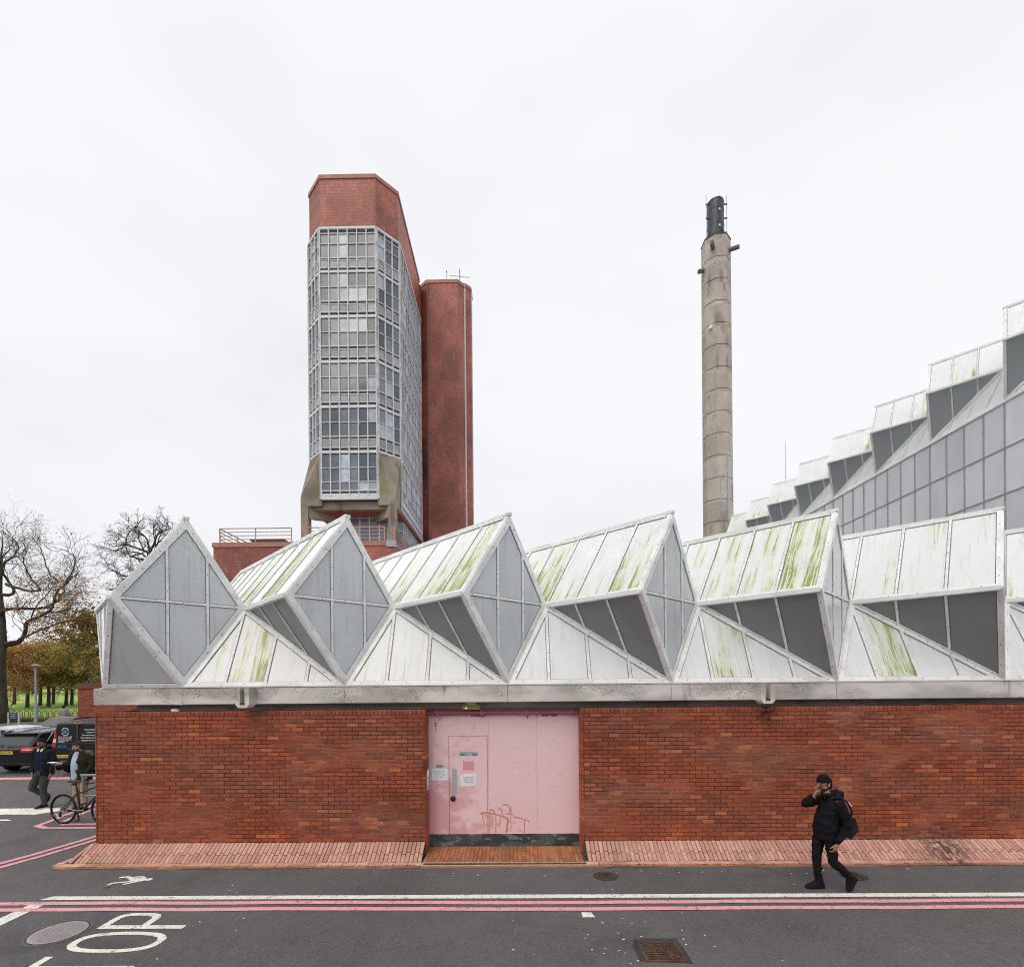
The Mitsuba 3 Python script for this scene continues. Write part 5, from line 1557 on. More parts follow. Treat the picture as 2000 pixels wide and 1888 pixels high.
class Car:
    """Built with its tail at y = 0 facing -y and its nose at y = L; placed at (x, y) with heading rot."""

    def __init__(self, label, x, y, rot, W, L, paint, cat='car', group='cars parked at the left', name='parked_car'):
        self.k = thing(name, label, cat, group); self.W, self.L, self.paint = W, L, 'mat_paint_' + paint
        c, s = math.cos(rot), math.sin(rot)
        self.R = np.array([[c, -s, 0], [s, c, 0], [0, 0, 1.0]]); self.o = np.array([x, y, 0.0])

    def place(self, m, uv=(0, 0)):
        v, f, _ = meshkit.arrays(m) if not isinstance(m, MB) else (*m.data()[:2], None)
        return MB().put(v @ self.R.T + self.o, f, uv)

    def add(self, name, m, mat_, parent=None, smooth=28, **kw):
        if isinstance(m, m3.Manifold) and m.is_empty(): return None
        return obj(name, self.place(m), mat_, parent or self.k, smooth=smooth, **kw)

    def shell(self, sections, grow_=0.0, seg=12):
        """sections: list of runs; each run a list of (y, z0, z1, half width, r); neighbours are hulled."""
        parts = []
        for run in sections:
            rings = [[((sx * (hw - r), y, z), r + grow_) for sx in (-1, 1) for z in (z0 + r, z1 - r)] for (y, z0, z1, hw, r) in run]
            for a, c in zip(rings[:-1], rings[1:]): parts.append(hullof(a + c, seg))
        return union(parts)

    def build(self, lower, cabin, wheels, wr, glass_boxes, tail=None, hubs=True):
        W = self.W
        low = self.shell(lower); cab = self.shell(cabin)
        body = low + cab
        for wy in wheels:
            body = body - m3.Manifold.cylinder(W + 1, wr + .06, circular_segments=28).rotate([0, 90, 0]).translate([-W / 2 - .5, wy, wr])\
                + rbox((-W / 2 + .26, wy - wr - .1, .3), (W / 2 - .26, wy + wr + .1, .6), .02, 6)
        self.add('body', body, self.paint)
        big_cab = self.shell(cabin, .008)
        for nm, boxes in glass_boxes.items():
            g = union([big_cab ^ m3.Manifold.hull_points(np.array(bx, float)) if not isinstance(bx, m3.Manifold) else big_cab ^ bx for bx in boxes])
            self.add(nm, g, CARGLASS)
        for wy in wheels:
            for s in (-1, 1):
                xo = s * (W / 2 - .01)
                w = self.add('wheel', m3.Manifold.cylinder(.21, wr, circular_segments=28).rotate([0, 90, 0]).translate([xo - (.21 if s > 0 else 0), wy, wr]), RUBBER)
                self.add('rim', m3.Manifold.cylinder(.015, wr * .66, circular_segments=20).rotate([0, 90, 0]).translate([xo - (.0 if s > 0 else .015), wy, wr]), 'mat_paint_silver', w)
        return low, cab

    def skin(self, name, lower, box_, mat_, grow_=.006, parent=None, **kw):
        return self.add(name, self.shell(lower, grow_) ^ box_, mat_, parent, **kw)

    def words(self, s, h, x, y, z, mat_, parent, bold=False, name='lettering', right=False, slant=0.0):
        t = meshkit.text_mesh(s, h, .002, bold); v = np.array(t.vertices)
        w = v[:, 0].max() - v[:, 0].min(); v[:, 0] += -v[:, 0].min() - (w if right else w / 2 if right is None else 0)
        vv = np.stack([x + v[:, 0] + slant * v[:, 1], y - v[:, 2], z + v[:, 1]], 1)
        return obj(name, MB().put(vv @ self.R.T + self.o, t.faces), mat_, parent)


# black estate car, tail towards the camera
W, L = 1.85, 4.85
car = Car('black estate car with chrome trim and a yellow number plate, tail towards the camera', -17.92, 8.25, 0, W, L, 'black')
low = [[(.10, .30, .80, .80, .10), (.04, .34, .98, .88, .10), (.55, .24, 1.00, .92, .12), (3.2, .24, 1.00, .925, .12), (4.4, .26, .92, .88, .12), (4.82, .34, .74, .74, .10)]]
cab = [[(.10, .92, 1.02, .80, .05), (.52, .92, 1.43, .70, .06), (1.6, .92, 1.50, .70, .07), (2.6, .92, 1.47, .69, .07), (3.55, .92, 1.02, .78, .04)]]
car.build(low, cab, (.98, 3.85), .325, {
    'rear_window': [[(sx * a, y, z) for sx in (-1, 1) for (a, z) in ((.66, 1.02), (.60, 1.37)) for y in (-.1, .50)]],
    'side_window': [[(x, y, z) for x in (sx * .5, sx * 1) for (y, z) in ((.62, 1.08), (.95, 1.38), (1.55, 1.40), (1.55, 1.06))] for sx in (-1, 1)] + [[(x, y, z) for x in (sx * .5, sx * 1) for (y, z) in ((1.63, 1.06), (1.63, 1.40), (2.45, 1.38), (2.45, 1.06))] for sx in (-1, 1)],
    'windscreen': [[(sx * a, y, z) for sx in (-1, 1) for (a, y, z) in ((.60, 2.62, 1.40), (.68, 3.50, 1.04), (.68, 3.9, 1.1), (.6, 3.2, 1.5))]]})
for s in (-1, 1):
    tl = car.skin('tail_lamp', low, union([mbox((min(s * .52, s * 1.0), -.2, .80), (max(s * .52, s * 1.0), .42, .97))]), LAMPRED)
    car.skin('lens_strip', low, mbox((min(s * .58, s * .97), -.2, .872), (max(s * .58, s * .97), .30, .905)), LAMPCLEAR, .009, tl)
    car.skin('bumper_reflector', low, mbox((min(s * .50, s * .80), -.2, .36), (max(s * .50, s * .80), .1, .385)), CHROME, .008)
    car.add('roof_rail', MB().tube([(s * .66, .55, 1.47), (s * .68, .8, 1.535), (s * .68, 2.3, 1.54), (s * .66, 2.6, 1.49)], .018, 6), CHROME)
    car.add('window_trim', MB().tube([(s * .79, .60, 1.06), (s * .735, .92, 1.395), (s * .722, 1.5, 1.43), (s * .722, 2.5, 1.41)], .012, 6), CHROME)
car.add('chrome_bar', MB().box2((-.50, -.080, .900), (.50, -.02, .935)), CHROME)
car.skin('bumper_insert', low, mbox((-.62, -.2, .30), (.62, .3, .44)), TRIMBLACK, .005)
car.add('spoiler', rbox((-.62, .34, 1.40), (.62, .62, 1.44), .018, 8), car.paint)
pl_ = car.add('number_plate', MB().box2((-.26, -.080, .74), (.26, -.068, .85)), PLATEY)
car.words('KV61 UXP', .062, 0, -.0815, .762, BLACK, pl_, True, right=None)
car.add('emblem_ring', trimesh.creation.torus(.042, .007, major_sections=20, minor_sections=6).apply_transform(trimesh.transformations.rotation_matrix(math.pi / 2, [1, 0, 0])).apply_translation([0, -.062, .965]), CHROME)
for a in (90, 210, 330): car.add('emblem_spoke', MB().bar((0, -.062, .965), (.042 * math.cos(math.radians(a)), -.062, .965 + .042 * math.sin(math.radians(a))), .008, .008), CHROME)
car.add('wiper', MB().tube([(.05, -.02, 1.00), (-.30, .06, 1.06)], .011, 5), TRIMBLACK)
car.words('CDI', .034, .42, -.068, .945, CHROME, car.k, True)

# black van with its rear doors towards the camera
W, L = 1.86, 4.5
van = Car('black van with white and blue lettering on its rear doors', -15.12, 7.9, 0, W, L, 'vanblack', 'van')
low = [[(.13, .32, 1.05, .88, .07), (.075, .36, 1.05, .90, .07), (.4, .26, 1.06, .93, .08), (3.3, .26, 1.06, .93, .10), (4.2, .30, .98, .88, .12), (4.5, .36, .80, .74, .10)]]
cab = [[(.055, .98, 1.10, .90, .05), (.13, .98, 1.86, .80, .07), (.9, .98, 1.92, .80, .08), (2.7, .98, 1.90, .78, .08), (3.65, .98, 1.12, .80, .06)]]
van.build(low, cab, (.75, 3.55), .325, {
    'side_window': [[(x, y, z) for x in (sx * .5, sx * 1) for (y, z) in ((2.0, 1.15), (2.0, 1.65), (2.75, 1.65), (3.2, 1.18))] for sx in (-1, 1)],
    'windscreen': [[(sx * a, y, z) for sx in (-1, 1) for (a, y, z) in ((.66, 2.80, 1.80), (.72, 3.60, 1.15), (.72, 4.0, 1.2), (.66, 3.4, 1.9))]]})
van.add('door_gap', MB().box2((-.004, -.001, .62), (.004, .030, 1.80)), PIT)
van.add('brake_light', rbox((-.14, .020, 1.795), (.14, .06, 1.845), .018, 8), LAMPRED)
for s in (-1, 1):
    tl = van.skin('tail_lamp', cab, union([mbox((min(s * .74, s * 1), -.1, .99), (max(s * .74, s * 1), .22, 1.50))]) , LAMPRED, .01)
    van.skin('lens_strip', cab, mbox((min(s * .74, s * 1), -.1, 1.18), (max(s * .74, s * 1), .2, 1.30)), LAMPCLEAR, .013, tl)
    # pressed outline of each door panel
    x0, x1 = (.08, .68) if s > 0 else (-.68, -.08)
    pts = [(x0, 1.15), (x0, 1.70), (x1 - s * .0, 1.70), (x1, 1.15)]
    van.add('door_crease', MB().tube([(x, .012 + .055 * (z - 1.1) / .76 - .004, z) for x, z in [(x0, 1.14), (x1, 1.14)]], .010, 6), van.paint)
    van.add('door_crease', MB().tube([(x1 if s > 0 else x0, .012 + .055 * (z - 1.1) / .76, z) for z in (1.14, 1.72)], .010, 6), van.paint)
van.add('handle_recess', rbox((-.32, -.004, .88), (.10, .03, .97), .02, 8), TRIMBLACK)
van.add('bumper', rbox((-.90, -.06, .36), (.90, .12, .56), .05, 10), TRIMBLACK)
van.add('bumper_strip', MB().box2((-.88, -.064, .50), (.88, -.055, .53)), 'mat_paint_grey')
pl_ = van.add('number_plate', MB().box2((-.86 + .02, -.010, .645), (-.30, .004, .755)), PLATEY)
van.words('YY70 LXO', .064, -.57, -.0115, .668, BLACK, pl_, True, right=None)
VWHITE = mat('van_white', (.78, .78, .78), .5); VBLUE = mat('van_blue', (.06, .30, .66), .5); VRED = mat('van_red', (.62, .02, .06), .4)
yd = lambda z: .004 + .055 * max(0, z - 1.05) / .74 - .006
lg = van.add('logo', union([(m3.Manifold.cylinder(.004, .135, circular_segments=32) - m3.Manifold.cylinder(.01, .113, circular_segments=32).translate([0, 0, -.003])).rotate([90, 0, 0]).translate([-.44, yd(1.55), 1.55]) - mbox((-.70, -1, 1.49), (-.2, 1, 1.61))]), VWHITE)
van.words('ICS', .115, -.44, yd(1.55) - .004, 1.495, VBLUE, lg, True, right=None)
van.words('2', .05, -.44, yd(1.55) - .008, 1.525, VWHITE, lg, True, right=None)
for i, (s, h) in enumerate((('AIR COOLING SYSTEMS', .030), ('Design, supply and installation', .024), ('of energy and cooling systems', .024), ('for all types of building', .024), ('Fully qualified', .024))):
    z = 1.355 - i * .040 - (.01 if i else 0); van.words(s, h, -.67, yd(z) - .003, z, VWHITE, van.k, True)
for i, s in enumerate(('01162 37 383', 'www.ics.co.uk')): van.words(s, .034, -.69, -.003, 1.065 - i * .055, VBLUE, van.k, True)
for i, s in enumerate(('Air Conditioning', 'Refrigeration', 'Renewable Energy', 'Energy Management', 'Ventilation Services')):
    z = 1.60 - i * .093; van.words(s, .036, .60, yd(z) - .003, z, VWHITE, van.k, True, right=True)
    van.add('round_icon', (m3.Manifold.cylinder(.004, .036, circular_segments=20) - m3.Manifold.cylinder(.01, .022, circular_segments=16).translate([0, 0, -.003])).rotate([90, 0, 0]).translate([.66, yd(z), z + .014]), VWHITE)
for a in (90, 210, 330):
    d = np.array([math.cos(math.radians(a)), math.sin(math.radians(a))]); q = np.array([-d[1], d[0]])
    P = np.array([.10 + 0, 1.00]); quad = [P, P + d * .026 + q * .014, P + d * .052, P + d * .026 - q * .014]
    v, f = extrude2d(sg.Polygon(quad), 0, .003); van.add('emblem', MB().put(np.stack([v[:, 0], -.004 - v[:, 2], v[:, 1]], 1), f[:, ::-1]), VRED, smooth=False)

# silver hatchback side on, behind the estate
W, L = 1.78, 4.2
car = Car('silver hatchback parked side on behind the black estate', -19.05, 10.95, math.pi / 2, W, L, 'silver')
low = [[(.04, .32, .95, .82, .12), (.4, .24, .98, .88, .12), (3.2, .24, .96, .88, .12), (4.15, .32, .72, .72, .12)]]
cab = [[(.05, .9, 1.0, .76, .05), (.55, .9, 1.44, .64, .08), (1.6, .9, 1.52, .66, .08), (2.2, .9, 1.48, .66, .08), (3.2, .9, 1.0, .74, .05)]]
car.build(low, cab, (.78, 3.38), .31, {'side_window': [[(x, y, z) for x in (sx * .4, sx * 1) for (y, z) in ((.45, 1.12), (.72, 1.36), (1.28, 1.40), (1.28, 1.02))] for sx in (-1, 1)] + [[(x, y, z) for x in (sx * .4, sx * 1) for (y, z) in ((1.36, 1.02), (1.36, 1.40), (2.2, 1.38), (2.9, 1.02))] for sx in (-1, 1)],
    'rear_window': [[(sx * a, y, z) for sx in (-1, 1) for (a, y, z) in ((.6, .15, 1.02), (.55, .56, 1.38), (.6, -.2, 1.02), (.55, .1, 1.5))]], 'windscreen': [[(sx * a, y, z) for sx in (-1, 1) for (a, y, z) in ((.56, 2.35, 1.42), (.64, 3.15, 1.02), (.64, 3.6, 1.1), (.56, 2.9, 1.5))]]})
# two dark purple cars nose on, behind the van
for i, (x, y, lab, pnt) in enumerate(((-22.4, 13.2, 'dark purple car nose on behind the van, its windscreen mirroring the sky', 'purple'), (-19.95, 12.1, 'dark maroon car directly behind the van roof, its windscreen mirroring branches', 'purple'))):
    car = Car(lab, x, y + 4.3, math.pi, 1.82, 4.3, pnt)
    car.build(low, [[(.05, .9, 1.0, .78, .05), (.6, .9, 1.5, .66, .08), (1.6, .9, 1.58, .68, .08), (2.3, .9, 1.53, .68, .08), (3.35, .9, 1.02, .78, .05)]], (.8, 3.45), .32, {
        'windscreen': [[(sx * a, y_, z) for sx in (-1, 1) for (a, y_, z) in ((.60, 2.42, 1.47), (.70, 3.28, 1.04), (.7, 3.7, 1.1), (.6, 3.0, 1.6))]], 'side_window': [[(x_, y_, z) for x_ in (sx * .4, sx * 1) for (y_, z) in ((.6, 1.06), (.85, 1.42), (2.2, 1.44), (2.95, 1.06))] for sx in (-1, 1)]})
    for s in (-1, 1): car.skin('headlight', low, mbox((min(s * .45, s * .82), 3.9, .60), (max(s * .45, s * .82), 4.4, .74)), LAMPCLEAR)

# ------------------------------------------------------------------ street furniture of the car park and park edge
POSTGREY = mat('post_grey', (0.33, 0.36, 0.42), 0.45)
k = thing('street_lamp', 'slim grey lamp post standing behind the parked cars', 'lamp post')
obj('post', MB().tube([(-39.3, 31, 0), (-39.3, 31, 1.1), (-39.3, 31, 1.15), (-39.3, 31, 4.7)], [.13, .13, .085, .06], 10), POSTGREY, k, smooth=30)
obj('head', MB().tube([(-39.3, 31, 4.66), (-39.3, 31, 4.74), (-39.3, 31, 4.78), (-39.3, 31, 4.88)], [.08, .34, .30, .05], 14), POSTGREY, k, smooth=30)
k = thing('name_board', 'dark navy board with faint lettering between two pale posts by the hedge', 'sign')
obj('board', MB().box2((-40.45, 29.98, .42), (-39.75, 30.02, .95)), mat('board_navy', (.025, .032, .06), .4), k)
for x in (-40.52, -39.68): obj('post', MB().box2((x - .05, 29.95, 0), (x + .05, 30.05, .98)), mat('post_pale', (.50, .52, .58), .5) if 'mat_post_pale' not in scene else 'mat_post_pale', k)
for z in (.80, .66, .54): obj('line', MB().box2((-40.38, 29.972, z), (-39.95, 29.98, z + .035)), 'mat_post_pale', k)
k = thing('bollard', 'short black bollard with pale bands at the left edge below the big tree', 'bollard')
obj('post', MB().tube([(-41.6, 29.5, 0), (-41.6, 29.5, .95)], .13, 12), BLACK, k, smooth=40)
for z in (.10, .86): obj('band', MB().tube([(-41.6, 29.5, z), (-41.6, 29.5, z + .09)], .135, 12), mat('band', (.6, .55, .42), .5) if 'mat_band' not in scene else 'mat_band', k, smooth=40)
k = thing('hoop_fence', 'low black hooped fence along the edge of the park lawn', 'fence')
fx = -46.5
while fx < -24:
    t = np.linspace(0, np.pi, 7)
    pts = [(fx, 34.5, 0), (fx, 34.5, .62)] + [(fx + .19 - .19 * math.cos(q), 34.5, .66 + .19 * math.sin(q)) for q in t] + [(fx + .38, 34.5, .62), (fx + .38, 34.5, 0)]
    obj('hoop', MB().tube(pts, .023, 5), BLACK, k); fx += .545
obj('rail', MB().bar((-46.5, 34.5, .60), (-24, 34.5, .60), .03, .012), BLACK, k); obj('rail', MB().bar((-46.5, 34.5, .12), (-24, 34.5, .12), .03, .012), BLACK, k)
for x in (-42.6, -37.1, -31.6): obj('post', MB().box2((x - .04, 34.46, 0), (x + .04, 34.54, .98)), BLACK, k)
hb = MB(); n = 9000
c_ = np.stack([rng.uniform(-48, -26, n), rng.uniform(32.6, 33.8, n), rng.random(n) ** .7 * .36], 1)
leaves(hb, c_, .03, .06, .25, .2, np.random.default_rng(9))
hb.box2((-48, 32.8, 0), (-26, 33.6, .22), (0.2, .1))
obj('hedge', hb, 'mat_leaf', label='low clipped hedge strip at the foot of the hooped fence', cat='hedge', kind='stuff')
k = thing('annex_wall', 'low red brick annex with a darker coping behind the parked van', 'building')
obj('wall', MB().box2((-25.95, 20, 0), (-11, 26, 2.92)), FARBRICK, k); obj('coping', MB().box2((-26.05, 19.93, 2.92), (-10.9, 26, 3.24)), mat('annex_coping', (.17, .075, .055), .8), k)
k = thing('playground_slide', 'small orange playground slide far across the lawn', 'slide')
obj('chute', MB().bar((-84.5, 72, 2.4), (-82.6, 72, .6), .7, .12), mat('slide_orange', (.62, .26, .08), .5), k)
for x, z in ((-84.5, 2.4), (-83.4, 1.3)): obj('leg', MB().box2((x - .06, 71.8, 0), (x + .06, 71.95, z)), STEEL, k)

# ------------------------------------------------------------------ unseen building, added to darken reflections in glass and car paint
k = thing('added_facing_building', 'long low concrete building added unseen behind the viewpoint to darken reflections', 'building')
b = MB().box2((-75, -40, 0), (70, -28, 6.6)); obj('wall', b, CHIMNEYCONC, k)
obj('parapet', MB().box2((-75.2, -40.2, 6.6), (70.2, -27.8, 7.0)), CONCRETE, k)
wn = MB()
for x in np.arange(-72, 68, 3.2):
    for z in (1.2, 4.2): wn.box2((x, -28.0, z), (x + 1.6, -27.94, z + 1.5), (.15, float((x * 7 + z) % 1)))
obj('windows', wn, WINDOW, k, kind='stuff')
# ------------------------------------------------------------------ people
SKIN_B = mat('skin_brown', lambda p, n, uv: mix((0.30, 0.165, 0.105), (0.36, 0.20, 0.13), fbm(p.x * 30, p.y * 30, p.z * 30, 2)), 0.5)
SKIN_P = mat('skin_pale', lambda p, n, uv: mix((0.52, 0.315, 0.245), (0.58, 0.365, 0.285), fbm(p.x * 30, p.y * 30, p.z * 30, 2)), 0.5)


def cloth(name, a, c, rough=.8, s=1.0):
    return mat(name, lambda p, n, uv, a=a, c=c: mix(a, c, fbm(p.x * 14, p.y * 14, p.z * 14, 3)) * (0.9 + 0.2 * noise(p.x * 160, p.y * 160, p.z * 160)), rough, specular=.06)


CL_BLACK = cloth('cloth_black', (.007, .0075, .010), (.015, .016, .021), .65)
CL_TROUS = cloth('cloth_trousers', (.009, .009, .010), (.018, .018, .020))
CL_NAVY = cloth('cloth_navy', (.012, .014, .022), (.022, .026, .038), .6)
CL_KNIT = cloth('cloth_knit', (.010, .014, .036), (.018, .024, .055))
CL_GREY = cloth('cloth_grey', (.050, .050, .052), (.085, .085, .088))
CL_OLIVE = cloth('cloth_olive', (.020, .020, .013), (.036, .036, .024), .6)
CL_SHOULDER = cloth('cloth_sage', (.09, .095, .08), (.14, .145, .125))
CL_SHIRT = cloth('cloth_shirt', (.34, .42, .58), (.46, .54, .68))
CL_WHITE = cloth('cloth_white', (.62, .62, .62), (.74, .74, .74))
CL_CHINO = cloth('cloth_chino', (.36, .26, .165), (.48, .36, .24))
CL_HOOD = cloth('cloth_hoodie', (.24, .23, .22), (.33, .31, .30))
HAIR_K = cloth('hair_black', (.006, .006, .007), (.014, .013, .014), .5)
HAIR_B = cloth('hair_brown', (.040, .021, .013), (.085, .046, .028), .5)
STUBBLE = cloth('stubble', (.022, .013, .010), (.050, .030, .022), .7)
SHOE_K = cloth('shoe_black', (.008, .008, .009), (.018, .018, .019), .55)
SOLE_W = mat('sole_white', (.55, .54, .52), .7)
SOLE_K = mat('sole_black', (.015, .015, .016), .8)


class Head:
    def __init__(self, c, f, up=(0, 0, 1)):
        self.c = np.asarray(c, float); self.f = unit(f); self.s = unit(np.cross(self.f, up)); self.u = np.cross(self.s, self.f)

    def p(self, f, s, u): return self.c + self.f * f + self.s * s + self.u * u

    def b(self, *q): return hullof([(self.p(f, s, u), r) for f, s, u, r in q], 18)

    def skull(self):
        ms = [self.b((-.028, 0, .035, .084), (.025, 0, .040, .078)), self.b((-.02, 0, .0, .074), (.028, 0, .03, .074), (.045, .024, -.02, .040), (.045, -.024, -.02, .040)),
              self.b((.030, .034, -.045, .034), (.030, -.034, -.045, .034), (.052, .016, -.085, .026), (.052, -.016, -.085, .026), (.0, .045, -.06, .024), (.0, -.045, -.06, .024)),
              self.b((.094, 0, .018, .011), (.112, 0, -.022, .0135)), self.b((.098, .012, -.026, .009), (.098, -.012, -.026, .009)), self.b((.079, .014, -.060, .012), (.079, -.014, -.060, .012)), self.b((.078, .01, -.070, .012), (.078, -.01, -.070, .012)),
              self.b((.082, .03, .020, .012), (.082, -.03, .020, .012))]
        for s in (-1, 1): ms.append(self.b((-.006, s * .078, .006, .012), (-.014, s * .084, .012, .011), (-.004, s * .078, -.026, .010)))
        return ms

    def hair(self, fringe=.0, full=1.0):
        """A cap of hair a centimetre or two deep: full on top, cut away from the face, down to the nape and sideburns."""
        a = self.b((-.030, 0, .038, .0875), (.026, 0, .044, .0815), (.044, 0, .066, .060)) + self.b((-.036, .010, -.01, .0765), (-.036, -.010, -.01, .0765), (-.050, 0, -.050, .050))
        a = a + self.b((.060 + .006 * full, .030, .080 - fringe * full, .025 + .005 * full), (.063 + .011 * full, 0, .082 - fringe * full, .026 + .005 * full), (.060 + .006 * full, -.030, .080 - fringe * full, .025 + .005 * full), (.02, .02, .082 + .016 * full, .050), (.02, -.02, .082 + .016 * full, .050), (-.03, 0, .084 + .016 * full, .05))
        cut = m3.Manifold.hull_points(np.array([self.p(f, s_, u) for f, u in ((.030, .046 - fringe), (.30, .062 - fringe), (.020, -.3), (.3, -.3)) for s_ in (-.2, .2)]))
        cut2 = m3.Manifold.hull_points(np.array([self.p(f, s_, u) for f in (-.030, .021) for s_ in (-.2, .2) for u in (-.3, -.012)]))
        cut2 = cut2 - m3.Manifold.hull_points(np.array([self.p(f, s_, u) for f in (.004, .021) for s_ in (-.2, .2) for u in (-.05, -.012)]))
        return a - cut - cut2

    def beard(self):
        a = self.b((.030, .034, -.046, .0355), (.030, -.034, -.046, .0355), (.0525, .016, -.086, .0272), (.0525, -.016, -.086, .0272), (.004, .045, -.058, .0248), (.004, -.045, -.058, .0248))
        cut = m3.Manifold.hull_points(np.array([self.p(f, s, u) for (f, u) in ((.020, -.048), (.3, -.050), (.016, .1), (.3, .1)) for s in (-.2, .2)]))
        return a - cut + self.b((.088, .022, -.046, .007), (.092, 0, -.044, .007), (.088, -.022, -.046, .007))

    def brows(self, k, m_, glasses=False):
        for s in (-1, 1):
            obj('eyebrow', to_tri(self.b((.088, s * .016, .030, .0055), (.084, s * .044, .031, .005))), m_, k)
            obj('eye', to_tri(self.b((.0835, s * .023, .006, .0075), (.081, s * .038, .006, .0065))), BLACK, k)
        if glasses:
            b = MB()
            for s in (-1, 1):
                t = np.linspace(0, 2 * np.pi, 13); b.tube([self.p(.098, s * .033 + .024 * math.cos(q), .004 + .020 * math.sin(q)) for q in t], .003, 5, cap=False)
                b.tube([self.p(.098, s * .057, .008), self.p(0, s * .082, .012)], .003, 5)
            b.tube([self.p(.102, -.009, .008), self.p(.102, .009, .008)], .003, 5)
            obj('glasses', b, BLACK, k)


def hand_parts(w, f, n, curl=.35, side=1, scale=1.0):
    """Palm, four separate fingers and a thumb: wrist w, fingers along f, curling towards n."""
    f = unit(f); n = unit(np.asarray(n, float) - f * np.dot(n, f)); s = np.cross(f, n) * side
    w = np.asarray(w, float); ms = [hullof([(w, .025), (w + f * .085 + s * .030, .0125), (w + f * .088 - s * .030, .0125), (w + f * .03 + s * .03, .014), (w + f * .03 - s * .026, .014)], 10)]
    for off, L, in ((.031, .070), (.0105, .082), (-.0105, .078), (-.031, .060)):
        p = w + f * .086 + s * off; a = 0; q = [(p, .0100)]
        for frac in (.46, .30, .24):
            a += curl; p = p + (f * math.cos(a) + n * math.sin(a)) * L * frac; q.append((p, .0085 if frac > .28 else .0072))
        ms.append(limb(q, 8))
    t0 = w + f * .022 + s * .030
    q = [(t0, .014), (t0 + (f * .62 + s * .60 + n * .35) * .040, .0115), (t0 + (f * .80 + s * .45 + n * .45) * .072, .0095)]
    ms.append(limb(q, 8))
    return ms


def loft(secs):
    """secs: (cx, cy, z, rx, ry); an oval tube through them."""
    t = np.linspace(0, 2 * np.pi, 20, endpoint=False)
    rings = [np.stack([cx + rx * np.cos(t), cy + ry * np.sin(t), z + 0 * t], 1) for cx, cy, z, rx, ry in secs]
    return union([m3.Manifold.hull_points(np.vstack([a, c])) for a, c in zip(rings[:-1], rings[1:])])


def wear(k, name, m, mat_, o, refine=.022, smooth=6, amp=.018, scale=9, seed=0, stretch=(1, 1, .6), label=None):
    t = to_tri(m, refine, smooth)
    if amp: t = crease(t, amp, scale, seed, stretch)
    t.vertices = t.vertices + np.asarray(o, float)
    return obj(name, MB().put(np.array(t.vertices), t.faces), mat_, k, smooth=True, label=label)


def shoe(heel, toe, w=.045, h=.085, up=(0, 0, 1)):
    heel, toe, up = np.asarray(heel, float), np.asarray(toe, float), np.asarray(up, float)
    d = unit(toe - heel); up = unit(up - d * np.dot(up, d)); s = np.cross(d, up); L = np.linalg.norm(toe - heel)
    P = lambda a, b_, c: heel + d * a * L + s * b_ + up * c
    top = union([hullof([(P(.14, 0, h * .62), .042), (P(.22, 0, h + .03), .040), (P(.45, 0, h * .62), .036), (P(.75, 0, .045), .036), (P(.90, 0, .036), .030), (P(.12, 0, .045), .040), (P(.70, .012, .036), .036), (P(.70, -.012, .036), .036)], 12)])
    sole = hullof([(P(a, b_, c), .012) for a, b_ in ((.06, .022), (.06, -.022), (.35, .026), (.35, -.026), (.75, .038), (.75, -.038), (.95, .018), (.95, -.018)) for c in (.012, .026)], 8)
    return top, sole


def shoes(k, prs, o, mt, sole_m):
    for he, to, up in prs:
        a, c = shoe(he, to, up=up)
        kk = wear(k, 'shoe', a, mt, o, .014, 3, .004, 20); wear(k + '__' + kk.split('__')[-1], 'sole', c, sole_m, o, .02, 2, 0)


def skeleton(head, chains, hands):
    return union(head.skull() + [limb(c, 12) for c in chains] + hands)


# --- the man walking in front of the right wall, hand at his mouth, heading left
O = np.array([4.735, -1.60, 0.0])
k = thing('person', 'person in black walking left past the brick wall, one hand raised to the mouth', 'person')
hd = Head((.020, -.005, 1.598), (-.95, -.27, -.04))
nearH = hand_parts((.062, -.225, .765), (-.28, .02, -.95), (-.5, .9, 0), .55, -1)
farH = hand_parts((-.112, .03, 1.405), (.30, -.20, .93), (.80, -.40, -.30), .62, 1)
sk = skeleton(hd, [[((.035, 0, 1.50), .055), ((.10, 0, 1.40), .062), ((.11, 0, 1.15), .10), ((.05, 0, .92), .10)], [((.13, -.18, 1.35), .05), ((.215, -.23, 1.04), .042), ((.062, -.225, .765), .028)],
                   [((.10, .18, 1.34), .05), ((-.175, .12, 1.295), .042), ((-.112, .03, 1.405), .028)], [((.05, -.09, .88), .08), ((.09, -.09, .47), .05), ((.36, -.08, .22), .036)], [((.03, .09, .88), .08), ((-.04, .09, .47), .05), ((.0, .09, .09), .036)]], nearH + farH)
t = to_tri(sk, .010, 3); obj('body', MB().put(np.array(t.vertices) + O, t.faces), SKIN_B, k, smooth=True)
wear(k, 'hair', hd.hair(fringe=.012), HAIR_K, O, .009, 2, .016, 45, 3)
wear(k, 'beard', hd.beard(), STUBBLE, O, .012, 1, 0, label='short dark beard')
for q in (0,): pass
hd2 = Head(np.array(hd.c) + O, hd.f); hd2.brows(k, HAIR_K, True)
torso = loft([(.05, 0, .835, .155, .17), (.045, 0, .93, .172, .185), (.078, 0, 1.10, .168, .185), (.118, 0, 1.27, .142, .195), (.125, 0, 1.38, .10, .155), (.105, 0, 1.455, .07, .08)])
sl = limb([((.14, -.18, 1.355), .070), ((.185, -.22, 1.20), .066), ((.215, -.23, 1.03), .058), ((.15, -.23, .90), .054), ((.075, -.225, .80), .047)], 14)
sf = limb([((.10, .17, 1.345), .072), ((-.04, .16, 1.30), .068), ((-.178, .12, 1.285), .070), ((-.125, .05, 1.385), .050)], 14)
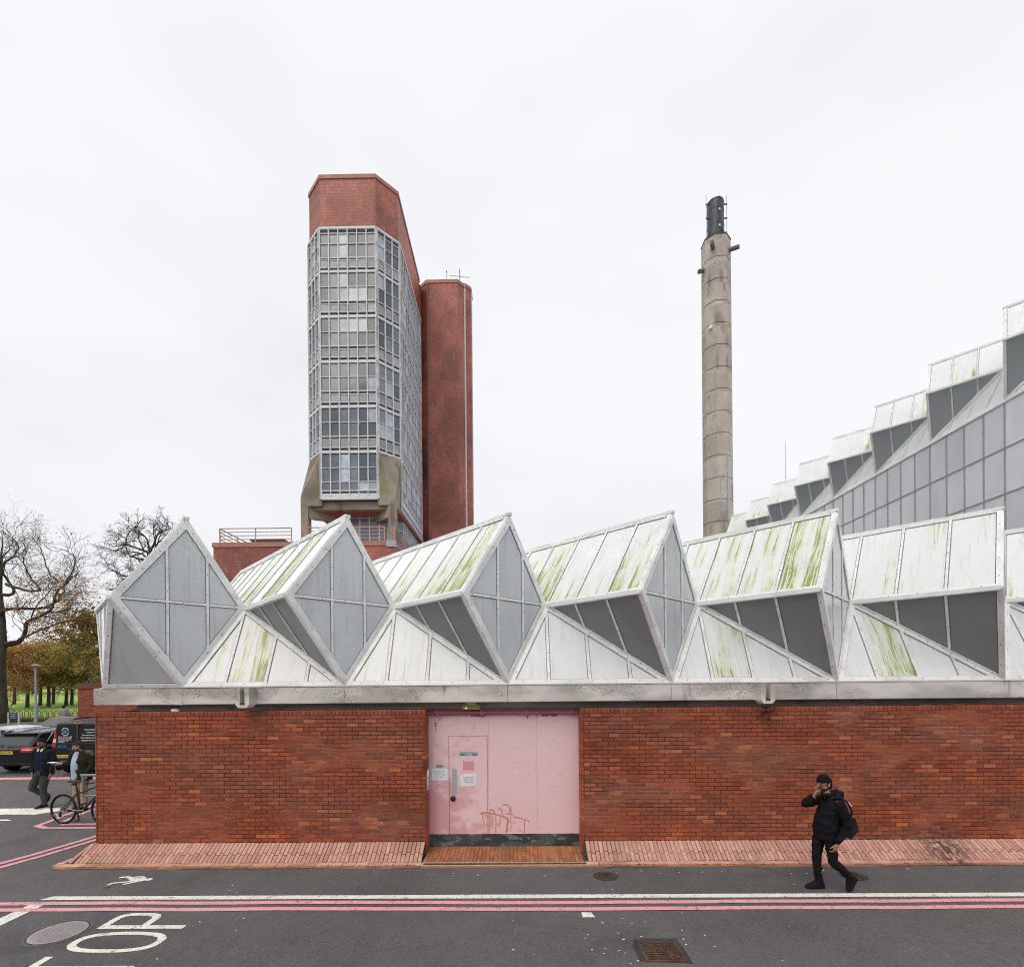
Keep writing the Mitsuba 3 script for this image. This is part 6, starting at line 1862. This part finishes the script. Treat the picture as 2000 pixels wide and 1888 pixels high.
col_ = hullof([((.06, -.06, 1.45), .035), ((.06, .06, 1.45), .035), ((-.02, -.03, 1.43), .03), ((.17, 0, 1.46), .045)], 12)
wear(k, 'jacket', union([torso, sl, sf, col_]), CL_BLACK, O, .014, 3, .050, 11, 5, (1, 1, 1.3))
hood = hullof([((.17, -.08, 1.44), .045), ((.17, .08, 1.44), .045), ((.235, -.05, 1.47), .038), ((.235, .05, 1.47), .038), ((.255, 0, 1.36), .05), ((.20, 0, 1.30), .06)], 14)
wear(k, 'hood', hood, CL_BLACK, O, .016, 4, .03, 14, 8)
leg = [limb([((.05, -.08, .86), .098), ((.075, -.085, .66), .080), ((.092, -.09, .47), .066), ((.22, -.085, .355), .058), ((.35, -.08, .235), .050)], 14), limb([((.02, .08, .86), .098), ((-.025, .085, .66), .080), ((-.045, .09, .47), .066), ((-.03, .09, .28), .057), ((-.005, .09, .115), .054)], 14)]
wear(k, 'trousers', union(leg + [loft([(.045, 0, .80, .15, .17), (.045, 0, .93, .16, .175)])]), CL_TROUS, O, .014, 3, .036, 13, 11, (1, 1, 1.2))
shoes(k, [((.075, .09, .0), (-.215, .09, .0), (0, 0, 1)), ((.455, -.08, .215), (.335, -.08, .012), (-.75, 0, .45))], O, SHOE_K, SOLE_K)
bg = thing('shoulder_bag', 'dark slate shoulder bag hanging behind the walking man', 'bag')
bag = hullof([((.275, -.17, 1.10), .03), ((.345, -.17, 1.115), .028), ((.415, -.14, .95), .022), ((.31, -.16, .85), .025), ((.26, -.16, .90), .025), ((.275, .04, 1.08), .025), ((.335, .04, 1.09), .025), ((.415, .03, .95), .022), ((.30, .04, .85), .025)], 14)
wear(bg, 'sack', bag, cloth('cloth_slate', (.016, .017, .021), (.030, .032, .038), .5), O, .02, 4, .016, 9, 4)
obj('strap', MB().tube(np.array([(.285, -.15, 1.10), (.285, -.23, 1.22), (.24, -.235, 1.36), (.16, -.17, 1.445), (.06, -.13, 1.42)]) + O, .016, 6), 'mat_cloth_slate', bg, smooth=True)
obj('buckle', MB().bar(np.array((.262, -.252, 1.33)) + O, np.array((.225, -.25, 1.385)) + O, .022, .012), WHITE, bg)
# --- the man in a navy jacket walking towards the camera
O = np.array([-12.12, 3.57, 0.0])
k = thing('person', 'person in an open navy jacket and grey trousers walking towards the camera beside the cars', 'person')
hd = Head((.0, -.02, 1.665), (.06, -1, -.05))
hR = hand_parts((.255, -.06, .895), (-.03, -.12, -1), (-1, -.2, 0), .55, 1); hL = hand_parts((-.225, -.04, .93), (.3, -.1, -.9), (1, 0, 0), .5, -1)
sk = skeleton(hd, [[((0, 0, 1.57), .056), ((0, .01, 1.46), .06), ((0, .02, 1.2), .10), ((0, 0, .96), .10)], [((.20, .01, 1.45), .05), ((.30, .03, 1.18), .042), ((.255, -.06, .895), .028)], [((-.20, .01, 1.45), .05), ((-.30, .06, 1.19), .042), ((-.225, -.04, .93), .028)],
                   [((-.09, 0, .93), .08), ((-.20, -.06, .53), .05), ((-.07, .22, .22), .036)], [((.07, 0, .93), .08), ((.05, -.04, .52), .05), ((.05, -.02, .09), .036)]], hR + hL)
t = to_tri(sk, .011, 3); obj('body', MB().put(np.array(t.vertices) + O, t.faces), SKIN_B, k, smooth=True)
wear(k, 'hair', hd.hair(fringe=-.012, full=.2), HAIR_K, O, .010, 2, .016, 40, 4); wear(k, 'beard', hd.beard(), STUBBLE, O, .012, 1, 0, label='dark beard and moustache')
Head(hd.c + O, hd.f).brows(k, HAIR_K, True)
wear(k, 'sweater', loft([(-.02, 0, .93, .17, .125), (-.01, .0, 1.2, .19, .135), (0, .01, 1.42, .17, .11), (0, 0, 1.53, .075, .075)]), CL_KNIT, O, .02, 4, .012, 9, 5)
jk = union([loft([(.0, .03, .86, .235, .165), (-.01, .03, 1.0, .25, .165), (0, .03, 1.25, .235, .16), (0, .03, 1.43, .20, .125), (0, .02, 1.53, .10, .09)]), limb([((.20, .02, 1.455), .08), ((.295, .03, 1.19), .072), ((.262, -.05, .95), .060)]), limb([((-.20, .02, 1.455), .08), ((-.30, .06, 1.19), .072), ((-.245, -.02, .98), .060)])])
jk = jk - m3.Manifold.hull_points(np.array([(x + dx, y, z) for z, x0, x1 in ((.7, -.17, .04), (1.2, -.14, .055), (1.45, -.085, .075), (1.62, -.075, .075)) for x, dx in ((x0, 0), (x1, 0)) for y in (-.4, -.05)], float))
wear(k, 'jacket', jk, CL_NAVY, O, .018, 4, .032, 9, 6)
for s in (-1, 1): obj('collar', MB().mesh(to_tri(m3.Manifold.hull_points(np.array([(s * .010, -.085, 1.505), (s * .062, -.050, 1.570), (s * .080, -.075, 1.50), (s * .045, -.100, 1.465), (s * .02, -.07, 1.51), (s * .06, -.04, 1.56)]) + O))), CL_WHITE, k)
wear(k, 'trousers', union([loft([(0, 0, .86, .16, .125), (0, 0, .99, .165, .13)]), limb([((-.085, 0, .90), .105), ((-.17, -.05, .70), .094), ((-.215, -.07, .53), .078), ((-.15, .08, .39), .070), ((-.075, .21, .27), .060)]), limb([((.075, 0, .90), .105), ((.06, -.03, .70), .094), ((.05, -.045, .52), .078), ((.05, -.03, .3), .07), ((.052, -.02, .13), .064)])]), CL_GREY, O, .018, 4, .022, 11, 7)
shoes(k, [((.075, .05, .0), (-.015, -.215, .0), (0, 0, 1)), ((-.07, .285, .215), (-.10, .13, .012), (0, -.6, .5))], O, SHOE_K, SOLE_W)
for x, z in ((.085, 1.36), (.105, 1.20), (.115, 1.02)): obj('button', MB().box(np.array((x, -.145, z)) + O, (.016, .012, .016)), CHROME, k)
# --- the man in the olive jacket standing behind the bicycle stand
O = np.array([-10.93, 3.30, 0.0])
k = thing('person', 'person in an olive jacket and blue shirt standing behind the bicycle, holding a paper', 'person')
hd = Head((.0, -.02, 1.625), (-.72, -.62, -.30))
hL = hand_parts((-.285, -.20, 1.22), (-.85, -.4, .12), (0, -.1, -1), .30, 1); hR = hand_parts((.24, -.05, .92), (0, -.1, -1), (-1, 0, 0), .5, 1)
sk = skeleton(hd, [[((.02, .01, 1.53), .056), ((.03, .03, 1.43), .06), ((.03, .03, 1.2), .10), ((.03, .02, .93), .10)], [((-.16, -.02, 1.42), .05), ((-.22, -.02, 1.17), .042), ((-.285, -.20, 1.22), .028)], [((.22, .05, 1.42), .05), ((.29, .05, 1.15), .042), ((.24, -.05, .92), .028)],
                   [((-.05, 0, .9), .08), ((-.06, -.02, .5), .05), ((-.06, .02, .09), .036)], [((.11, .02, .9), .08), ((.12, .0, .5), .05), ((.12, .04, .09), .036)]], hL + hR)
t = to_tri(sk, .011, 3); obj('body', MB().put(np.array(t.vertices) + O, t.faces), SKIN_P, k, smooth=True)
wear(k, 'hair', hd.hair(fringe=-.012, full=.2), HAIR_B, O, .010, 2, .016, 36, 5); wear(k, 'beard', hd.beard(), HAIR_B, O, .012, 1, 0, label='short brown beard'); Head(hd.c + O, hd.f).brows(k, HAIR_B)
wear(k, 'shirt', loft([(.0, .0, .80, .16, .135), (.0, .0, .92, .17, .14), (.0, 0, 1.2, .18, .145), (.01, .02, 1.4, .16, .11), (.015, .0, 1.50, .075, .075)]), CL_SHIRT, O, .02, 4, .014, 10, 5)
jk = union([loft([(.04, .03, .78, .25, .16), (.04, .03, 1.0, .25, .165), (.04, .03, 1.25, .235, .165), (.04, .04, 1.42, .20, .125), (.03, .03, 1.52, .105, .095)]), limb([((-.16, .0, 1.43), .08), ((-.225, -.02, 1.18), .074), ((-.262, -.14, 1.20), .060)]), limb([((.23, .05, 1.43), .082), ((.30, .05, 1.16), .074), ((.25, -.04, .98), .060)])])
jk = jk - m3.Manifold.hull_points(np.array([(x, y, z) for z, x0, x1 in ((.6, -.16, -.02), (1.2, -.13, .02), (1.42, -.08, .055), (1.6, -.09, .06)) for x in (x0, x1) for y in (-.4, -.06)], float))
wear(k, 'jacket', jk, CL_OLIVE, O, .018, 4, .032, 9, 9)
wear(k, 'shoulder_patch', hullof([((.12, .03, 1.49), .03), ((.24, .05, 1.46), .068), ((.28, .05, 1.40), .062)], 12), CL_SHOULDER, O, .02, 2, .01, 9, 2)
wear(k, 'trousers', union([loft([(.03, 0, .78, .16, .125), (.03, 0, .95, .165, .13)]), limb([((-.05, 0, .86), .10), ((-.06, -.02, .5), .078), ((-.06, .0, .10), .066)]), limb([((.115, .02, .86), .10), ((.12, 0, .5), .078), ((.12, .02, .10), .066)])]), CL_CHINO, O, .018, 4, .028, 11, 3)
shoes(k, [((-.04, .08, 0), (-.14, -.17, 0), (0, 0, 1)), ((.12, .10, 0), (.10, -.17, 0), (0, 0, 1))], O, SHOE_K, SOLE_K)
pp = thing('paper_sheet', 'white folded paper in the hand of the person in the olive jacket', 'paper')
obj('sheet', MB().bar(np.array((-.33, -.26, 1.262)) + O, np.array((-.50, -.27, 1.272)) + O, .13, .008), PAPER, pp)
ln = thing('lanyard', 'blue and orange lanyard hanging from the hand of the person in olive', 'lanyard')
obj('loop', MB().tube(np.array([(-.385, -.24, 1.05), (-.375, -.24, .95), (-.355, -.24, .875), (-.335, -.24, .90), (-.345, -.24, 1.0), (-.38, -.24, 1.14)]) + O, .007, 5), mat('lanyard_orange', (.45, .19, .05), .6), ln)
obj('clip', MB().tube(np.array([(-.38, -.24, 1.21), (-.385, -.24, 1.05)]) + O, .017, 6), mat('lanyard_blue', (.03, .055, .14), .6), ln)
# --- far figure on the lawn edge
O = np.array([-31.4, 25.0, 0.0])
k = thing('person', 'far person in a pale grey hoodie seen over the roofs of the parked cars', 'person')
hd = Head((-.06, .02, 1.60), (-.6, .75, -.3)); Hs = hand_parts((-.25, .15, .95), (0, 0, -1), (0, 1, 0), .4, 1) + hand_parts((.25, .15, .95), (0, 0, -1), (0, 1, 0), .4, -1)
sk = skeleton(hd, [[((-.04, 0, 1.5), .056), ((0, 0, 1.38), .06), ((0, 0, .95), .10)], [((.2, 0, 1.38), .05), ((.27, .05, 1.1), .042), ((.25, .15, .95), .028)], [((-.2, 0, 1.38), .05), ((-.27, .05, 1.1), .042), ((-.25, .15, .95), .028)], [((-.09, 0, .9), .08), ((-.09, 0, .5), .05), ((-.09, 0, .09), .036)], [((.09, 0, .9), .08), ((.09, 0, .5), .05), ((.09, 0, .09), .036)]], Hs)
t = to_tri(sk, .02, 3); obj('body', MB().put(np.array(t.vertices) + O, t.faces), SKIN_P, k, smooth=True); wear(k, 'hair', hd.hair(), CL_NAVY, O, .02, 2, .02, 30)
wear(k, 'hoodie', union([loft([(0, 0, .85, .19, .14), (0, 0, 1.2, .20, .15), (0, 0, 1.42, .15, .11), (-.02, 0, 1.5, .08, .08)]), limb([((.2, 0, 1.39), .08), ((.27, .05, 1.1), .07), ((.25, .15, .98), .06)]), limb([((-.2, 0, 1.39), .08), ((-.27, .05, 1.1), .07), ((-.25, .15, .98), .06)])]), CL_HOOD, O, .03, 4, .03, 9)
wear(k, 'trousers', union([loft([(0, 0, .82, .16, .13), (0, 0, .95, .165, .13)]), limb([((-.09, 0, .86), .1), ((-.09, 0, .1), .065)]), limb([((.09, 0, .86), .1), ((.09, 0, .1), .065)])]), CL_NAVY, O, .03, 4, .02, 9)
shoes(k, [((-.09, -.1, 0), (-.09, .17, 0), (0, 0, 1)), ((.09, -.1, 0), (.09, .17, 0), (0, 0, 1))], O, SHOE_K, SOLE_K)

# ------------------------------------------------------------------ bicycle and stand at the wall's end
k = thing('bicycle', 'black bicycle with orange details leaning at the stand by the wall corner', 'bicycle')
ob = np.array([-10.24, 2.12, 0.0]); du = np.array([math.cos(-.12), math.sin(-.12), 0]); dn = np.array([-du[1], du[0], 0])
Q = lambda u, z, n=0: ob + du * u + dn * n + np.array([0, 0, z])
FRAMEK = mat('bike_black', (.014, .014, .016), .3, clearcoat=.8); BORANGE = mat('bike_orange', (.60, .13, .03), .4)
WR = .345


def wheel(u, nm):
    w = thing('unused', 'x', 'x') if False else None
    t = np.linspace(0, 2 * np.pi, 49)
    wk_ = obj(nm, MB().tube([Q(u + (WR - .018) * math.cos(a), WR + (WR - .018) * math.sin(a)) for a in t], .018, 8, cap=False), RUBBER, k, smooth=True)
    obj('rim', MB().tube([Q(u + (WR - .045) * math.cos(a), WR + (WR - .045) * math.sin(a)) for a in t], .011, 6, cap=False), FRAMEK, wk_, smooth=True)
    sp_ = MB()
    for j in range(28):
        a = j * 2 * np.pi / 28; a2 = a + (.55 if j % 2 else -.55)
        sp_.tube([Q(u + .02 * math.cos(a2), WR + .02 * math.sin(a2), .025 * (1 if j % 2 else -1)), Q(u + (WR - .05) * math.cos(a), WR + (WR - .05) * math.sin(a))], .0014, 3)
    obj('spokes', sp_, STEEL, wk_, kind='stuff')
    obj('hub', MB().tube([Q(u, WR, -.05), Q(u, WR, .05)], .022, 10), FRAMEK, wk_)
    for a0 in (3.6, 4.4): obj('rim_decal', MB().tube([Q(u + (WR - .045) * math.cos(a), WR + (WR - .045) * math.sin(a), -.003) for a in np.linspace(a0, a0 + .16, 5)], .0125, 6), BORANGE, wk_)
    return wk_


wk_ = wheel(0, 'wheel'); wheel(1.06, 'wheel')
obj('spoke_reflector', MB().bar(Q(-.19, .24, -.012), Q(-.13, .17, -.012), .022, .008, up=dn), WHITE, k)
bb, st_, hd_t, hd_b = Q(.44, .285), Q(.355, .80), Q(.93, .90), Q(.95, .75)
for a, c, r_ in ((bb, st_, .017), (Q(.375, .70), hd_t, .017), (bb, hd_b, .020), (hd_t, hd_b, .020)): obj('frame_tube', MB().tube([a, c], r_, 10), FRAMEK, k, smooth=40)
for s in (-.05, .05): obj('chain_stay', MB().tube([bb, Q(0, WR, s)], .010, 7), FRAMEK, k); obj('seat_stay', MB().tube([Q(.365, .72), Q(0, WR, s)], .009, 7), FRAMEK, k)
for s in (-.045, .045): obj('fork_blade', MB().tube([hd_b, Q(.985, .62, s), Q(1.06, WR, s)], .011, 7), FRAMEK, k)
obj('seat_post', MB().tube([st_, Q(.32, .955)], .014, 8), FRAMEK, k)
sd = to_tri(hullof([(Q(.20, .985, .06), .02), (Q(.20, .985, -.06), .02), (Q(.30, .985, 0), .028), (Q(.46, .985, 0), .018)], 10), .02, 3); obj('saddle', MB().put(np.array(sd.vertices), sd.faces), BLACK, k, smooth=True)
obj('seat_pack', to_tri(hullof([(Q(.24, .92), .03), (Q(.28, .915), .03)], 8)), BLACK, k)
t = np.linspace(0, 2 * np.pi, 33); obj('chainring', MB().tube([Q(.44 + .085 * math.cos(a), .285 + .085 * math.sin(a), -.06) for a in t], .006, 5, cap=False), BLACK, k)
for a in np.arange(5) * 2 * np.pi / 5: obj('spider_arm', MB().bar(Q(.44, .285, -.06), Q(.44 + .08 * math.cos(a), .285 + .08 * math.sin(a), -.06), .016, .006), BLACK, k)
for a, s in ((-1.25, -.075), (-1.25 + math.pi, .075)):
    e_ = Q(.44 + .17 * math.cos(a), .285 + .17 * math.sin(a), s); obj('crank', MB().bar(Q(.44, .285, s), e_, .022, .014), BLACK, k); obj('pedal', MB().box(e_ + dn * np.sign(s) * .05, (.09, .09, .02)), BLACK, k)
obj('sprockets', MB().tube([Q(0, WR, -.045), Q(0, WR, -.025)], [.05, .03], 18), STEEL, k)
obj('chain', MB().tube([Q(.44, .37, -.055), Q(0, WR + .04, -.045)], .005, 5).tube([Q(.44, .20, -.055), Q(.03, .20, -.05), Q(-.04, .23, -.05)], .005, 5), BLACK, k)
obj('derailleur', MB().bar(Q(-.01, .30, -.055), Q(-.03, .20, -.055), .03, .012).tube([Q(-.03, .20, -.06), Q(-.03, .20, -.045)], .03, 10), BLACK, k)
obj('mudguard_lock', MB().tube([Q(.22, .62, .0), Q(.27, .55, 0), Q(.30, .46, 0), Q(.33, .40, 0)], .018, 7), BLACK, k, smooth=True)
obj('cable_lock', MB().tube([Q(.26, .46, -.06), Q(.29, .37, -.08), Q(.42, .34, -.09), (Q(.62, .36, -.08))], .010, 7), STEEL, k, smooth=True)
for a, c in ((Q(.385, .60, -.018), Q(.392, .56, -.018)), (Q(.13, .47, -.055), Q(.17, .50, -.055))): obj('orange_decal', MB().bar(a, c, .014, .014), BORANGE, k)
obj('handlebar', MB().tube([Q(.90, 1.0, -.30), Q(.91, .98, 0), Q(.90, 1.0, .30)], .013, 8), FRAMEK, k); obj('stem', MB().tube([hd_t, Q(.91, .98)], .016, 8), FRAMEK, k)
k = thing('bicycle_stand', 'grey tubular bicycle stand by the end of the brick wall', 'bicycle stand')
GALV = mat('galvanised', lambda p, n, uv: mix((.20, .22, .245), (.30, .32, .35), fbm(p.x * 9, p.y * 9, p.z * 5, 3)), .4)
sy, zt, zl = 2.50, 1.045, .56
obj('top_rail', MB().tube([(-10.17, sy, zt), (-8.7, sy, zt)], .030, 10), GALV, k, smooth=40)
obj('lower_rail', MB().tube([(-10.15, sy, zl), (-8.7, sy, zl)], .022, 10), GALV, k, smooth=40)
obj('post', MB().tube([(-10.12, sy, zl - .02), (-10.12, sy, zt)], .030, 10), GALV, k, smooth=40)
for x in (-9.70, -8.75): obj('post', MB().tube([(x, sy, 0), (x, sy, zt)], .030, 10), GALV, k, smooth=40); obj('collar', MB().tube([(x, sy, .0), (x, sy, .10)], .045, 10), GALV, k)
